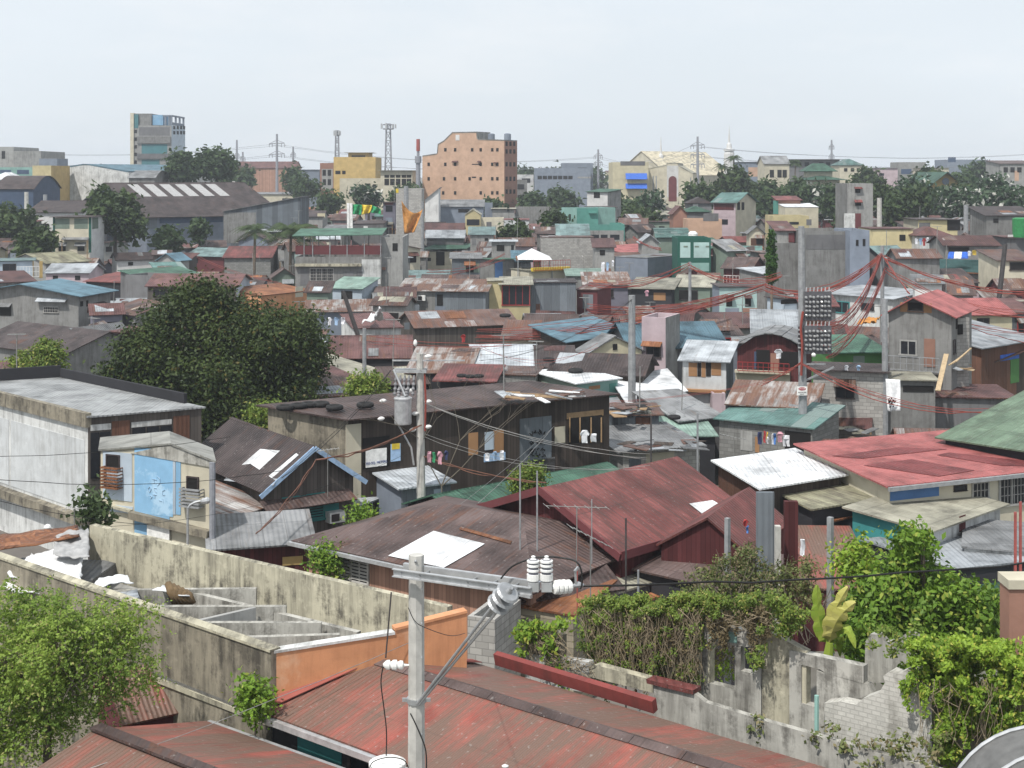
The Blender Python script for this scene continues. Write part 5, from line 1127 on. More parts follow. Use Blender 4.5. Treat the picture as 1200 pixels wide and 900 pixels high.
# ================= nearest roofs
def V2(p): return Vector((p.x, p.y, 0))
E0, E1 = P(300, 832, 5.0), P(500, 905, 5.0); dE = (E1 - E0).normalized()
R0 = P(435, 771, 5.6); C0 = P(555, 776, 5.0); C1 = P(950, 894, 5.0); dC = (C1 - C0).normalized()
LEN = 15.
t = thing('house', 'nearest house with a long red corrugated roof below the concrete power pole', 'house', V2(R0 + dE*LEN/2))
b = MB(); b.slab([E0, E0 + dE*LEN, R0 + dE*LEN, R0], .05); b.slab([R0, R0 + dE*LEN, C0 + dC*LEN, C0], .05); part('roof', b, M('r.redd'), t)
roofp = t.children[0]
b = MB()
for k in range(12):
    a = R0 + dE*(LEN*k/12) + Z*.03; c = R0 + dE*(LEN*(k+1)/12 - .015) + Z*.03; s = Vector((-dE.y, dE.x, 0))
    b.slab([a + s*.22 - Z*.05, a + Z*.03, c + Z*.03, c + s*.22 - Z*.05], .015); b.slab([a + Z*.03, a - s*.22 - Z*.05, c - s*.22 - Z*.05, c + Z*.03], .015)
part('ridge_cap', b, M('r.brown'), roofp)
s = Vector((dE.y, -dE.x, 0))
if s.x > 0: s = -s
b = MB(); b.bar(E0 + s*.07 - Z*.1, E0 + dE*LEN + s*.07 - Z*.1, .13, .13); part('gutter', b, M('galv'), roofp)
i0 = E0 - s*.45 - Z*.12; wd = C0 - E0; b = MB(); c0_ = C0 + s*.1 - Z*.12; r0_ = R0 - Z*.12
def dn(p): return Vector((p.x, p.y, 0))
b.poly([dn(i0), dn(i0 + dE*LEN), i0 + dE*LEN, i0]); b.poly([dn(c0_), c0_, c0_ + dC*LEN, dn(c0_ + dC*LEN)]); b.poly([dn(i0), i0, r0_, c0_, dn(c0_)]); b.poly([dn(i0 + dE*LEN), dn(c0_ + dC*LEN), c0_ + dC*LEN, r0_ + dE*LEN, i0 + dE*LEN])
part('wall', b, M('w.dark'), t)  # wall tinted near black to carry the shade under the eave
o = dn(i0); pane_fill(t, o, dE, s, .9, 2.3, 3.0, 4.5, 'P', 'tealw'); pane_fill(t, o, dE, s, 2.6, 3.9, 3.0, 4.5, 'd'); pane_fill(t, o, dE, s, 4.4, 5.8, 3.0, 4.5, 'P', 'tealw')
# red parapet flashing along the far edge of that roof
k0, k1 = P(578, 779, 5.02), P(764, 836, 5.02)
b = MB(); b.slab([k0 + Z*.26, k1 + Z*.26, k1 + Vector((.1, .12, .3)), k0 + Vector((.1, .12, .3))], .3); solo('parapet_wall', 'long low red painted parapet along the far edge of the nearest red roof', 'wall', b, M('w.redp'))
# bottom left roof
A0, A1 = P(240, 844, 4.6), P(405, 903, 4.6); dA = (A1 - A0).normalized(); G0 = P(112, 854, 5.35); nA = (A0 - G0); nA.z = 0; nA -= dA*nA.dot(dA)
B0 = G0 - nA*2.0 - Z*1.5; A0 = G0 + nA - Z*.75
t = thing('house', 'red brown corrugated gable roof at the bottom left under the feathery tree', 'house', V2(G0 + dA*5))
b = MB(); b.slab([A0, A0 + dA*11, G0 + dA*11, G0], .05); b.slab([G0, G0 + dA*11, B0 + dA*11, B0], .05); roofp = part('roof', b, M('r.redd'), t)
b = MB(); b.bar(G0 + Z*.05, G0 + dA*11 + Z*.05, .3, .06); part('ridge_cap', b, M('r.brown'), roofp)
b = MB(); b.bar(A0 + nA.normalized()*.06 - Z*.06, A0 + dA*11 + nA.normalized()*.06 - Z*.06, .1, .1); part('gutter', b, M('galv'), roofp)
b = MB(); j = nA.normalized()*.4; p, q_ = A0 - j - Z*.15, B0 + j - Z*.15; g = G0 - Z*.1
b.poly([dn(p), dn(p + dA*11), p + dA*11, p]); b.poly([dn(q_), q_, q_ + dA*11, dn(q_ + dA*11)]); b.poly([dn(p), p, g, q_, dn(q_)]); b.poly([dn(p + dA*11), dn(q_ + dA*11), q_ + dA*11, g + dA*11, p + dA*11]); part('wall', b, M('w.conc'), t)
# small salmon roof tip behind the feathery tree
t = house('salmon red roof corner with a dark gutter against the stained wall', (150, 842, 213, 828), 4.0, 2.2, 'gable', .75, 'redd', 'marp', ov=.2, see=0)
# ================= roofless concrete building
W1a, W1b = P(95, 687, 6.2), P(318, 764, 6.2); W2a, W2b = P(105, 617, 6.2), P(524, 714, 6.2)
W1c = W1a + (W1a - W1b).normalized()*7
def wallslab(b, p0, p1, th, ztop, zbot=0., ztop1=None):
    d = p1 - p0; d.z = 0; n = Vector((-d.y, d.x, 0)).normalized()*th; z1 = ztop if ztop1 is None else ztop1
    q = [Vector((p.x, p.y, 0)) for p in (p0, p1, p1 + n, p0 + n)]; zz = (ztop, z1, z1, ztop)
    up = [a + Z*h for a, h in zip(q, zz)]; lo = [a + Z*zbot for a in q]
    b.poly(up); b.poly(lo[::-1])
    for k in range(4):
        j = (k+1) % 4; b.poly([lo[k], lo[j], up[j], up[k]])
t = thing('roofless_building', 'roofless mould stained concrete building with empty cells left of the orange wall', 'ruin', V2((W1a + W2b)/2))
b = MB(); wallslab(b, W1c, W1b, .22, 6.2); w1 = part('long_wall', b, M('w.dirtier'), t)
b = MB(); wallslab(b, W2a, W2b, .22, 6.25); part('long_wall', b, M('w.dirty'), t, 'back wall, cream with black streaks')
b = MB(); d = (W1b - W1a).normalized(); n_ = Vector((-d.y, d.x, 0)); n_ = n_ if n_.y > 0 else -n_
wallslab(b, W1a - n_*.1, W1b - n_*.02, .14, 4.62, 4.5); part('wall_band', b, M('w.dirty'), w1)
b = MB(); b.bar(W1c + n_*.11 + Z*.02, W1b + n_*.11 + Z*.02, .3, .06); part('wall_coping', b, M('w.dirty'), w1)
pl = MB()
for x0_, y0_, x1_, y1_, zz in ((160, 711, 335, 711, 5.85), (222, 730, 376, 730, 5.85), (262, 748, 398, 744, 5.85), (120, 692, 300, 690, 5.8)):
    wallslab(pl, P(x0_, y0_, zz), P(x1_, y1_, zz), .16, zz, 3.5)
part('partition_wall', pl, M('w.ruin'), t)
b = MB(); wallslab(b, P(222, 694, 5.7), P(418, 741, 5.7), .16, 5.7, 3.0); part('inner_wall', b, M('w.ruin'), t)
b = MB(); wallslab(b, P(222, 730, 5.9), P(300, 712, 5.9), .12, 5.9, 4.2); part('inner_wall', b, M('w.lconc'), t)
b = MB(); b.slab([W1c + Z*(-1.5), W1b - Z*1.5, W2b - Z*1.5, W2a - Z*1.5], .2); part('floor_slab', b, M('w.lconc'), t)
# orange wall
O0, O1, O2 = P(317, 763, 6.2), P(462, 738, 6.3), P(547, 718, 6.5)
b = MB(); 
t = thing('parapet_wall', 'orange painted rendered party wall rising above the nearest red roof', 'wall', V2((O0 + O2)/2))
dO = (O2 - O0); dO.z = 0; dO.normalize(); n_ = Vector((-dO.y, dO.x, 0))
def op(s_): return V2(O0) + dO*s_
Ln = (V2(O2) - V2(O0)).length; s1 = Ln*.62
b.poly([op(0), op(Ln), op(Ln) + Z*6.5, op(s1) + Z*6.3, op(s1) + Z*6.22, op(0) + Z*6.15]); b.poly([op(0) + n_*.2, op(0) + n_*.2 + Z*6.15, op(s1) + n_*.2 + Z*6.22, op(s1) + n_*.2 + Z*6.3, op(Ln) + n_*.2 + Z*6.5, op(Ln) + n_*.2])
b.poly([op(Ln), op(Ln) + n_*.2, op(Ln) + n_*.2 + Z*6.5, op(Ln) + Z*6.5]); b.poly([op(0), op(0) + Z*6.15, op(0) + n_*.2 + Z*6.15, op(0) + n_*.2])
b.poly([op(s1) + Z*6.3, op(Ln) + Z*6.5, op(Ln) + n_*.2 + Z*6.5, op(s1) + n_*.2 + Z*6.3]); part('wall', b, M('w.orange'), t)
b = MB(); b.slab([op(0) + Z*6.2 - n_*.03, op(s1) + Z*6.27 - n_*.03, op(s1) + Z*6.27 + n_*.24, op(0) + Z*6.2 + n_*.24], .06); part('coping', b, M('w.dwhite'), t)
b = MB(); b.slab([op(s1) + Z*6.36 - n_*.03, op(Ln) + Z*6.56 - n_*.03, op(Ln) + Z*6.56 + n_*.24, op(s1) + Z*6.36 + n_*.24], .06); part('coping', b, M('w.orange'), t)
b = MB(); b.slab([R0 + Z*.07 - dE*.1, E0 + Z*.07 + (R0-E0)*.12 - dE*.1, E0 + Z*.07 + (R0-E0)*.12 + dE*.28, R0 + Z*.07 + dE*.28], .02); b.slab([R0 + Z*.07 - dE*.05, C0 + Z*.07 - dC*.05, C0 + Z*.07 + dC*.28, R0 + Z*.07 + dE*.28], .02); part('flashing', b, M('w.salmon'), t)
# white tarpaulin heap, rust sheet and grey tarp
def lump_sheet(label, pts, z, mat, name='tarpaulin', cat='tarpaulin', amp=.12, n=10, seed=1, group=None, th=.03):
    """a crumpled sheet over the quad of photo pixels pts (4 corners, clockwise) lying about height z"""
    rng = random.Random(seed); q = [P(x, y, z if not isinstance(z, (list, tuple)) else z[i]) for i, (x, y) in enumerate(pts)]
    b = MB(); g = {}
    n = 18 if amp > .05 else n; from mathutils import noise as ns
    for i in range(n+1):
        for j in range(n+1):
            p = q[0].lerp(q[1], i/n).lerp(q[3].lerp(q[2], i/n), j/n); g[i, j] = len(b.v)
            b.v.append(p + Z*amp*(2.2*ns.noise(p*1.7 + Vector((seed, 0, 0))) + 1.3*abs(ns.noise(p*4.1)) + .4*ns.noise(p*9)) + Vector((ns.noise(p*3), ns.noise(p*3 + Z), 0))*amp*.6)
    for i in range(n):
        for j in range(n): b.f.append((g[i, j], g[i+1, j], g[i+1, j+1], g[i, j+1])); b.h.append(None)
    b.smooth = True
    o = solo(name, label, cat, b, M(mat), group); m = o.modifiers.new('Solidify', 'SOLIDIFY'); m.thickness = th; m.offset = -1
    return o
house('low open shed buried under white tarpaulins at the left edge', (-30, 690, 92, 694), 5.2, 3.0, 'flat', 0, 'gry', 'dconc', ov=0, see=0)
lump_sheet('large crumpled white tarpaulin spread over the low shed at left', [(8, 678), (38, 648), (98, 640), (94, 692)], 5.75, 'tarp_white', seed=4)
lump_sheet('grey plastic sheet bundled against the left end of the streaked back wall', [(62, 652), (66, 627), (104, 622), (104, 655)], 5.95, 'tarp_grey', seed=6, amp=.09)
lump_sheet('long brown rusted roof sheet lying above the white tarpaulin', [(-12, 648), (-12, 630), (92, 617), (93, 631)], 6.0, 'r.orust', 'roof_sheet', 'metal sheet', .04, 6, 8)
lump_sheet('white board lying on the ledge beside the brown blanket', [(178, 695), (190, 686), (214, 690), (222, 700)], 5.9, 'tarp_white', 'board', 'board', .05, 4, 9)
lump_sheet('flat white plastic sheet on the ruin wall left of the brown blanket', [(105, 690), (118, 678), (150, 676), (156, 686)], 5.9, 'tarp_white', seed=10, amp=.06)
lump_sheet('scattered pale roofing sheet at the foot of the white tarpaulin', [(0, 690), (10, 678), (90, 690), (92, 702)], 5.6, 'tarp_white', 'roof_sheet', 'metal sheet', .06, 6, 11)
lump_sheet('broken pale sheet lying between the tarpaulin and the flat white plastic', [(92, 700), (98, 692), (160, 694), (165, 702)], 5.75, 'r.gal', 'roof_sheet', 'metal sheet', .05, 5, 12)
b = MB(); rng_ = random.Random(3)
for k in range(5):
    a = PD(197 + k*5, 684 + k*2.5, 37.4); c = PD(206 + k*5, 708, 37.2); b.tube([a, a.lerp(c, .4) + Vector((.03, -.12, .05)), c], [.10, .14, .1], 6)
b.smooth = True; solo('blanket', 'brown folded blanket draped over the ruin wall behind the feathery tree', 'blanket', b, M('cloth_brown'))
# ================= ruin at the right
RO = Vector((1.75, 36, 0)); RE = Vector((.784, -.62, 0)).normalized(); RNn = Vector((-RE.y, RE.x, 0)); RNn = RNn if RNn.y < 0 else -RNn
def ruin(label, polys, mat, off=0., th=.22, name='ruined_wall', to_ground=False):
    b = MB()
    for poly in polys:
        o = RO + RNn*off; pts = [ray_plane(x, y, o, RNn) for x, y in poly]
        if to_ground:
            pts = pts + [dn(pts[-1]), dn(pts[0])]
        bk = [p - RNn*th for p in pts]
        b.poly(pts); b.poly(bk[::-1])
        for k in range(len(pts)):
            j = (k+1) % len(pts); b.poly([pts[j], pts[k], bk[k], bk[j]])
    return solo(name, label, 'wall', b, M(mat))
ruin('stained wall buried under a curtain of dry brown vines', [[(690, 778), (690, 722), (722, 712), (832, 708), (832, 815), (760, 800)]], 'w.dirty', 0)
ruin('empty window frame ruin with peeling teal paint left of the leaning banana', [[(822, 752), (822, 731), (892, 741), (892, 760)], [(822, 835), (822, 752), (829, 753), (829, 838)], [(861, 850), (861, 757), (868, 758), (868, 852)], [(829, 838), (829, 800), (861, 808), (861, 848)], [(868, 852), (868, 786), (886, 790), (886, 858)], [(886, 860), (886, 756), (892, 757), (892, 862)]], 'w.ruin', .02)
ruin('thin strip of teal painted wall left on the empty window frame ruin', [[(831, 749), (831, 738), (863, 742), (863, 754)]], 'w.lturq', .06, .03, 'painted_panel')
ruin('pale streaked wall slab between the window ruin and the banana plant', [[(893, 862), (893, 746), (905, 742), (945, 764), (945, 875)]], 'w.dirty', .0)
ruin('ruined wall with a square window hole below the banana plant', [[(925, 872), (925, 762), (939, 765), (939, 876)], [(939, 779), (939, 765), (1012, 781), (1012, 802), (970, 790), (960, 784)], [(939, 876), (939, 824), (957, 829), (957, 880)], [(957, 880), (957, 786), (1016, 802), (1022, 812), (1000, 822), (972, 824), (966, 840), (966, 884)]], 'w.ruin', .04)
ruin('broken jagged white block wall at the right end of the ruin', [[(966, 895), (966, 824), (985, 822), (1003, 826), (1012, 818), (1030, 812), (1037, 800), (1035, 792), (1043, 787), (1052, 790), (1062, 785), (1073, 797), (1092, 806), (1092, 905)]], 'w.ruinblk', .55, .35)
ruin('upright white plaster stub behind the broken block wall', [[(1013, 800), (1014, 752), (1020, 743), (1031, 744), (1038, 753), (1050, 750), (1064, 741), (1076, 747), (1078, 800)]], 'w.ruin', -1.0)
ruin('dark brown brick wall under the ivy at the right', [[(1092, 905), (1092, 802), (1240, 800), (1240, 960)]], 'w.brickd' if False else 'w.dirtier', -.3)
ruin('long low grey parapet along the foot of the ruin', [[(766, 803), (812, 812), (826, 823), (900, 846), (1000, 874), (1110, 905), (1250, 945)]], 'w.ruin', 1.55, .16, 'parapet_wall', True)
ruin('red coping slab on the left end of the grey parapet', [[(757, 796), (758, 801), (812, 814), (812, 809)]], 'r.red', 1.62, .35, 'coping_stone')
ruin('pale broken curb block beside the red parapet', [[(690, 782), (697, 779), (765, 797), (765, 812), (690, 793)]], 'w.dirty', 1.0, .25, 'curb_block')
ruin('upper stub wall with black mould beside the corrugated yellow shack', [[(616, 770), (616, 738), (640, 732), (658, 745), (658, 785)]], 'w.dirtier', .9)
ruin('white based low wall under the mouldy stub', [[(616, 800), (616, 766), (690, 776), (690, 812)]], 'w.dwhite', .95)
b = MB(); a = ray_plane(957, 815, RO + RNn*.9, RNn); b.tube([dn(a), a], .05, 8); solo('drain_pipe', 'pale teal drain pipe standing before the square window hole', 'pipe', b, M('w.lturq'))
# vines ----------------------------------------------------------
def vine(label, regions, n, size, mat, off, seed, strands=None, name='vine', thick=.35, cat='vine', trail=0):
    """regions: picture polygons as (x0,y0,x1,y1,weight); strands: (x0,x1,ytop,ybottom,count)"""
    rng = np.random.default_rng(seed); rr = random.Random(seed); pts = []; nrm = []
    W = sum(r[4] for r in regions)
    for x0, y0, x1, y1, w in regions:
        m = int(n*w/W/6); K = max(6, int((x1-x0)*(y1-y0)/120)); bl = []
        for _ in range(K):
            bx, by = rr.uniform(x0, x1), y0 + (y1-y0)*rr.random()**1.2; bl.append((bx, by, rr.uniform(4, 13), rr.uniform(3, 9), rr.uniform(-.2, 1)*thick))
        for _ in range(m):
            bx, by, rx, ry, bo = rr.choice(bl); g_ = rr.gauss(0, .5), rr.gauss(0, .5)
            c = ray_plane(bx + rx*g_[0], by + ry*g_[1], RO + RNn*(off + bo*max(.2, 1 - g_[0]**2 - g_[1]**2) + rr.uniform(0, .12)), RNn)
            for k in range(6): pts.append((c.x + rr.gauss(0, size*.9), c.y + rr.gauss(0, size*.9), c.z + rr.gauss(0, size*.9)))
    for _ in range(trail):                              # leafy trailers hanging free
        x0, y0, x1, y1, w = rr.choice(regions); x = rr.uniform(x0, x1); y = rr.uniform(y0, y1); L_ = rr.uniform(10, 42); o_ = off + rr.uniform(.1, 1)*thick
        for k in range(int(L_*2.2)):
            x += rr.uniform(-.7, .7); c = ray_plane(x, y + k/2.2, RO + RNn*o_, RNn); pts.append((c.x + rr.gauss(0, size*.7), c.y, c.z))
    c = np.mean(np.array(pts), 0); t = thing(name, label, cat, Vector((c[0], c[1], 0)))
    leaf_part('foliage', np.array(pts), size, mat, t, rng, upbias=.5, nrm=np.tile(np.array([[RNn.x, RNn.y, .3]]), (len(pts), 1)))
    if strands:
        b = MB()
        for x0, x1, ya, yb, cnt in strands:
            for _ in range(cnt):
                x = rr.uniform(x0, x1) + 5*math.sin(rr.uniform(0, 6)); y0_ = ya + rr.uniform(-6, 12); y1_ = yb - rr.random()**1.5*(yb-ya)*.75; q = []; o = off + rr.uniform(.02, thick)
                for k in range(5): q.append(ray_plane(x + rr.gauss(0, 4.5), y0_ + (y1_-y0_)*k/4, RO + RNn*(o + rr.uniform(-.05, .05)), RNn))
                b.tube(q, [.009, .008, .007, .006, .004], 3, False)
        part('stem', b, M('dryvine'), t)
    return t
vine('green topped creeper with long dry brown strands hanging over the stained wall', [(682, 706, 740, 745, 3), (735, 700, 835, 720, 4), (700, 718, 822, 755, 1.6), (684, 740, 712, 790, 1.0), (830, 698, 930, 722, 2.6), (890, 718, 930, 745, .5), (695, 722, 822, 796, 3.0), (690, 700, 820, 722, 3)], 27000, .047, 'creeper', .05, 5,
     [(688, 818, 716, 806, 360), (832, 900, 722, 740, 60)], thick=.55, trail=14)
vine('withered brown leaves clinging between the dry strands on the stained wall', [(690, 722, 818, 795, 3), (830, 715, 900, 730, .5)], 3600, .05, 'dryleaf', .1, 25, None, thick=.35, trail=60)
vine('dry thorny tangle filling the empty window frame ruin', [(832, 762, 860, 800, 1), (884, 765, 892, 820, .8), (878, 780, 900, 800, .5)], 350, .07, 'vine', -.5, 6, [(832, 860, 755, 800, 60)], thick=.1)
vine('small green creeper draped over the mouldy stub', [(610, 732, 660, 752, 2), (608, 745, 625, 780, .6), (640, 750, 662, 800, 1.0)], 900, .085, 'vine', 1.0, 7, [(618, 660, 742, 790, 60), (640, 692, 770, 800, 60)], thick=.2)
vine('dense bright green ivy spilling over the wall at the right edge', [(1066, 752, 1130, 800, 3), (1100, 756, 1215, 815, 6), (1130, 800, 1215, 850, 3.2), (1108, 795, 1128, 862, 1.4), (1060, 790, 1110, 812, 1.4), (1150, 840, 1210, 870, 1.5), (1094, 840, 1120, 885, 1.0)], 40000, .06, 'vine', .0, 8, [(1075, 1200, 800, 880, 120)], name='ivy', thick=1.1, trail=45)
vine('weeds and creeper along the top of the low grey parapet', [(985, 868, 1110, 888, 2), (880, 838, 900, 860, .5), (950, 852, 985, 870, .7), (1010, 885, 1110, 905, 1.0)], 900, .07, 'scrub', 1.35, 9, None, thick=.3)
vine('green shoots hanging from the window ruin beside the banana', [(880, 756, 892, 792, .5), (905, 705, 945, 738, 1.4), (1020, 738, 1078, 765, 1)], 1500, .055, 'creeper', .2, 12, None, thick=.3)
tree('fresh green creeper on the end of the stained wall below the orange paint', 284, 788, 313, 856, 31.2, 'bright', 1500, .08, clump=8, cr=4, seed=46, depth=.4, trunk=.03, name='vine', cat='vine', see=False)
# trees and bushes near by ----------------------------------------
tree('feathery pale green tree at the lower left corner', -85, 690, 182, 892, 31.0, 'feather', 52000, .05, lobes=16, clump=15, cr=6.5, seed=31, depth=.55, trunk=.14, up=.9, spray=.5, sub=3,
     shape=[(.12, .5, .22), (.3, .72, .2), (.45, .55, .22), (.5, .8, .16), (.62, .66, .2), (.74, .74, .14), (.82, .55, .15), (.7, .38, .17), (.3, .3, .22), (.5, .3, .2), (.9, .62, .08), (.86, .78, .07), (.2, .12, .16), (.42, .14, .12), (.97, .8, .04), (.93, .45, .05), (.35, .92, .08)])
b = MB(); rr = random.Random(8)
for k in range(46):
    a = PD(rr.uniform(-30, 110), rr.uniform(755, 855), 31 + rr.uniform(-.8, .8)); c = a + Vector((rr.uniform(-.9, 1.1), rr.uniform(-.7, .5), rr.uniform(.2, 1.1)))
    b.tube([a, a.lerp(c, .5) + Vector((rr.uniform(-.1, .1), 0, rr.uniform(-.1, .1))), c], [.016, .012, .005], 4, False)
ft = [o for o in SC.objects if o.get('label', '').startswith('feathery pale green tree')][0]; part('twig', b, M('twig'), ft)
tree('huge dark mango tree standing among the roofs at left', 121, 342, 386, 522, 88, 'mango', 95000, .165, lobes=1, clump=12, cr=5, seed=33, sub=3, lsc=.8, depth=.75, trunk=.6,
     shape=[(.34, .82, .17), (.46, .9, .13), (.22, .62, .16), (.1, .42, .11), (.5, .68, .2), (.66, .74, .16), (.76, .66, .15), (.86, .72, .1), (.93, .6, .08), (.86, .52, .12), (.88, .38, .09), (.72, .46, .17), (.56, .42, .2), (.36, .42, .2), (.2, .3, .16), (.08, .24, .1), (.38, .2, .18), (.58, .2, .17), (.7, .22, .12), (.52, .06, .12), (.66, .08, .1), (.3, .08, .12)])
tree('bright glossy green tree rising to a point in front of the pale metal roof', 980, 618, 1178, 768, 37, 'bright', 26000, .115, lobes=1, clump=10, cr=3.4, seed=34, depth=.6, trunk=.12, sub=3,
     shape=[(.47, .96, .03), (.46, .86, .055), (.47, .74, .08), (.45, .6, .11), (.3, .44, .12), (.6, .5, .11), (.76, .4, .11), (.88, .32, .08), (.5, .34, .17), (.3, .24, .14), (.7, .2, .14), (.88, .14, .09), (.14, .3, .08), (.12, .12, .09), (.5, .12, .17), (.94, .42, .04)])
tree('dry grey green scrub bush behind the creeper wall', 800, 642, 962, 745, 40, 'scrub', 16000, .06, clump=12, cr=6, spray=.35, seed=35, depth=.4, trunk=.08, name='bush', cat='bush',
     shape=[(.2, .5, .16), (.35, .72, .14), (.5, .85, .1), (.55, .5, .2), (.72, .6, .15), (.85, .45, .14), (.9, .7, .08), (.4, .3, .2), (.15, .2, .14), (.65, .25, .18)])
b = MB(); rr = random.Random(18)
for k in range(70):
    a = PD(rr.uniform(820, 965), rr.uniform(690, 760), 39.6 + rr.uniform(-.6, .4)); c = a + Vector((rr.uniform(-.7, .7), rr.uniform(-.4, .3), rr.uniform(.3, 1.6)))
    b.tube([a, a.lerp(c, .5) + Vector((rr.uniform(-.15, .15), 0, 0)), c], [.014, .010, .004], 4, False)
ft = [o for o in SC.objects if o.get('label', '').startswith('dry grey green scrub')][0]; part('twig', b, M('twig'), ft)
tree('thin lacy shrub beside the concrete post left of the glossy tree', 970, 628, 1040, 690, 39, 'vine', 1800, .09, clump=8, cr=5, seed=36, depth=.5, trunk=.05, name='bush', cat='bush')
tree('light green open tree at left between the brown roof and the pale tin roof', 2, 402, 108, 448, 84, 'creeper', 8000, .12, clump=12, cr=6, spray=.6, seed=37, depth=.6, trunk=.15)
tree('small bright bush right of the big mango tree', 398, 442, 466, 476, 76, 'creeper', 5000, .11, clump=10, cr=5, seed=38, depth=.5, trunk=.12, name='bush', cat='bush')
tree('leafy sapling at the foot of the mango tree beside the timber building', 290, 470, 335, 520, 72, 'creeper', 4500, .11, clump=10, cr=5, seed=39, depth=.6, trunk=.1)
tree('patch of tall garden plants in front of the dark timber building', 588, 550, 656, 576, 61, 'creeper', 4500, .09, clump=10, cr=5, seed=40, depth=.5, trunk=.06, name='bush', cat='bush')
tree('climbing bush under the eave of the peach house', 362, 642, 400, 682, 50, 'bright', 1500, .09, clump=8, cr=5, seed=41, depth=.4, trunk=.06, name='bush', cat='bush')
tree('potted bushes in front of the teal louvred windows', 404, 596, 440, 624, 55, 'bright', 1100, .09, clump=8, cr=5, seed=42, depth=.5, trunk=.05, name='bush', cat='bush')
tree('dark green young palm like shrub left of the blue panelled house', 98, 585, 126, 616, 53, 'palm', 500, .2, clump=6, cr=3, seed=43, depth=.5, trunk=.06, name='bush', cat='bush')
tree('green weeds behind the banana plant', 985, 735, 1050, 790, 34.5, 'bright', 1500, .11, clump=8, cr=4, seed=44, depth=.5, trunk=.04, name='bush', cat='bush')
# bare tree by the transformer pole
b = MB(); rr = random.Random(2); ro = PD(512, 560, 61.5)
def branch(p, d, L, r, k):
    q = p + d*L; b.tube([p, p.lerp(q, .5) + Vector((rr.uniform(-.06, .06), 0, 0))*L, q], [r, r*.8, r*.6], 5, False)
    if k: 
        for _ in range(3 if k > 2 else 2): branch(q, (d + Vector((rr.uniform(-.8, .8), rr.uniform(-.5, .5), rr.uniform(-.2, .5)))).normalized(), L*rr.uniform(.6, .8), r*.55, k-1)
branch(Vector((ro.x, ro.y, 0)), Vector((.06, 0, 1)).normalized(), 3.4, .055, 4); solo('bare_tree', 'leafless grey tree beside the transformer pole', 'tree', b, M('twig'))
# banana plant
t = thing('banana_plant', 'ragged banana plant with one yellowing leaf above the square window hole', 'banana plant', V2(PD(972, 770, 34.2)))
base = PD(970, 772, 34.2); b = MB(); b.tube([dn(base), base, base + Vector((.05, 0, .4))], [.16, .13, .09], 8); part('stem', b, M('l.banana'), t)
def bleaf(tip, mid, w, mat):
    st = base + Vector((.04, 0, .3)); tip, mid = PD(*tip), PD(*mid); b = MB(); n = 12; prev = None
    for k in range(n+1):
        s_ = k/n; c = st*(1-s_)**2 + mid*(2*s_*(1-s_)) + tip*s_*s_; d = (mid - st)*(2*(1-s_)) + (tip - mid)*(2*s_); d.normalize()
        sd = d.cross(Vector((0, -1, .25))).normalized(); ww = w*(1.0 if k % 3 else RN.uniform(.45, .8))*(math.sin(math.pi*min(1, .12 + s_*.86))**.55)*(0 if s_ < .12 else 1)
        cur = (c - sd*ww + Vector((0, .06, 0)), c, c + sd*ww + Vector((0, .06, 0)))
        if prev:
            g = .03 if k % 2 else 0
            b.poly([prev[0].lerp(cur[0], g*3), prev[1], cur[1], cur[0]]); b.poly([prev[1], prev[2].lerp(cur[2], g*3), cur[2], cur[1]])
        prev = cur
    o = part('leaf', b, M(mat), t); m = o.modifiers.new('Solidify', 'SOLIDIFY'); m.thickness = .008
bleaf((958, 686, 34.2), (956, 735, 34.2),   .19, 'l.banana'); bleaf((994, 688, 34.0), (968, 725, 34.0), .19, 'l.bananadry'); bleaf((1003, 706, 33.8), (975, 722, 33.8), .21, 'l.bananadry'); bleaf((1003, 760, 33.7), (992, 715, 34.), .13, 'l.banana'); bleaf((962, 752, 34.4), (952, 720, 34.6), .12, 'l.banana'); bleaf((985, 770, 34.4), (985, 735, 34.4), .12, 'l.banana')
# brown pillar at right edge, round metal canopy
t = thing('pillar', 'salmon brown rendered pillar with a cream cap at the right edge', 'pillar', V2(PD(1196, 760, 31)))
p = PD(1196, 690, 31); b = MB(); b.abox(p.x - .25, p.x + .45, 31, 31.6, 0, p.z); part('shaft', b, M('w.brick'), t); b = MB(); b.abox(p.x - .28, p.x + .5, 30.95, 31.65, p.z, p.z + .2); part('cap', b, M('w.pcream'), t)
q = house('concrete house behind the round grey canopy', (1135, 930, 1330, 1010), 7.0, 4.0, 'flat', 0, 'conc', 'conc', see=0) if False else None
cx, zt, r = 8.25, 8.36, 1.5
t = thing('canopy', 'round topped dark grey sheet canopy with pale ribs in the lower right corner', 'canopy', Vector((cx, 20.5, 0)))
b = MB(); n = 20
def arc(y, k, rr_=r): a = math.pi*(k/n); return Vector((cx - rr_*math.cos(a), y, zt - r + rr_*math.sin(a)))
for k in range(n): b.slab([arc(22, k), arc(22, k+1), arc(18.6, k+1), arc(18.6, k)], .03)
b.smooth = False; sh = part('sheet', b, M('awning'), t)
b = MB()
for y in (22.02, 21.1, 20.2, 19.3): b.tube([arc(y, k, r + .02) for k in range(n+1)], .03, 6)
part('rib', b, M('galv'), t)
b = MB()
for xx in (cx - r, cx + r):
    for y in (21.9, 18.8): b.bar((xx, y, 0), (xx, y, zt - r), .1)
part('post', b, M('gpole'), t)
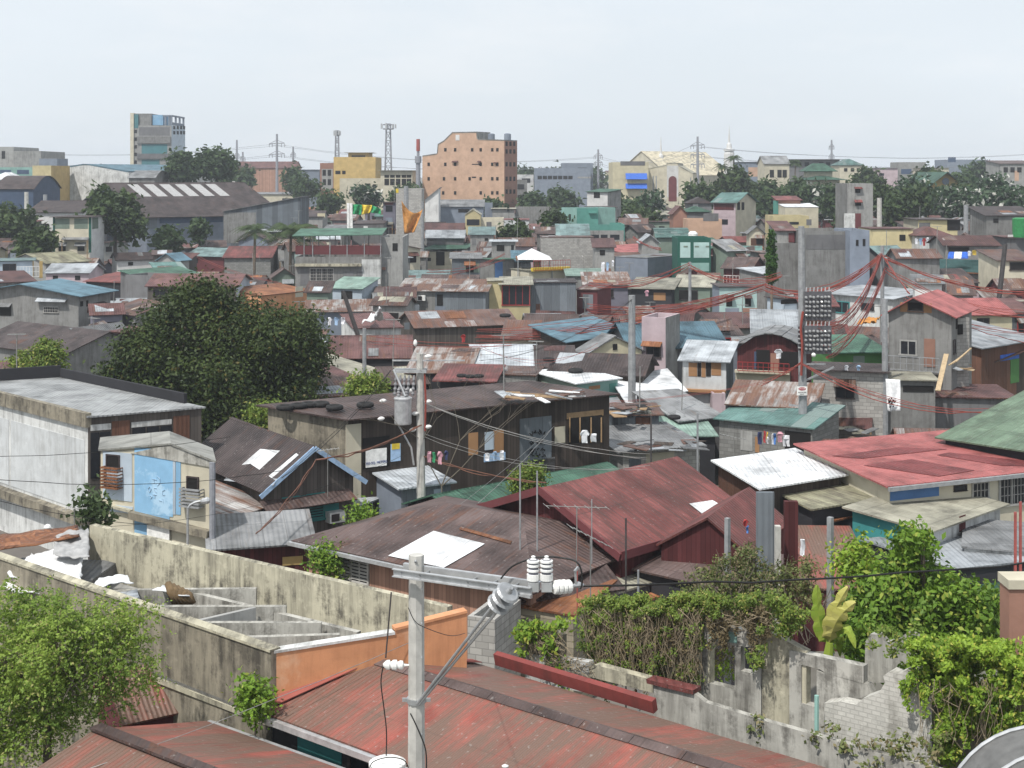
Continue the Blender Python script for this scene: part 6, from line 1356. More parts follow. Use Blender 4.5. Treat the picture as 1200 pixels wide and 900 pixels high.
# ================= foreground power pole
YP = 20.0
t = thing('power_pole', 'tall pale concrete power pole with a steel crossarm in the foreground', 'power pole', V2(PD(488, 700, YP)))
top = PD(488, 650, YP); b = MB(); b.tube([Vector((top.x, YP, 0)), top], [.155, .108], 8); part('shaft', b, M('pole'), t)
a0, a1 = PD(467, 667.5, YP), P(628, 690, PD(467, 667.5, YP).z); dx = (a1 - a0).normalized(); ny = Vector((-dx.y, dx.x, 0))
arm = MB()
for o_ in (-.135, .135):
    c0, c1 = a0 + ny*o_, a1 + ny*o_; arm.box((c0+c1)/2, (c1-c0)/2, ny*.006, Z*.05)
    for sgn in (1, -1): arm.box((c0+c1)/2 + Z*.05*sgn + ny*(.025 if o_ > 0 else -.025), (c1-c0)/2, ny*.028, Z*.006)
armp = part('crossarm', arm, M('galv'), t)
b = MB()
for f_ in (.06, .2, .55, .7, .85):
    c = a0.lerp(a1, f_) ; b.tube([c - ny*.17, c + ny*.17], .012, 6)
part('bolt', b, M('steel'), armp)
def shedprof(n, r0, r1, step): 
    pr = [(0, r0)]
    for k in range(n): pr += [(k*step + step*.15, r0), (k*step + step*.35, r1), (k*step + step*.55, r1*.96), (k*step + step*.75, r0)]
    return pr + [(n*step, r0)]
for px, yy in ((625, a1.y - .02), (640.5, a1.y - .06)):
    f0 = PD(px, 690, yy); b = MB(); b.abox(f0.x - .07, f0.x + .07, f0.y - .09, f0.y + .09, f0.z - .02, f0.z + .1); br = part('bracket', b, M('galv'), t)
    b = MB(); b.lathe(f0 + Z*.1, Z, [(0, .055), (.02, .088), (.1, .088), (.105, .05)], 16)
    for z_ in (.135, .2, .255): b.lathe(f0 + Z*(.1 + z_), Z, [(0, .05), (.006, .088), (.028, .088), (.04, .05)], 16)
    b.lathe(f0 + Z*.395, Z, [(0, .05), (.02, .026), (.045, .03), (.055, .01)], 12); b.smooth = False; pi_ = part('post_insulator', b, M('porc'), t); b = MB(); b.lathe(f0 + Z*.2, Z, [(0, .066), (.2, .062)], 14); part('core', b, M('ins_core'), pi_)
s0 = PD(647, 688.5, a1.y - .1); sd_ = (PD(1250, 655, 24) - s0).normalized()
b = MB(); b.lathe(s0, sd_, [(0, .02), (.02, .04), (.03, .085), (.055, .095), (.07, .06), (.09, .095), (.125, .1), (.14, .06), (.16, .095), (.195, .1), (.21, .06), (.23, .09), (.27, .095), (.3, .07), (.31, .02)], 16); part('strain_insulator', b, M('porc'), t)
s1 = s0 + sd_*.32; b = MB(); b.tube([s1, s1 + sd_*.1 + Z*.02, s1 + sd_*.18 + Z*.01], [.02, .045, .02], 8); b.bar(s1 + sd_*.06, s1 + sd_*.05 + Z*.22, .05, .03); b.bar(s1 + sd_*.04 + Z*.2, s1 + sd_*.1 + Z*.26, .03); part('clamp', b, M('steel'), t)
b = MB(); jp = [PD(587, 678, a1.y + .25), PD(600, 664, a1.y + .2), PD(622, 655, a1.y + .05), PD(640, 652.5, a1.y), PD(660, 654, a1.y), PD(675, 658, a1.y - .1), PD(681, 668, a1.y - .12), PD(682, 684, a1.y - .12), PD(680, 690, a1.y - .12)]
def smooth_pts(p, n=5):
    o = []
    for i in range(len(p)-1):
        p0, p1, p2, p3 = p[max(i-1, 0)], p[i], p[i+1], p[min(i+2, len(p)-1)]
        for k in range(n):
            s_ = k/n; o.append(.5*((2*p1) + (p2-p0)*s_ + (2*p0-5*p1+4*p2-p3)*s_*s_ + (3*p1-p0-3*p2+p3)*s_**3))
    return o + [p[-1]]
b.tube(smooth_pts(jp), .013, 6); part('jumper_cable', b, M('cable'), t)
cl = PD(490, 825, YP - .16); e_ = PD(581, 712, a1.y - .35)
b = MB(); dd = (e_ - cl).normalized(); sp = dd.cross(Vector((0, 1, 0))).normalized()
for s_ in (-1, 1): b.tube([cl + sp*.012*s_, e_ + sp*.045*s_], .022, 8)
part('strut', b, M('steel'), t)
for k in range(3):
    c = e_ + dd*(.05 + .13*k); b = MB(); b.lathe(c, dd, [(0, .03), (.01, .15), (.025, .165), (.05, .14), (.055, .05), (.1, .03), (.13, .025)], 18); part('disc_insulator', b, M('steel'), t)
b = MB(); c = e_ + dd*.44; b.tube([c, PD(606, 690, a1.y)], .022, 6); part('hook', b, M('steel'), t)
b = MB(); b.tube([Vector((top.x, YP, cl.z - .035)), Vector((top.x, YP, cl.z + .035))], .137, 12); b.bar((top.x - .2, YP, cl.z), (top.x + .2, YP, cl.z), .03, .05); part('band_clamp', b, M('steel'), t)
g0 = PD(449, 779, YP - .02); b = MB(); b.lathe(g0, Vector((1, 0, -.02)), [(0, .02), (.03, .05), (.05, .065), (.09, .07), (.11, .045), (.14, .07), (.19, .072), (.21, .045), (.24, .065), (.28, .06), (.3, .02), (.38, .012)], 14); part('guy_insulator', b, M('porc'), t)
b = MB(); b.tube(smooth_pts([PD(449, 781, YP), PD(446.5, 800, YP), PD(450, 830, YP), PD(453, 860, YP), PD(452, 905, YP)]), .009, 5); part('drop_wire', b, M('cable'), t)
b = MB(); b.tube(smooth_pts([PD(481, 836, YP - .15), PD(490, 855, YP - .17), PD(499, 880, YP - .16), PD(499.5, 910, YP - .15)]), .01, 5); part('drop_wire', b, M('cable'), t)
b = MB(); b.tube(smooth_pts([PD(478.5, 712, YP - .1), PD(485, 726, YP - .15), PD(497, 735, YP - .12), PD(528, 745, 24), PD(545, 742, 30)]), .006, 5); part('drop_wire', b, M('cable'), t)
can = PD(454, 893, YP - .12); b = MB(); b.lathe(Vector((can.x, can.y, can.z - .9)), Z, [(0, .24), (.84, .25), (.86, .265), (.9, .262), (.93, .2), (.95, .05)], 20); part('transformer', b, M('porc'), t)
b = MB(); b.tube(smooth_pts([PD(432, 905, YP - .3), PD(437, 893, YP - .3), PD(455, 887.5, YP - .3), PD(472, 890, YP - .3), PD(478, 898, YP - .2)]), .008, 5); part('drop_wire', b, M('cable'), t)
b = MB(); b.tube([PD(487, 657, YP - .1), PD(487, 659, YP - .13)], .02, 6)
for yy in (690, 730, 770, 800, 860): b.tube([PD(494, yy, YP - .1), PD(494, yy, YP - .135)], .012, 6)
part('bolt', b, M('steel'), t)
cable('power_cable', 'thick black cable running right from the white strain insulators', s1 + sd_*.16, PD(1280, 651, 24), .1, .016, 'cable')
cable('service_wire', 'thin pale wire crossing the bottom left roof up to the orange wall', PD(98, 903, 28), PD(547, 722, 34.3), .12, .008, 'wire')
b = MB(); a_ = PD(452, 771, 31.0); b.tube([a_, PD(458.5, 694, 31.0)], .018, 5); solo('antenna_rod', 'thin dark rod standing against the orange wall', 'rod', b, M('iron'), loc=a_)
b = MB(); p = PD(592, 899, YP); b.lathe(p - Z*.1, Z, [(0, .05), (.05, .06), (.08, .03), (.12, .05), (.14, .015)], 10); solo('post_insulator', 'small white insulator peeping in at the bottom right of the power pole', 'insulator', b, M('porc'))
# ================= transformer pole
YT = 61.0; t = thing('power_pole', 'concrete power pole with a grey transformer drum beside the leafless tree', 'power pole', V2(PD(493, 500, YT)))
top = PD(492, 414, YT); k = YT/F; b = MB(); b.tube([Vector((top.x + .08, YT, 0)), top], [.21, .15], 8); part('shaft', b, M('pole'), t)
def zz(py): return H - (py - HY)*k
def xx(px): return (px - CX)*k
b = MB(); b.abox(xx(462), xx(500), YT - .3, YT - .2, zz(436), zz(432.5)); b.abox(xx(462), xx(500), YT + .2, YT + .3, zz(436), zz(432.5)); b.abox(xx(460), xx(545), YT - .1, YT - .02, zz(423), zz(421.5)); part('crossarm', b, M('galv'), t)
b = MB(); b.lathe((xx(473), YT - .35, zz(495)), Z, [(0, .36), (.05, .37), (1.06, .37), (1.07, .40), (1.12, .40), (1.16, .33), (1.2, .1)], 18); tr = part('transformer', b, M('porc') if False else M('galv'), t)
for px in (468, 477): b = MB(); b.lathe((xx(px), YT - .4, zz(463)), Z, [(0, .05), (.06, .08), (.12, .05), (.18, .08), (.24, .05), (.3, .07), (.36, .02)], 10); part('bushing', b, M('dporc'), tr)
for px in (463, 468, 473, 478, 484):
    b = MB(); b.lathe((xx(px), YT - .25, zz(463)), Vector((.08, 0, 1)), [(0, .03), (.1, .08), (.2, .04), (.3, .08), (.4, .04), (.5, .08), (.6, .04), (.7, .07), (.9, .03)], 8); part('fuse_cutout', b, M('dporc'), t)
for px, py in ((491, 406), (502, 418), (449, 470), (447, 491), (502, 471), (502, 500.5), (487, 485), (482, 458), (484, 504)):
    b = MB(); c = PD(px, py, YT - .2); b.lathe(c - Vector((.16, 0, 0)), Vector((1, 0, .1)) if px != 491 else Z, [(0, .02), (.05, .06), (.1, .085), (.18, .085), (.24, .07), (.3, .02)], 10); part('insulator', b, M('porc'), t)
b = MB(); b.tube([PD(461, 433, YT - .3), PD(475, 464, YT - .5)], .05, 6); b.tube([PD(464, 493, YT - .3), PD(482, 525, YT - .2), PD(485, 545, YT - .2)], .045, 6); part('conduit', b, M('galv'), t)
b = MB(); b.tube([PD(497.5, 438, YT - .2), PD(499, 470, YT - .25), PD(498, 505, YT - .22)], .045, 6); part('conduit', b, M('redcable'), t)
# ================= meter pole
YM = 76.; t = thing('meter_pole', 'tall grey concrete pole crowded with electricity meters', 'power pole', V2(PD(941, 400, YM)))
top = PD(939, 265, YM); k = YM/F; bot = PD(941.5, 530, YM)
b = MB(); b.tube([Vector((bot.x, YM, 0)), top], [.26, .17], 8); part('shaft', b, M('gpole'), t)
b = MB(); b.abox(xx(938) if False else (938-CX)*k, (938+7-CX)*k, YM-.3, YM-.25, 0, .01)
def mx(px): return (px - CX)*k
def mz(py): return H - (py - HY)*k
for nm, x0_, x1_, y0_, y1_, cols, rows in (('upper', 942, 973, 345, 372, 7, 5), ('lower', 942, 973, 385, 411, 7, 5)):
    bk = thing('meter_bank', f'{nm} bank of round glass electricity meters on the right of the tall meter pole', 'meter bank', Vector((mx((x0_+x1_)/2), YM - .35, mz(y1_) - .1)), 'meter banks')
    b = MB(); b.abox(mx(x0_-1), mx(x1_), YM - .32, YM - .25, mz(y1_+3), mz(y0_-4)); part('board', b, M('meterbase'), bk)
    for r_ in range(rows):
        for c_ in range(cols):
            px = x0_ + (x1_-x0_)*(c_+.3)/cols; py = y0_ + (y1_-y0_)*(r_+.5)/rows
            b = MB(); cc = Vector((mx(px + rr.uniform(-.5, .5)), YM - .32, mz(py + rr.uniform(-.5, .5)))); b.lathe(cc, Vector((rr.uniform(-.25, .25), -1, rr.uniform(-.2, .2))), [(0, .085), (.06, .085), (.07, .07), (.13, .065), (.16, .035)], 10); part('meter', b, M('meter'), bk)
    b = MB()
    for c_ in range(cols):
        px = x0_ + (x1_-x0_)*(c_+.3)/cols; b.tube([Vector((mx(px), YM - .3, mz(y0_ - 4))), Vector((mx(px + .6), YM - .28, mz(y0_ - 9)))], .035, 5)
    part('conduit', b, M('galv'), bk)
bk = thing('meter_bank', 'narrow column of electricity meters on the left of the tall meter pole', 'meter bank', Vector((mx(936), YM - .35, mz(408))), 'meter banks')
b = MB(); b.abox(mx(934), mx(938.5), YM - .3, YM - .22, mz(410), mz(382)); part('board', b, M('meterbase'), bk)
for r_ in range(5):
    for c_ in range(2): b = MB(); b.lathe((mx(935 + c_*2.4), YM - .3, mz(386 + r_*5.2)), Vector((0, -1, 0)), [(0, .06), (.05, .06), (.1, .03)], 8); part('meter', b, M('meter'), bk)
b = MB(); b.tube(smooth_pts([PD(941, 365, YM - .4), PD(938.5, 385, YM - .4), PD(940, 405, YM - .4), PD(939, 440, YM - .35)]), .07, 6); part('conduit', b, M('redcable'), t)
b = MB(); b.abox(mx(942), mx(967), YM - .1, YM - .02, mz(427.5), mz(425.5)); part('crossarm', b, M('gpole'), t); b = MB(); b.bar((mx(943), YM - .06, mz(446)), (mx(977), YM - .06, mz(430)), .09); part('brace', b, M('gpole'), t)
b = MB(); b.lathe((mx(950), YM - .4, mz(414.5)), Vector((.4, -1, 0)), [(0, .06), (.1, .12), (.2, .1), (.25, .03)], 10); part('insulator', b, M('porc'), t)
sgp = Vector((mx(938.5), YM - .32, mz(457))); b = MB(); b.box(sgp, (.28, 0, 0), (0, .015, 0), (0, 0, .24)); sg = solo('danger_sign', 'white danger sign with a red oval on the meter pole', 'sign', b, M('wpaint'), loc=sgp - Z*.24)
b = MB(); n = 16
b.poly([sgp + Vector((.21*math.cos(2*math.pi*i/n), -.02, .11 + .085*math.sin(2*math.pi*i/n))) for i in range(n)][::-1]); b.poly([sgp + Vector((.21*math.cos(2*math.pi*i/n), -.02, .11 + .085*math.sin(2*math.pi*i/n))) for i in range(n)][::1]) if False else None
part('red_oval', b, M('ink_red'), sg); text('DANGER', sgp + Vector((0, -.022, .11)), .09, (1, 0, 0), (0, -1, 0), 'wpaint', sg); text('HIGH VOLTAGE', sgp + Vector((0, -.017, -.08)), .062, (1, 0, 0), (0, -1, 0), 'ink_black', sg); text('KEEP OUT', sgp + Vector((0, -.017, -.17)), .05, (1, 0, 0), (0, -1, 0), 'ink_black', sg)
# ================= other poles
post('utility_pole', 'slim grey pipe pole where the red cables fan out above the grey gabled house', 1034, 288, 98, .13, 'gpole')
post('utility_pole', 'grey steel pole standing before the left corner of the grey gabled house', 1037, 350, 80.5, .16, 'gpole')
post('utility_pole', 'plain grey concrete post in front of the light blue roof', 740.5, 346, 84, .2, 'gpole')
post('utility_pole', 'thin grey pole holding red cables behind the sagging rust roof', 808.5, 307, 118, .12, 'gpole')
post('utility_pole', 'leaning dark wooden pole right of the big mango tree', 402, 341, 112, .16, 'iron', lean=2.6)
post('utility_pole', 'short grey pipe among the maroon roofs right of the mango tree', 427, 385, 88, .12, 'gpole')
post('utility_pole', 'pole carrying the orange tarp in front of the bare block tower', 476, 218, 186, .3, 'gpole')
post('utility_pole', 'pale pole beside the slim grey four storey house', 1030.5, 232, 182, .3, 'pole')
post('utility_pole', 'pole in front of the cream house with dark windows', 1132, 240, 178, .3, 'gpole')
post('utility_pole', 'dark stick pole at right below the pale stall', 1178, 286, 130, .22, 'iron', lean=-1.2)
post('utility_pole', 'grey pole left of the white walled long house', 53, 228, 240, .35, 'gpole'); post('utility_pole', 'grey pole in front of the tan windowless block', 31, 225, 235, .35, 'pole'); post('utility_pole', 'thin pole right of the bare block tower', 495, 236, 190, .2, 'gpole')
post('fence_post', 'square grey concrete post left of the grey metal sheet', 852.5, 607, 41.5, .09, 'gpole', 'post', n=4); post('fence_post', 'broad concrete post behind the scrub bush', 973, 606, 40.2, .1, 'gpole', 'post', n=4)
b = MB(); p = PD(897, 577, 43); b.abox(p.x - .27, p.x + .27, 43, 43.12, 0, p.z); solo('metal_sheet', 'tall upright grey corrugated sheet beside the large red roof', 'metal sheet', b, M('w.tin'))
b = MB(); p = PD(927.5, 588, 42.5); b.abox(p.x - .2, p.x + .2, 42.5, 42.7, 0, p.z); solo('chimney', 'square maroon brown metal flue right of the grey corrugated sheet', 'flue', b, M('w.mar'))
b = MB(); p = PD(912, 617, 42); b.abox(p.x - .08, p.x + .08, 42, 42.2, 0, p.z); solo('fence_post', 'short pale post between the grey sheet and the maroon flue', 'post', b, M('pole'))
for i, (px, pt_, yd, r_, m) in enumerate(((609.5, 545, 48, .03, 'gpole'), (629.5, 552, 48, .03, 'gpole'), (676.5, 626, 45, .022, 'mast_red'), (693.5, 585, 48, .02, 'gpole'), (733.5, 607, 44, .03, 'iron'), (748, 668, 38, .03, 'gpole'), (763, 487, 60, .04, 'iron'), (817.5, 484, 66, .05, 'gpole'), (1196, 588, 36, .04, 'mast_red'), (1190, 600, 36, .04, 'mast_red'))):
    post('mast', ['thin grey rod at the left gable of the large red roof', 'second thin grey rod at the left gable of the large red roof', 'reddish television mast in front of the maroon gable wall', 'slender grey mast rising over the large red roof', 'dark rod at the corner of the large red roof eave', 'short pale rod beside the tan fibre cement roof', 'dark rod in front of the patchwork tin shack', 'grey rod in front of the mint sheet roof', 'right red steel upright at the right edge', 'left red steel upright at the right edge'][i], px, pt_, yd, r_, m, 'mast', n=5, r1=r_)
def aerial(label, px, py, yd, w, tilt=.08, n=7):
    c = PD(px, py, yd); b = MB(); L = w*yd/F/2; d = Vector((1, .2, -tilt)).normalized(); b.tube([c - d*L, c + d*L], .015, 5)
    for k in range(n):
        q = c + d*L*(2*k/(n-1) - 1); s_ = Vector((.25, -.95, 0))*(.35 - .02*k); b.tube([q - s_, q + s_], .01, 4)
    b.tube([Vector((c.x, c.y, c.z - 2.0)), c], .02, 5); return solo('tv_antenna', label, 'antenna', b, M('wire'))
aerial('television antenna above the maroon gable wall of the large red roof', 676, 594, 44.5, 74); aerial('drooping television antenna below the large red roof', 692, 629, 43.8, 56, .55); aerial('television antenna on the timber building wall near the teal gable', 384, 527, 60, 26, -.1); aerial('television antenna on the block wall under the teal ribbed roof', 860, 512, 70, 30, .25); aerial('television antenna in front of the white parapet building', 87, 596, 52, 28, .0)
# street lamp
t = thing('street_lamp', 'curved arm street lamp before the sky blue panelled house', 'street lamp', V2(PD(220, 640, 50.5)))
b = MB(); b.tube(smooth_pts([Vector((PD(220, 640, 50.5).x, 50.5, 0)), PD(220, 612, 50.5), PD(221, 595, 50.5), PD(228, 589, 50.5), PD(236, 587, 50.5)]), .045, 7); part('arm', b, M('galv'), t)
b = MB(); b.lathe(PD(235, 587.5, 50.5), Vector((1, 0, .12)), [(0, .05), (.08, .1), (.25, .13), (.33, .08), (.35, .02)], 10); part('lamp_head', b, M('galv'), t)
b = MB(); p = PD(55.8, 618, 44); b.lathe(p - Z*.2, Z, [(0, .03), (.1, .03), (.12, .09), (.2, .12), (.27, .09), (.3, .02)], 10); solo('globe_lamp', 'small white globe lamp above the rusted roof sheet at left', 'lamp', b, M('porc'))
# ================= tyres, water tank, roof junk
def tyre(label, px, py, z, r=.33, tilt=0., g='old tyres weighing down the roofs'):
    c = P(px, py, z); b = MB(); b.torus(c + Z*.1, Vector((tilt, 0, 1)), r*.72, r*.28, 18, 8); b.smooth = True; return solo('tyre', label, 'tyre', b, M('tyre'), g)
tyre('black tyre lying on the clean white flat roof', 674.5, 436, 4.32, .5); tyre('black tyre at the middle of the red sheet roof', 551, 443, 4.5); tyre('black tyre at the left of the red sheet roof', 541, 442, 4.5); tyre('black tyre at the right of the red sheet roof', 561, 442.5, 4.55)
for i, (px, py) in enumerate(((334, 480), (350, 478), (362, 476.5), (376, 476), (392, 480), (428, 477))): tyre(['leftmost flat tyre on the left end of the long timber building roof', 'second tyre from the left on the timber building roof', 'third tyre from the left on the timber building roof', 'fourth tyre from the left on the timber building roof', 'fifth tyre on the timber building roof nearer the edge', 'tyre nearest the transformer pole on the timber building roof'][i], px, py, 6.2, .42)
tyre('tyre lying on the dark brown gable right of the pale tin roof', 643, 423, 4.8, .4); tyre('tyre on the grey roof with one pale blue strip', 790, 491, 4.0, .36); tyre('black tyre on the roof below the cream bay', 592, 371, 5.0, .5)
b = MB(); p = PD(1196, 268, 165); b.lathe((p.x, p.y, p.z - 1), Z, [(0, .9), (2.2, .95), (2.3, .6)], 14); solo('water_tank', 'bright green round water tank at the right edge', 'water tank', b, M('tankg'))
b = MB(); p = PD(812, 277, 188); b.lathe((p.x, p.y, p.z - .8), Z, [(0, .6), (1.2, .65), (1.5, .3)], 12); solo('water_tank', 'white round water tank beside the green barrel roof', 'water tank', b, M('porc'))
def junk(label, px0, py0, px1, py1, z, n, mats, seed, name='scrap_heap', cat='scrap'):
    rr = random.Random(seed); c = P((px0+px1)/2, (py0+py1)/2, z); t = thing(name, label, cat, c - Z*.1)
    for i in range(n):
        p = P(rr.uniform(px0, px1), rr.uniform(py0, py1), z); a = rr.uniform(0, 3.14); e1 = Vector((math.cos(a), math.sin(a), rr.uniform(-.12, .12))); e2 = Z.cross(e1).normalized(); b = MB()
        b.box(p + Z*rr.uniform(.02, .2), e1*rr.uniform(.3, .8), e2*rr.uniform(.06, .4), Z*.02); part('sheet' if i % 2 else 'plank', b, M(mats[i % len(mats)]), t)
    return t
junk('heap of loose sheets and planks on the patchwork tin shack roof', 722, 478, 770, 488, 4.2, 12, ['r.gal', 'wood', 'r.rust', 'tyre'], 1)
junk('loose rusty sheets laid over the block shack roof', 732, 518, 818, 530, 3.4, 18, ['r.gry', 'r.rust', 'r.gal', 'w.wood'], 2)
junk('collapsed rusty sheets at the foot of the unplastered block house', 954, 503, 1030, 520, 2.6, 14, ['r.galr', 'r.gry', 'r.tan', 'w.wood'], 3)
junk('stacked pale boards leaning in the open timber shack', 1112, 424, 1140, 436, 5.2, 9, ['ltimber', 'wood', 'r.gal'], 4)
junk('rubbish and sheets on the roof behind the long timber building', 580, 462, 700, 470, 6.3, 16, ['r.gal', 'tarp_white', 'wood', 'r.rust'], 5)
junk('pieces of white sheet on the roof left of the long pale eave', 918, 345, 940, 349, 6.0, 5, ['tarp_white', 'r.gal'], 6)
b = MB(); b.bar(PD(1099, 458, 79.5), PD(1109, 415, 82), .28, .06); solo('plank', 'pale timber plank leaning against the grey gabled house', 'plank', b, M('ltimber'))
b = MB(); rr = random.Random(4)
for k in range(5): b.bar(PD(1112 + k*2, 428 - k, 83), PD(1130 + k*2, 416 - k*2, 84), .1, .05)
solo('timber_bundle', 'pale split timbers jutting right from the grey gabled house', 'timber', b, M('ltimber'))
# ================= tarps and washing
def hang(label, pts, mat, name='tarpaulin', cat='tarpaulin', n=10, amp=.15, seed=1, sag=.0, parent=None, group=None):
    rng = random.Random(seed); q = [PD(*p) for p in pts]; b = MB(); g = {}
    for i in range(n+1):
        for j in range(n+1):
            s_, u = i/n, j/n; p = q[0].lerp(q[1], s_).lerp(q[3].lerp(q[2], s_), u); p.z -= sag*4*s_*(1-s_)*(1-u); p.y += amp*math.sin(s_*9 + u*3)*(.3 + u) + rng.uniform(-.3, .3)*amp
            g[i, j] = len(b.v); b.v.append(p)
    for i in range(n):
        for j in range(n): b.f.append((g[i, j], g[i, j+1], g[i+1, j+1], g[i+1, j])); b.h.append(None)
    b.smooth = True; o = solo(name, label, cat, b, M(mat), group); m = o.modifiers.new('Solidify', 'SOLIDIFY'); m.thickness = .02; return o
hang('billowing orange tarp hung from a pole before the bare block tower', [(470.5, 235, 184), (495.5, 245, 186), (486, 272, 185), (473.5, 274, 184.5)], 'tarp_orange', amp=.5, sag=1.0)
hang('green half of the tarp flying over the dark grey house', [(413, 239.5, 196), (424, 240, 196), (423.5, 252, 196), (413, 251, 196)], 'tarp_green', amp=.3); hang('yellow middle of the tarp flying over the dark grey house', [(424, 240, 196), (436, 240.5, 196), (434, 249, 196), (423.5, 252, 196)], 'tarp_yellow', amp=.3); hang('green end of the tarp flying over the dark grey house', [(436, 240.5, 196), (446, 245, 196), (447, 251, 196), (434, 249, 196)], 'tarp_green', amp=.3)
b = MB()
for x, m in ((410, 0),): b.bar(PD(408, 238, 196), PD(408.5, 274, 196), .35); b.bar(PD(411.5, 238, 196), PD(412, 274, 196), .35)
solo('banner_post', 'pale post with a red stripe at the left end of the flying tarp', 'post', b, M('wpaint'))
hang('dark green shade netting stretched below the long dull maroon roof', [(1087, 303, 148), (1164, 305, 148), (1164, 320, 147), (1088, 318, 147)], 'tarp_dgreen', 'shade_net', 'netting', amp=.3)
for i, (x0_, x1_, m) in enumerate(((1110.5, 1117, 'tarp_blue'), (1117, 1126, 'tarp_white'), (1126, 1134, 'tarp_blue'))): hang(['left blue stripe of a tarp under the long dull maroon roof', 'white middle stripe of a tarp under the long dull maroon roof', 'right blue stripe of a tarp under the long dull maroon roof'][i], [(x0_ + 1.5, 295, 151), (x1_ + 1.5, 295, 151), (x1_, 303, 150), (x0_, 303, 150)], m, n=4, amp=.1)
hang('white banner with dark print hung on the corner of the block house', [(1038, 444, 78.6), (1055, 445, 78.6), (1055, 481, 78.2), (1040, 482, 78.2)], 'tarp_white', 'banner', 'banner', amp=.06)
rr = random.Random(9); b = MB()
for k in range(16):
    x, y = rr.uniform(1041, 1051), rr.uniform(467, 478); b.bar(PD(x, y, 78.08), PD(x + rr.uniform(-2, 3), y + rr.uniform(-3, 3), 78.08), .06)
bn = [o for o in SC.objects if o.name.startswith('banner') and o.get('category') == 'banner'][0]; part('print', b, M('ink_black'), bn)
t = thing('market_tent', 'small white pyramid tent in front of the square rendered house', 'tent', V2(PD(627, 300, 172))); a = PD(623, 291, 172); b = MB(); c4_ = [PD(607, 303, 168), PD(647, 306, 168), PD(644, 301, 175), PD(606, 299, 175)]
zc = sum(p.z for p in c4_)/4
for p in c4_: p.z = zc
for k in range(4): b.slab([c4_[k], c4_[(k+1) % 4], a], .05)
part('roof', b, M('tarp_white'), t)
for p in c4_: b = MB(); b.bar(dn(p), p, .12); part('leg', b, M('gpole'), t)
lump_sheet('white sheet bunched into a peak on the roof left of the grey plank house', [(424, 379), (436, 370), (446, 362), (450, 375)], [4.9, 5.1, 6.4, 5.0], 'tarp_white', amp=.15, n=6, seed=21)
lump_sheet('yellow and white plastic sheet on the roof left of the grey gabled house', [(1004, 378), (1014, 375), (1032, 374), (1020, 380)], 6.6, 'tarp_orange', amp=.12, n=6, seed=22)
lump_sheet('small pale blue sheet on the ground floor roof right of the block house', [(1062, 494), (1064, 487), (1077, 487), (1077, 493)], 2.6, 'cloth_lblue', 'roof_sheet', 'metal sheet', .02, 3, 23)
lump_sheet('long white roofing strip left of the broad green metal roof', [(1046, 508), (1050, 503), (1104, 508), (1102, 513)], 3.0, 'tarp_white', 'roof_sheet', 'metal sheet', .02, 4, 24)
def shirt(label, px, py, yd, hpx, mat, wide=.8, kind=0, g=None):
    k = yd/F; c = PD(px, py, yd); hh_ = hpx*k; w = hh_*wide/2; b = MB()
    if kind == 0: pts = [(-.5, 1), (.5, 1), (1, .72), (.78, .55), (.6, .68), (.58, 0), (-.58, 0), (-.6, .68), (-.78, .55), (-1, .72)]
    elif kind == 1: pts = [(-.55, 1), (.55, 1), (.65, 0), (.15, 0), (.0, .6), (-.15, 0), (-.65, 0)]
    else: pts = [(-.8, 1), (.8, 1), (.86, .5), (.78, 0), (-.8, 0.05), (-.86, .5)]
    ph_ = px*1.7; q_ = []
    for (xa, za), (xb, zb) in zip(pts, pts[1:] + pts[:1]): q_ += [(xa + (xb-xa)*i/3, za + (zb-za)*i/3) for i in range(3)]
    pts = q_; fr = [c + Vector((x*w + .012*math.sin(z_*7 + ph_), .05*math.sin(x*3.4 + ph_) + .03*math.sin(z_*5), (z_ - 1)*hh_ - .02*hh_*abs(math.sin(x*2 + ph_)))) for x, z_ in pts]; bk = [p + Vector((0, .05, 0)) for p in fr]
    b.poly(fr); b.poly(bk[::-1])
    for i in range(len(fr)):
        j = (i+1) % len(fr); b.poly([fr[j], fr[i], bk[i], bk[j]])
    return solo('garment', label, 'garment', b, M(mat), g)
G = 'washing hung out to dry'
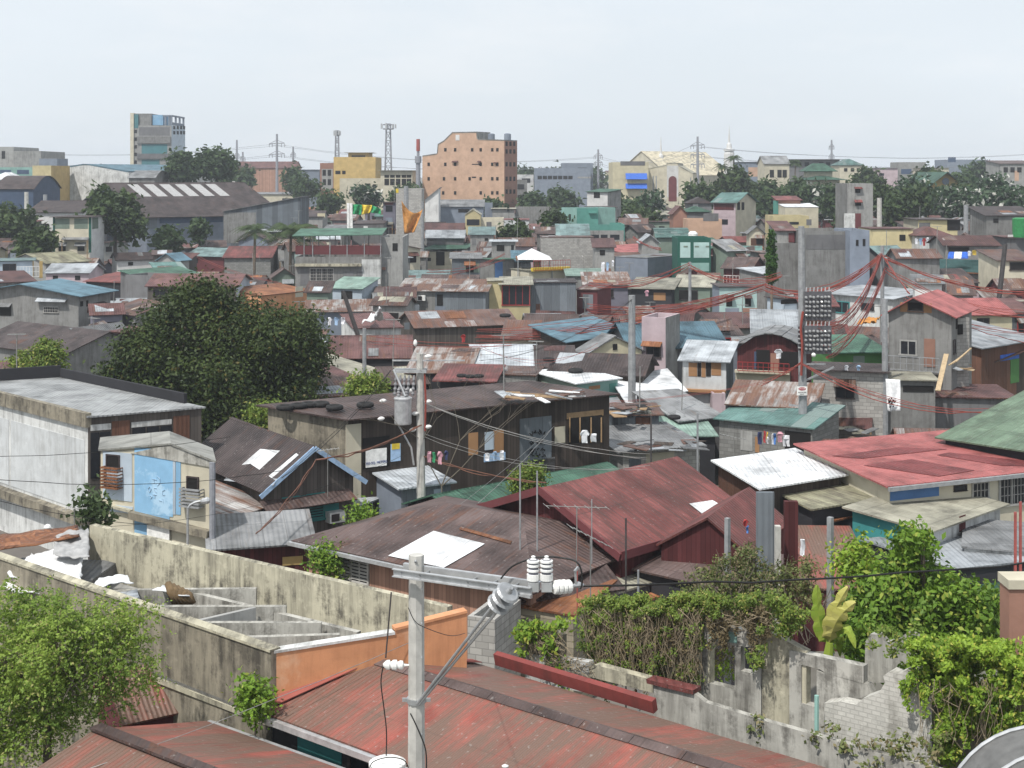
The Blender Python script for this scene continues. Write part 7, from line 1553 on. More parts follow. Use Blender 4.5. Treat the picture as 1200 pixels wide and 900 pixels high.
gs = [(685, 504, 66.9, 15, 'cloth_white', .75, 0, 'larger white shirt hanging in the open bay of the timber building'), (695.5, 508, 67.2, 10, 'cloth_white', .8, 2, 'small white cloth beside the larger shirt in the timber building'),
 (890.5, 506, 73.5, 15, 'cloth_navy', .4, 2, 'navy cloth at the left end of the washing under the teal ribbed roof'), (896, 505, 73.5, 14, 'cloth_red', .2, 2, 'narrow red towel under the teal ribbed roof'), (898.8, 506, 73.5, 12, 'cloth_yellow', .15, 2, 'narrow yellow towel under the teal ribbed roof'), (899.3, 512, 73.4, 8, 'cloth_white', .25, 2, 'short white rag below the yellow towel'),
 (905.5, 508, 73.3, 13, 'cloth_white', .2, 2, 'white towel left of the blue cloth under the teal ribbed roof'), (908, 508, 73.3, 13, 'cloth_blue', .3, 2, 'blue cloth in the washing under the teal ribbed roof'), (914, 506, 73.3, 12, 'cloth_pink', .7, 0, 'dusty pink shirt under the teal ribbed roof'), (921.5, 510, 73.2, 13, 'cloth_white', .9, 1, 'white trousers beneath the dusty pink shirt'),
 (503, 529, 58.5, 13, 'cloth_pink', .4, 2, 'pink cloth right of the transformer pole'), (508.5, 530, 58.5, 12, 'cloth_green', .35, 2, 'green cloth right of the transformer pole'), (515.5, 529, 58.5, 15, 'cloth_pink', .5, 0, 'lilac shirt right of the transformer pole'), (523, 528, 58.6, 11, 'cloth_navy', .5, 0, 'dark shirt right of the lilac one near the transformer pole'),
 (571, 531, 62, 9, 'cloth_white', .7, 2, 'white cloth below the plywood window of the timber building'), (580, 529, 62, 10, 'cloth_lblue', .6, 0, 'pale blue shirt below the plywood window of the timber building'), (588, 528, 62, 11, 'cloth_white', .5, 2, 'pale cloth at the right of the plywood window'),
 (386, 372, 106, 9, 'cloth_white', .7, 0, 'white shirt at the left of the line below the long low tin roof'), (394, 372, 106, 9, 'cloth_lblue', .7, 0, 'pale shirt in the middle of the line below the long low tin roof'), (402, 372, 106, 8, 'cloth_white', .7, 2, 'white cloth at the right of the line below the long low tin roof'),
 (706.5, 307, 138, 12, 'cloth_white', .4, 2, 'leftmost pale cloth under the brown roof left of the grey two windowed house'), (712, 307, 138, 10, 'cloth_lblue', .4, 0, 'pale blue shirt under the brown roof left of the grey two windowed house'), (718, 305, 138, 7, 'cloth_white', .5, 0, 'white shirt under the brown roof left of the grey two windowed house'),
 (1074, 279, 163, 7, 'cloth_white', .6, 0, 'leftmost white shirt under the small hip roof'), (1079, 279, 163, 8, 'cloth_lblue', .5, 0, 'pale shirt second from left under the small hip roof'), (1083, 279, 163, 9, 'cloth_red', .5, 0, 'red shirt under the small hip roof'), (1087, 278, 163, 8, 'cloth_white', .4, 0, 'white shirt right of the red one under the small hip roof'), (1093, 278, 163, 10, 'cloth_navy', .5, 0, 'dark shirt under the small hip roof'),
 (1136, 294, 150, 6, 'cloth_white', .8, 0, 'white shirt right of the striped tarp'), (1142, 293, 150, 6, 'cloth_yellow', .9, 2, 'yellowish cloth right of the striped tarp'), (1149, 292, 150, 7, 'cloth_pink', .6, 0, 'pink shirt at the right end of the line by the striped tarp'),
 (912.5, 409, 96, 11, 'cloth_white', .9, 0, 'white shirt with blue print hanging in the arched veranda'), (992, 428, 77.5, 6, 'cloth_white', .9, 0, 'white garment on the rail above the block house'), (1006, 428, 77.5, 6, 'cloth_lblue', .9, 0, 'pale blue garment on the rail above the block house'), (543, 392, 96, 9, 'cloth_red', .7, 0, 'red jacket hanging among the rusty roofs below the cream bay'),
 (873.5, 609, 42.5, 8, 'cloth_red', .8, 0, 'red cloth on the wire above the porch roof'), (876, 616, 42.5, 9, 'cloth_blue', .35, 2, 'blue and yellow strip hanging below the red cloth'), (941, 632, 42, 20, 'cloth_white', .3, 2, 'white garment hanging right of the maroon flue'), (758, 340, 112, 7, 'cloth_pink', .8, 0, 'lilac shirt in the dark front below the ochre sheet roof')]
for px, py, yd, hp, m, w, kd, lb in gs: shirt(lb, px, py, yd, hp, m, w, kd, G)
# ================= cables
def bundle(label, a, c, n, sag, r, mat, spread=4., seed=1, name='service_cable', s2=None):
    rr = random.Random(seed); s2 = spread if s2 is None else s2
    for i in range(n):
        p0 = PD(a[0] + rr.uniform(-1, 1)*spread*.4, a[1] + rr.uniform(-1, 1)*spread, a[2]); p1 = PD(c[0] + rr.uniform(-1, 1)*s2*.4, c[1] + rr.uniform(-1, 1)*s2, c[2])
        cable(name, label, p0, p1, sag*rr.uniform(.7, 1.3), r*rr.uniform(.32, .6), mat, label, 'cable')
B = (1033, 299, 98); A_ = (952, 372, 75.6)
bundle('red service cables swooping down from the pipe pole to the upper meters', B, (962, 384, 75.6), 12, 1.3, .045, 'redcable', 3, 1, s2=9)
bundle('red service cables swooping from the pipe pole to the lower meters', (1037, 316, 98), (968, 412, 75.6), 9, 1.0, .045, 'redcable', 3, 2, s2=8)
bundle('red cable strands from the pipe pole left towards the cypress', B, (896, 337, 100), 10, 1.2, .05, 'redcable', 3, 3, s2=5)
bundle('long red cable strands crossing in front of the mint green house', (896, 337, 100), (560, 392, 112), 13, .9, .045, 'redcable', 5, 4, s2=9)
bundle('rising red cable strands from the thin grey pole to the left', (808, 309, 117.6), (690, 330, 122), 6, .8, .06, 'redcable', 2, 5, s2=5)
bundle('red cable strands from the thin grey pole to the right', (809, 312, 117.6), (915, 322, 112), 6, 1.0, .05, 'redcable', 3, 6, s2=6)
bundle('red cable tangle hanging above the light blue roof', (690, 362, 104), (850, 352, 108), 10, .5, .04, 'redcable', 8, 7, s2=8)
bundle('upper red cables running from the pipe pole to the right edge', B, (1215, 345, 96), 4, .8, .06, 'redcable', 2, 8, s2=4)
bundle('lower red cables running from the pipe pole to the right edge', (1036, 315, 98), (1215, 368, 92), 5, 1.0, .05, 'redcable', 3, 9, s2=7)
bundle('red drop cables falling from the pipe pole onto the grey gabled house', (1034, 300, 97.5), (1066, 345, 90), 2, .1, .05, 'redcable', 2, 10)
bundle('red cables sagging past the white printed banner', (941, 426, 75.5), (1190, 482, 68), 4, .9, .04, 'redcable', 2, 11, s2=6)
bundle('red cables from the meter pole to the rust striped roof', (940, 424, 75.6), (893, 449, 76), 4, .1, .04, 'redcable', 2, 12, s2=4)
bundle('thin red cables crossing over the shiny white tin roof', (893, 449, 76), (600, 470, 78), 2, .5, .025, 'redcable', 2, 13, s2=4)
bundle('red cable strands across the rust and white striped roof', (600, 404, 84), (430, 396, 92), 3, .2, .03, 'redcable', 2, 14, s2=8)
bundle('slack red cables over the bright pale tin roof', (560, 406, 84), (700, 404, 82), 2, .9, .03, 'redcable', 3, 15)
bundle('red cables over the roofs at the far right', (1060, 350, 100), (1215, 392, 88), 4, .6, .045, 'redcable', 8, 16, s2=14)
bundle('red cable net over the brown roofs in the far middle', (500, 322, 150), (590, 300, 160), 5, .5, .06, 'redcable', 8, 17, s2=5)
bundle('red cable strands running down from behind the bare block wall', (742, 277, 180), (775, 292, 170), 4, .3, .08, 'redcable', 2, 18)
bundle('thin cables from the low grey houses at left to the warehouse', (230, 300, 190), (330, 332, 150), 3, .5, .04, 'redcable', 2, 19)
# brown cables of the transformer pole and thin wires
bundle('brown bundled cable from the transformer pole to the teal gable', (494, 498, 60.6), (370, 539, 57), 2, .35, .055, 'browncable', .6, 21)
bundle('brown bundled cable from the teal gable down to the shack roof', (370, 539, 57), (300, 625, 52), 2, .25, .055, 'browncable', .6, 22)
bundle('brown bundled cable from the transformer pole to the lower right', (497, 535, 60.5), (640, 566, 56), 2, .2, .05, 'browncable', .6, 23)
bundle('pale service wires over the washing and the timber building', (500, 470, 60.5), (760, 535, 56), 3, .4, .016, 'wire', 5, 24, s2=4)
bundle('pale wires running left from the cream rod by the block shack', (648, 500, 58), (560, 590, 50), 1, .1, .02, 'wire', 1, 25)
bundle('black wire across the front of the white parapet building', (-40, 536, 45), (270, 512, 52), 1, .25, .018, 'cable', 1, 26)
bundle('black wire across the sky blue panelled house', (-40, 558, 43), (330, 552, 50), 1, .5, .02, 'cable', 1, 27)
bundle('black wire sagging below the window cages of the sky blue panelled house', (-40, 578, 42), (180, 616, 46), 1, .2, .02, 'cable', 1, 28)
bundle('black wire rising right from the sky blue panelled house', (120, 618, 46), (480, 530, 58), 1, .6, .016, 'cable', 1, 29)
bundle('dark cable from the transformer pole down to the timber building end', (458, 434, 60.5), (330, 560, 56), 2, .3, .022, 'cable', 1, 30)
bundle('white wires over the left end of the large red roof', (650, 500, 58), (540, 590, 46), 1, .1, .016, 'wire', 1, 31)
bundle('pale wires slung over the green ridge roof', (500, 512, 60), (760, 545, 54), 2, .5, .016, 'wire', 6, 32)
bundle('thin dark wires over the middle roofs', (740, 352, 83.8), (560, 420, 78), 3, .8, .018, 'cable', 2, 33, s2=10)
bundle('thin dark wire from the transformer pole to the plain grey post', (492, 416, 60.8), (740, 352, 83.8), 2, .6, .016, 'cable', 1, 34)
# ================= filler houses between the ones picked out above
LMK = [(20, 350, 'grey house with light blue roof'), (145, 330, 'stained concrete box'), (292, 315, 'red roofed block hall'), (250, 420, 'big mango tree'), (400, 310, 'green canopied concrete house'), (478, 260, 'bare block tower'),
 (515, 300, 'cream roof deck house'), (517, 352, 'grey plank and tin house'), (600, 350, 'cream bay house'), (650, 350, 'grey sheet metal wall'), (665, 295, 'bare hollow block wall'), (695, 260, 'turquoise building'), (813, 300, 'green shop front'),
 (860, 250, 'pink and cream house'), (865, 350, 'mint green house'), (905, 300, 'bright cypress'), (980, 290, 'bare grey concrete building'), (1010, 235, 'slim grey house'), (1045, 278, 'flat cream yellow house'), (1105, 265, 'cream house with dark windows'),
 (1135, 310, 'dark green netting'), (1078, 400, 'grey gabled house'), (995, 470, 'unplastered block house'), (940, 400, 'meter pole'), (825, 440, 'small upstairs white house'), (775, 400, 'pink tower'), (680, 388, 'light blue roof'),
 (520, 420, 'rust and white striped roof'), (590, 415, 'bright pale tin roof'), (545, 450, 'red sheet roof shack'), (560, 500, 'long timber building'), (100, 480, 'white parapet building'), (85, 270, 'cream green house'), (220, 250, 'dark warehouse'), (305, 260, 'tin walled shed'),
 (550, 200, 'peach apartment block'), (185, 165, 'concrete tower'), (660, 205, 'blue grey office'), (740, 205, 'cream building with blue awnings'), (825, 190, 'church hall'), (963, 205, 'green pagoda'), (1108, 215, 'yellow temple'), (1135, 192, 'slate blue block'), (95, 215, 'streaked white warehouse'), (410, 200, 'yellow block'), (1150, 380, 'raspberry red roof'), (1160, 500, 'broad green metal roof'), (625, 300, 'white pyramid tent')]
def overlaps(poly, others, pad=.15):
    def axes(p): 
        for i in range(len(p)):
            x0, y0 = p[i]; x1, y1 = p[(i+1) % len(p)]; L = math.hypot(x1-x0, y1-y0)
            if L > 1e-6: yield (-(y1-y0)/L, (x1-x0)/L)
    for o in others:
        sep = False
        for ax in list(axes(poly)) + list(axes(o)):
            a = [p[0]*ax[0] + p[1]*ax[1] for p in poly]; b = [p[0]*ax[0] + p[1]*ax[1] for p in o]
            if max(a) + pad < min(b) or max(b) + pad < min(a): sep = True; break
        if not sep: return True
    return False
RNAME = {'rust': 'rusty', 'brown': 'brown', 'dbrown': 'dark brown', 'mar': 'maroon', 'gal': 'pale tin', 'galr': 'rust streaked', 'gry': 'grey', 'red': 'red', 'teal': 'teal', 'tan': 'tan', 'grn': 'green', 'blu': 'blue', 'wht': 'white', 'tgry': 'grey green', 'conc': 'flat concrete'}
SNAME = {'gable': 'gable roof', 'gablef': 'front gable roof', 'shed': 'lean-to roof', 'flat': 'flat roof', 'para': 'parapet roof', 'hip': 'hip roof'}
WNAME = {'conc': 'grey', 'lconc': 'pale grey', 'dconc': 'dark grey', 'cblk': 'block', 'white': 'white', 'pcream': 'cream', 'pink': 'pink', 'tin': 'tin', 'gwood': 'timber', 'wood': 'dark timber', 'gblue': 'blue grey', 'sage': 'sage', 'marp': 'maroon', 'lblk': 'pale block', 'purple': 'lavender', 'cream': 'cream', 'porange': 'salmon', 'lturq': 'pale teal', 'pyel': 'yellow'}
FILL = []; WKIND = ['d', 'd', 'h', 'g', 'j', 'd:redpaint', 'd:frame']
rg = random.Random(23)
def pick(tbl):
    r = rg.random()*sum(w for _, w in tbl)
    for k, w in tbl:
        r -= w
        if r <= 0: return k
    return tbl[-1][0]
RT = [('rust', 20), ('brown', 20), ('mar', 22), ('galr', 12), ('gal', 7), ('gry', 10), ('dbrown', 6), ('red', 3), ('teal', 2), ('tan', 4), ('grn', 2), ('tgry', 2), ('blu', 1)]
WT = [('conc', 18), ('lconc', 11), ('cblk', 14), ('dconc', 12), ('white', 5), ('pcream', 5), ('tin', 8), ('gwood', 8), ('gblue', 5), ('sage', 3), ('marp', 4), ('pink', 3), ('purple', 2), ('pyel', 2)]
POLYS = [p for p in FOOT]
def hidden(poly, z, y):
    """would this volume hide a protected farther thing?"""
    xs = [CX + x*F/yy for x, yy in poly]; yt = HY + (H - z)*F/max(p[1] for p in poly); yt = min(yt, HY + (H - z)*F/min(p[1] for p in poly)); x0, x1 = min(xs), max(xs)
    yb = HY + H*F/min(p[1] for p in poly)
    for d, a, b, c, e in SEE:
        if d > y and x1 > a + 1 and x0 < c - 1 and yt < e - 1 and yb > b: return True
    return False
def try_fill(x, y, w, dp, zs, rot, far=False):
    ca, sa = math.cos(rot), math.sin(rot)
    poly = [(x + ca*u - sa*v, y + sa*u + ca*v) for u, v in ((-w/2, -dp/2), (w/2, -dp/2), (w/2, dp/2), (-w/2, dp/2))]
    if y < 68 and x < -.24*y: return False
    near = [p for p in POLYS if abs(p[0][0] - x) < 45 and abs(p[0][1] - y) < 45]
    if overlaps(poly, near): return False
    for z in zs:
        rise = rg.uniform(.5, 1.1)
        if hidden(poly, z + rise*.8, min(p[1] for p in poly)): continue
        L = Vector((*poly[0], z)); Rr = Vector((*poly[1], z)); a = PX(L); c = PX(Rr)
        roof = pick([('gable', 50), ('gablef', 14), ('shed', 26), ('flat', 10)]) if not far else pick([('para', 40), ('flat', 25), ('gable', 25), ('hip', 10)])
        rm = pick(RT) if not far else pick([('gry', 3), ('tan', 2), ('conc', 4), ('mar', 2), ('gal', 2), ('grn', 1), ('red', 1)])
        if roof == 'para': rm = 'conc'
        wm = pick(WT) if not far else pick([('lconc', 5), ('pcream', 4), ('white', 4), ('gblue', 4), ('conc', 3), ('pink', 1), ('porange', 1), ('lturq', 1), ('cream', 2)])
        FILL.append((L, Rr, z, dp, roof, rise, rm, wm, far, w)); POLYS.append(poly); return True
    return False
y = 60.
while y < 345:
    hw = .385*y + 4; st = 4.6 + y*.009; x = -hw + rg.uniform(0, 3)
    while x < hw:
        w = rg.uniform(2.8, 5.4) + y*.005; dp = rg.uniform(3.0, 4.8) + y*.004
        zs = [rg.uniform(8.2, 9.4), rg.uniform(7.0, 7.9), rg.uniform(6.0, 6.8), rg.uniform(5.0, 5.7), rg.uniform(4.0, 4.6), 3.4, 2.7] if y > 125 else [rg.uniform(6.0, 6.8), rg.uniform(5.0, 5.7), rg.uniform(4.2, 4.8), 3.5, 2.8] if y > 88 else [rg.uniform(3.8, 4.6), 3.2, 2.6]
        zs = zs[rg.choice([0, 0, 1, 1, 2, 2, 3] if y > 125 else [0, 0, 1, 1, 2]):] or zs[-2:]
        rot = rg.choice([.0, .0, .12, -.15, .3, -.35, .5]) + rg.uniform(-.08, .08)
        for k in range(3):
            if try_fill(x + rg.uniform(-1, 1), y + rg.uniform(-1.6, 1.6), w, dp, zs, rot): break
            w *= .72; dp *= .75
        x += w + rg.uniform(.2, 1.0)
    y += st
for i in range(5200):
    y = 62 + 250*rg.random()**1.25; x = rg.uniform(-.385, .385)*y; try_fill(x, y, rg.uniform(2.0, 3.4), rg.uniform(1.9, 3.2), [rg.uniform(5.5, 8), rg.uniform(4.4, 5.4), 3.8, 3.0] if y > 110 else [rg.uniform(3.4, 4.8), 2.8], rg.uniform(-.5, .5))
NEARF = len(FILL)
for i in range(420):
    y = rg.uniform(350, 900); x = rg.uniform(-.38, .38)*y; try_fill(x, y, rg.uniform(12, 30), rg.uniform(10, 18), [rg.uniform(9, 19), rg.uniform(7, 13), 6], rg.uniform(-.2, .2), True)
def vis_size(f):
    L, Rr = f[0], f[1]; return (Rr - L).length*F/L.y*max(4, 60*F/ (L.y*20))
near = sorted(range(NEARF), key=lambda i: -vis_size(FILL[i]))
#print('fill', NEARF, len(FILL) - NEARF, 'authored', len(HOUSES))
PMAT = ['r.galr', 'r.rust', 'r.gal', 'r.mar', 'r.gry', 'r.brown', 'r.orust', 'r.tan', 'r.galr']
def clutter(q, rg, n=None):
    for k in range(rg.choice([1, 1, 2, 2, 3, 4]) if n is None else n):
        wv, lv = rg.uniform(.7, 1.9), rg.uniform(1.0, 2.4); u = rg.uniform(0, max(.1, q.W - wv)); v = rg.uniform(-.1, max(.1, q.D*.5 - lv*.6)); v1 = min(v + lv, q.D*.48)
        if v1 - v < .4: continue
        b = MB(); l = .1 + .02*k; b.slab([q.pt(u, v, q.h(u, v) + l), q.pt(u + wv, v, q.h(u + wv, v) + l), q.pt(u + wv, v1, q.h(u + wv, v1) + l), q.pt(u, v1, q.h(u, v1) + l)], .015); part('roof_patch', b, M(rg.choice(PMAT)), q.t)
    for k in range(rg.choice([0, 1, 1, 2])):
        w_ = q.W*rg.uniform(.35, .95); u = rg.uniform(-.2, q.W - w_ + .2); zt = q.z - (rg.uniform(1.0, 1.9) if n is None and q.plain else 2.7) - .8*k; out = rg.uniform(.6, 1.5)
        if zt < 1.5: continue
        b = MB(); b.slab([q.pt(u, .03, zt), q.pt(u + w_, .03, zt + rg.uniform(-.12, .12)), q.pt(u + w_, -out, zt - .35), q.pt(u, -out, zt - .3 + rg.uniform(-.1, .1))], .05); part('lean_to_roof', b, M(rg.choice(PMAT)), q.t)
        b = MB(); b.bar(q.pt(u + .1, -out + .1, 0), q.pt(u + .1, -out + .1, zt - .33), .09); part('post', b, M('wood'), q.t); b = MB(); b.bar(q.pt(u + w_ - .1, -out + .1, 0), q.pt(u + w_ - .1, -out + .1, zt - .38), .09); part('post', b, M('wood'), q.t)
    if rg.random() < .3:
        u, v = rg.uniform(0, q.W), rg.uniform(0, q.D*.5); z0 = q.h(u, v); hh_ = rg.uniform(1.5, 3.5); b = MB(); b.tube([q.pt(u, v, z0), q.pt(u + rg.uniform(-.1, .1), v, z0 + hh_)], .035, 5)
        if rg.random() < .5:
            for j in range(5): b.bar(q.pt(u - .5, v + .1*j - .2, z0 + hh_), q.pt(u + .5, v + .1*j - .2, z0 + hh_ - .02), .025)
        part('antenna', b, M('wire'), q.t)
for q in HOUSES: q.plain = False
for q in HOUSES:
    if q.O.y > 60 and q.O.y < 220 and hasattr(q, 'h') and q.roof and q.roof.data.materials[0].name.split('_')[1] in ('rust', 'brown', 'mar', 'galr', 'gry', 'dbrown'): clutter(q, rg)
info = []
for i in range(len(FILL)):
    L, Rr, z, dp, roof, rise, rm, wm, far, w = FILL[i]; m = PX((L + Rr)/2); d = min(LMK, key=lambda l: (l[0]-m[0])**2 + ((l[1]-m[1])*1.6)**2); dx, dy = m[0]-d[0], m[1]-d[1]
    rel = ('right of' if dx > 0 else 'left of') if abs(dx) > abs(dy)*1.3 else ('behind' if dy < 0 else 'in front of')
    info.append((d[2], rel, RNAME[rm], SNAME[roof], WNAME[wm], math.hypot(dx, dy)))
ORD = ['', 'second ', 'third ', 'fourth ', 'fifth ', 'sixth ', 'seventh ', 'eighth ', 'ninth ', 'tenth ']
def cutl(x):
    w_ = x.split()
    if len(w_) > 16: x = x.replace(' walled', '').replace(' roof', '', 1); w_ = x.split()
    if len(w_) > 16: x = x.replace('distant ', '').replace('shanty ', '')
    return x
labels = {}; FILLQ = []
grp = {}
for i, n in enumerate(info): grp.setdefault(n[:5], []).append(i)
for k, ids in grp.items():
    ids.sort(key=lambda i: info[i][5])
    for r_, i in enumerate(ids):
        far = FILL[i][8]; kind = 'distant block' if far else 'shanty house'
        labels[i] = cutl(f'{ORD[min(r_, 9)]}{k[4]} walled {kind} with {k[2]} {k[3]} {k[1]} the {k[0]}')
for i, (L, Rr, z, dp, roof, rise, rm, wm, far, w) in enumerate(FILL):
    a, c = PX(L), PX(Rr); wins = []
    if not far:
        k = F/L.y
        for u in ([.22, .62] if w > 4.6 else [.4]):
            if rg.random() < .7:
                cx_ = a[0] + (c[0]-a[0])*(u + .08); py = HY + (H - z + .7)*F/L.y; ww, hh_ = .9*k, .85*k
                wins.append(f'f:{rg.choice(WKIND)},{cx_:.1f},{py:.1f},{cx_+ww:.1f},{py+hh_:.1f}')
                if rg.random() < .35: wins.append(f'f:n:{rg.choice(PMAT)},{cx_-.2*k:.1f},{py-.45*k:.1f},{cx_+ww+.2*k:.1f},{py:.1f}')
        if rg.random() < .45: u = rg.uniform(.05, .6); x0_ = a[0] + (c[0]-a[0])*u; py = a[1] + rg.uniform(.2, 1.0)*k; wins.insert(0, f'f:P:{rg.choice(["tin", "ply", "rustw", "gblue", "lconc", "marp", "wood", "sage"])},{x0_:.1f},{py:.1f},{x0_+rg.uniform(.8, 2)*k:.1f},{py+rg.uniform(1, 2.2)*k:.1f}')
        if rg.random() < .15: wins.append(f'f:b:{rg.choice(["iron", "redpaint", "wpaint"])},{a[0]+.3*k:.1f},{a[1]+1.5*k:.1f},{c[0]-.4*k:.1f},{a[1]+2.3*k:.1f}')
    else:
        n = rg.randint(3, 6); k = F/L.y
        for st_ in (1.2, 4.2):
            for q in range(n):
                cx_ = a[0] + (c[0]-a[0])*(q + .3)/n; py = a[1] + st_*k
                if rg.random() < .8 and k*1.4 > 2.0: wins.append(f'f:d,{cx_:.1f},{py:.1f},{cx_+(c[0]-a[0])/n*.5:.1f},{py+1.4*k:.1f}')
    house(labels[i], (a[0], a[1], c[0], c[1]), z, dp, roof, rise, rm, wm, ';'.join(wins), name='distant_building' if far else 'shanty_house', cat='building' if far else 'house', grp='distant town buildings' if far else 'tin roofed shanty houses', ov=.3, see=0)
    q = HOUSES[-1]; FILLQ.append(q); q.plain = rg.random() < .6
    if not far: clutter(q, rg)
# a few distant trees
for i in range(26):
    yd = rg.uniform(360, 800); px = 30 + i*45 + rg.uniform(-14, 14); w = rg.uniform(14, 34); top = rg.uniform(198, 207)
    tree(f'faint distant tree above the rooftops near the {min(LMK, key=lambda l: abs(l[0]-px) + abs(l[1]-205))[2]}', px - w/2, top, px + w/2, top + 22, yd, 'far', 500, .0024*yd, lobes=6, clump=6, seed=300+i, group='distant trees', see=False, trunk=.5)
# ================= ground, light, air, camera
t = NT('ground_dirt'); g = t.new('ShaderNodeNewGeometry').outputs['Position']
bse = t.mix(t.ramp(t.noise(g, .25, 5), .35, .65), (.10, .09, .08, 1), (.18, .165, .15, 1)); bse = t.mix(t.ramp(t.noise(g, .012, 3), .45, .6), bse, (.07, .085, .05, 1))
t.l.new(bse, t.b.inputs['Base Color']); t.b.inputs['Roughness'].default_value = .95
b = MB(); b.poly([(-6000, -300, 0), (6000, -300, 0), (6000, 9000, 0), (-6000, 9000, 0)])
me = b.mesh('ground', t.m, Vector((0, 0, 0))); gr = bpy.data.objects.new('ground', me); COL.objects.link(gr); gr['kind'] = 'structure'
w = bpy.data.worlds.new('World'); SC.world = w; w.use_nodes = True; nt = w.node_tree; bg = nt.nodes['Background']
SUN_EL, SUN_AZ = 58., 215.          # degrees; azimuth clockwise from +Y
sky = nt.nodes.new('ShaderNodeTexSky'); sky.sky_type = 'NISHITA'; sky.sun_disc = False
sky.sun_elevation = math.radians(SUN_EL); sky.sun_rotation = math.radians(SUN_AZ); sky.altitude = 0; sky.air_density = 1.0; sky.dust_density = SKY_DUST; sky.ozone_density = 1.0
tc = nt.nodes.new('ShaderNodeTexCoord'); mp = nt.nodes.new('ShaderNodeMapping'); mp.inputs['Scale'].default_value = (1.4, 1.4, 5.0); nt.links.new(tc.outputs['Generated'], mp.inputs[0])
nz = nt.nodes.new('ShaderNodeTexNoise'); nz.inputs['Scale'].default_value = 1.6; nz.inputs['Detail'].default_value = 6; nt.links.new(mp.outputs[0], nz.inputs['Vector'])
mr = nt.nodes.new('ShaderNodeMapRange'); mr.inputs[1].default_value = .42; mr.inputs[2].default_value = .75; mr.inputs[3].default_value = CLOUD0; mr.inputs[4].default_value = CLOUD1; nt.links.new(nz.outputs[0], mr.inputs[0])
mx = nt.nodes.new('ShaderNodeMix'); mx.data_type = 'RGBA'; nt.links.new(mr.outputs[0], mx.inputs[0]); nt.links.new(sky.outputs[0], mx.inputs[6]); mx.inputs[7].default_value = CLOUDC
mx2 = nt.nodes.new('ShaderNodeMix'); mx2.data_type = 'RGBA'; nz2 = nt.nodes.new('ShaderNodeTexNoise'); nz2.inputs['Scale'].default_value = 2.6; nz2.inputs['Detail'].default_value = 7; nz2.inputs['Roughness'].default_value = .62; nt.links.new(mp.outputs[0], nz2.inputs['Vector'])
mr2 = nt.nodes.new('ShaderNodeMapRange'); mr2.inputs[1].default_value = .5; mr2.inputs[2].default_value = .72; mr2.inputs[4].default_value = .35; nt.links.new(nz2.outputs[0], mr2.inputs[0])
nt.links.new(mr2.outputs[0], mx2.inputs[0]); nt.links.new(mx.outputs[2], mx2.inputs[6]); mx2.inputs[7].default_value = (8.1, 8.1, 8.15, 1)
nt.links.new(mx2.outputs[2], bg.inputs[0]); bg.inputs[1].default_value = SKY_STR
sd = bpy.data.lights.new('sun', 'SUN'); sd.energy = SUN_STR; sd.angle = math.radians(1.2); sd.color = (1, .955, .89)
so = bpy.data.objects.new('sun', sd); COL.objects.link(so)
az, el = math.radians(SUN_AZ), math.radians(SUN_EL); to = Vector((math.sin(az)*math.cos(el), math.cos(az)*math.cos(el), math.sin(el)))
so.rotation_euler = to.to_track_quat('Z', 'Y').to_euler(); so.location = to*100
if HAZE:
    hm = bpy.data.materials.new('haze_air'); hm.use_nodes = True; n = hm.node_tree; n.nodes.remove(n.nodes['Principled BSDF'])
    pv = n.nodes.new('ShaderNodeVolumePrincipled'); pv.inputs['Color'].default_value = HAZEC; pv.inputs['Density'].default_value = HAZE; pv.inputs['Anisotropy'].default_value = .2
    n.links.new(pv.outputs[0], n.nodes['Material Output'].inputs['Volume'])
    b = MB(); b.abox(-1000, 1000, -100, 1500, -1, 46); me = b.mesh('haze', hm, Vector((0, 0, 0))); ho = bpy.data.objects.new('haze', me); COL.objects.link(ho); ho['kind'] = 'stuff'
cd = bpy.data.cameras.new('camera'); cd.sensor_width = 36; cd.lens = 36*F/1200; cd.shift_y = -(450 - HY)/1200; cd.clip_start = .5; cd.clip_end = 12000
co = bpy.data.objects.new('camera', cd); COL.objects.link(co); co.location = (0, 0, H); co.rotation_euler = (math.radians(90), 0, 0); SC.camera = co
SC.render.engine = 'CYCLES'; SC.cycles.use_denoising = True; SC.cycles.max_bounces = 5; SC.cycles.diffuse_bounces = 2; SC.cycles.glossy_bounces = 2; SC.cycles.transmission_bounces = 2; SC.cycles.volume_bounces = 1; SC.cycles.transparent_max_bounces = 4
SC.view_settings.view_transform = 'Standard'; SC.view_settings.look = 'None'; SC.view_settings.exposure = EXPOSURE; SC.view_settings.gamma = 1

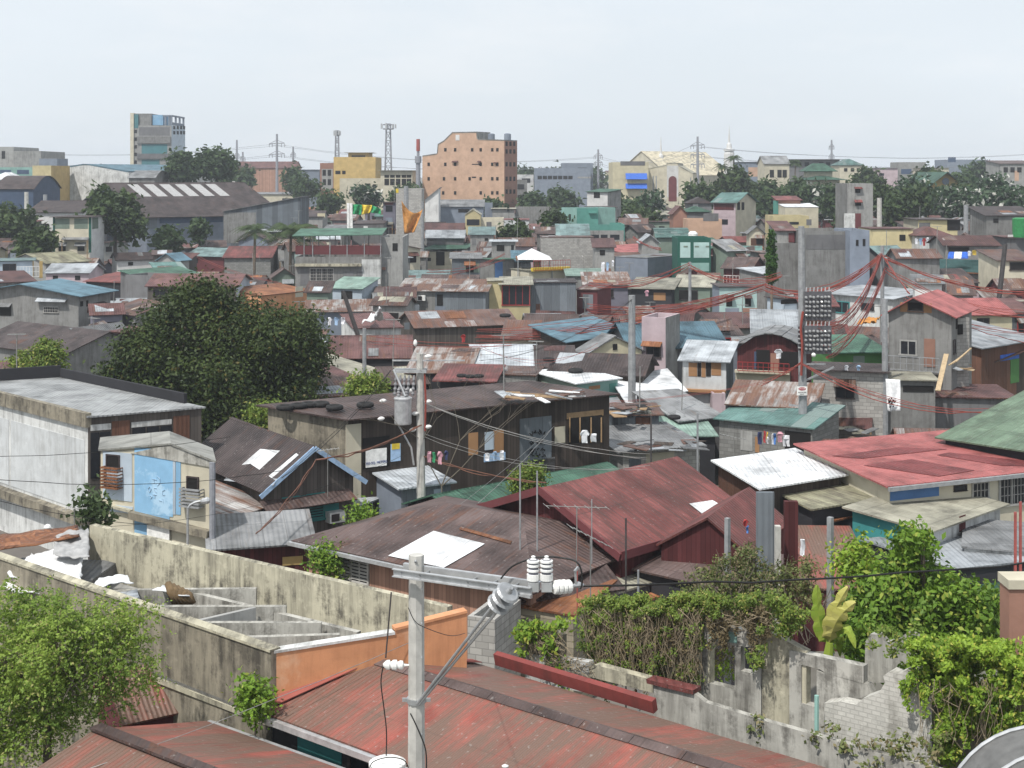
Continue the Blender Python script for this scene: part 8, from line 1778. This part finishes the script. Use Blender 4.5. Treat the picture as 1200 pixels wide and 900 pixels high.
# ================= drop filler houses that nothing of can be seen from the photograph's place
from mathutils.bvhtree import BVHTree
eye = Vector((0, 0, H)); kept = []; bv, bp, own = [], [], []
def rootof(o):
    while o.parent: o = o.parent
    return o
for o in SC.objects:
    if o.type != 'MESH' or o.name.startswith(('haze', 'ground', 'crown', 'foliage', 'cable', 'service', 'power_line', 'slat', 'meter')): continue
    r = rootof(o); off = r.location; o0 = len(bv); bv += [v.co + off for v in o.data.vertices]
    for p in o.data.polygons: bp.append([o0 + i for i in p.vertices]); own.append(r.name)
bvh = BVHTree.FromPolygons(bv, bp)
for q in FILLQ:
    n = 0; name = q.t.name
    pts = [q.pt(q.W*u, q.D*v, q.h(q.W*u, q.D*v) + .1) for u in (.02, .2, .4, .6, .8, .98) for v in (.02, .2, .4, .48)] + [q.pt(q.W*u, -.03, q.z - dz) for u in (.1, .5, .9) for dz in (.2, .8, 1.6)]
    for p in pts:
        a = PX(p)
        if not (-2 < a[0] < 1202 and a[1] < 902): continue
        d = p - eye; L_ = d.length; r = bvh.ray_cast(eye, d/L_, L_ + 1.0)
        if r[0] is not None and own[r[2]] == name: n += 1
    kept.append((n, q))
gone = [q for n, q in kept if n == 0]
nearq = sorted([(n, q) for n, q in kept if n and q.t.name.startswith('shanty')], key=lambda t_: -t_[0]*q.W*(F/t_[1].O.y)**2)
extra = [q for n, q in nearq[288:]]
if extra:
    ev, ef, em, mats = [], [], [], []
    for q in extra:
        for c in q.t.children:
            me = c.data; o0 = len(ev); mt = me.materials[0]
            if mt not in mats: mats.append(mt)
            ev += [tuple(v.co + q.t.location) for v in me.vertices]; ef += [tuple(o0 + i for i in p.vertices) for p in me.polygons]; em += [mats.index(mt)]*len(me.polygons)
    me = bpy.data.meshes.new('far_rooftops'); me.from_pydata(ev, [], ef)
    for m_ in mats: me.materials.append(m_)
    me.polygons.foreach_set('material_index', em); me.update(); uv = me.uv_layers.new(name='UVMap')
    for p in me.polygons:
        u_ = Z.cross(p.normal); u_ = u_.normalized() if u_.length > .01 else Vector((1, 0, 0)); w_ = p.normal.cross(u_)
        for li in p.loop_indices: c = me.vertices[me.loops[li].vertex_index].co; uv.data[li].uv = (c.dot(u_), c.dot(w_))
    o = bpy.data.objects.new('far_rooftops', me); COL.objects.link(o); tagit(o, 'mass of small rusty rooftops far off between the taller houses', 'rooftops', None, 'stuff')
    gone += extra
bpy.data.batch_remove([o for q in gone for o in [q.t] + list(q.t.children_recursive)])
print('seen', len(kept) - len(gone), 'dropped', len(gone), 'merged', len(extra))
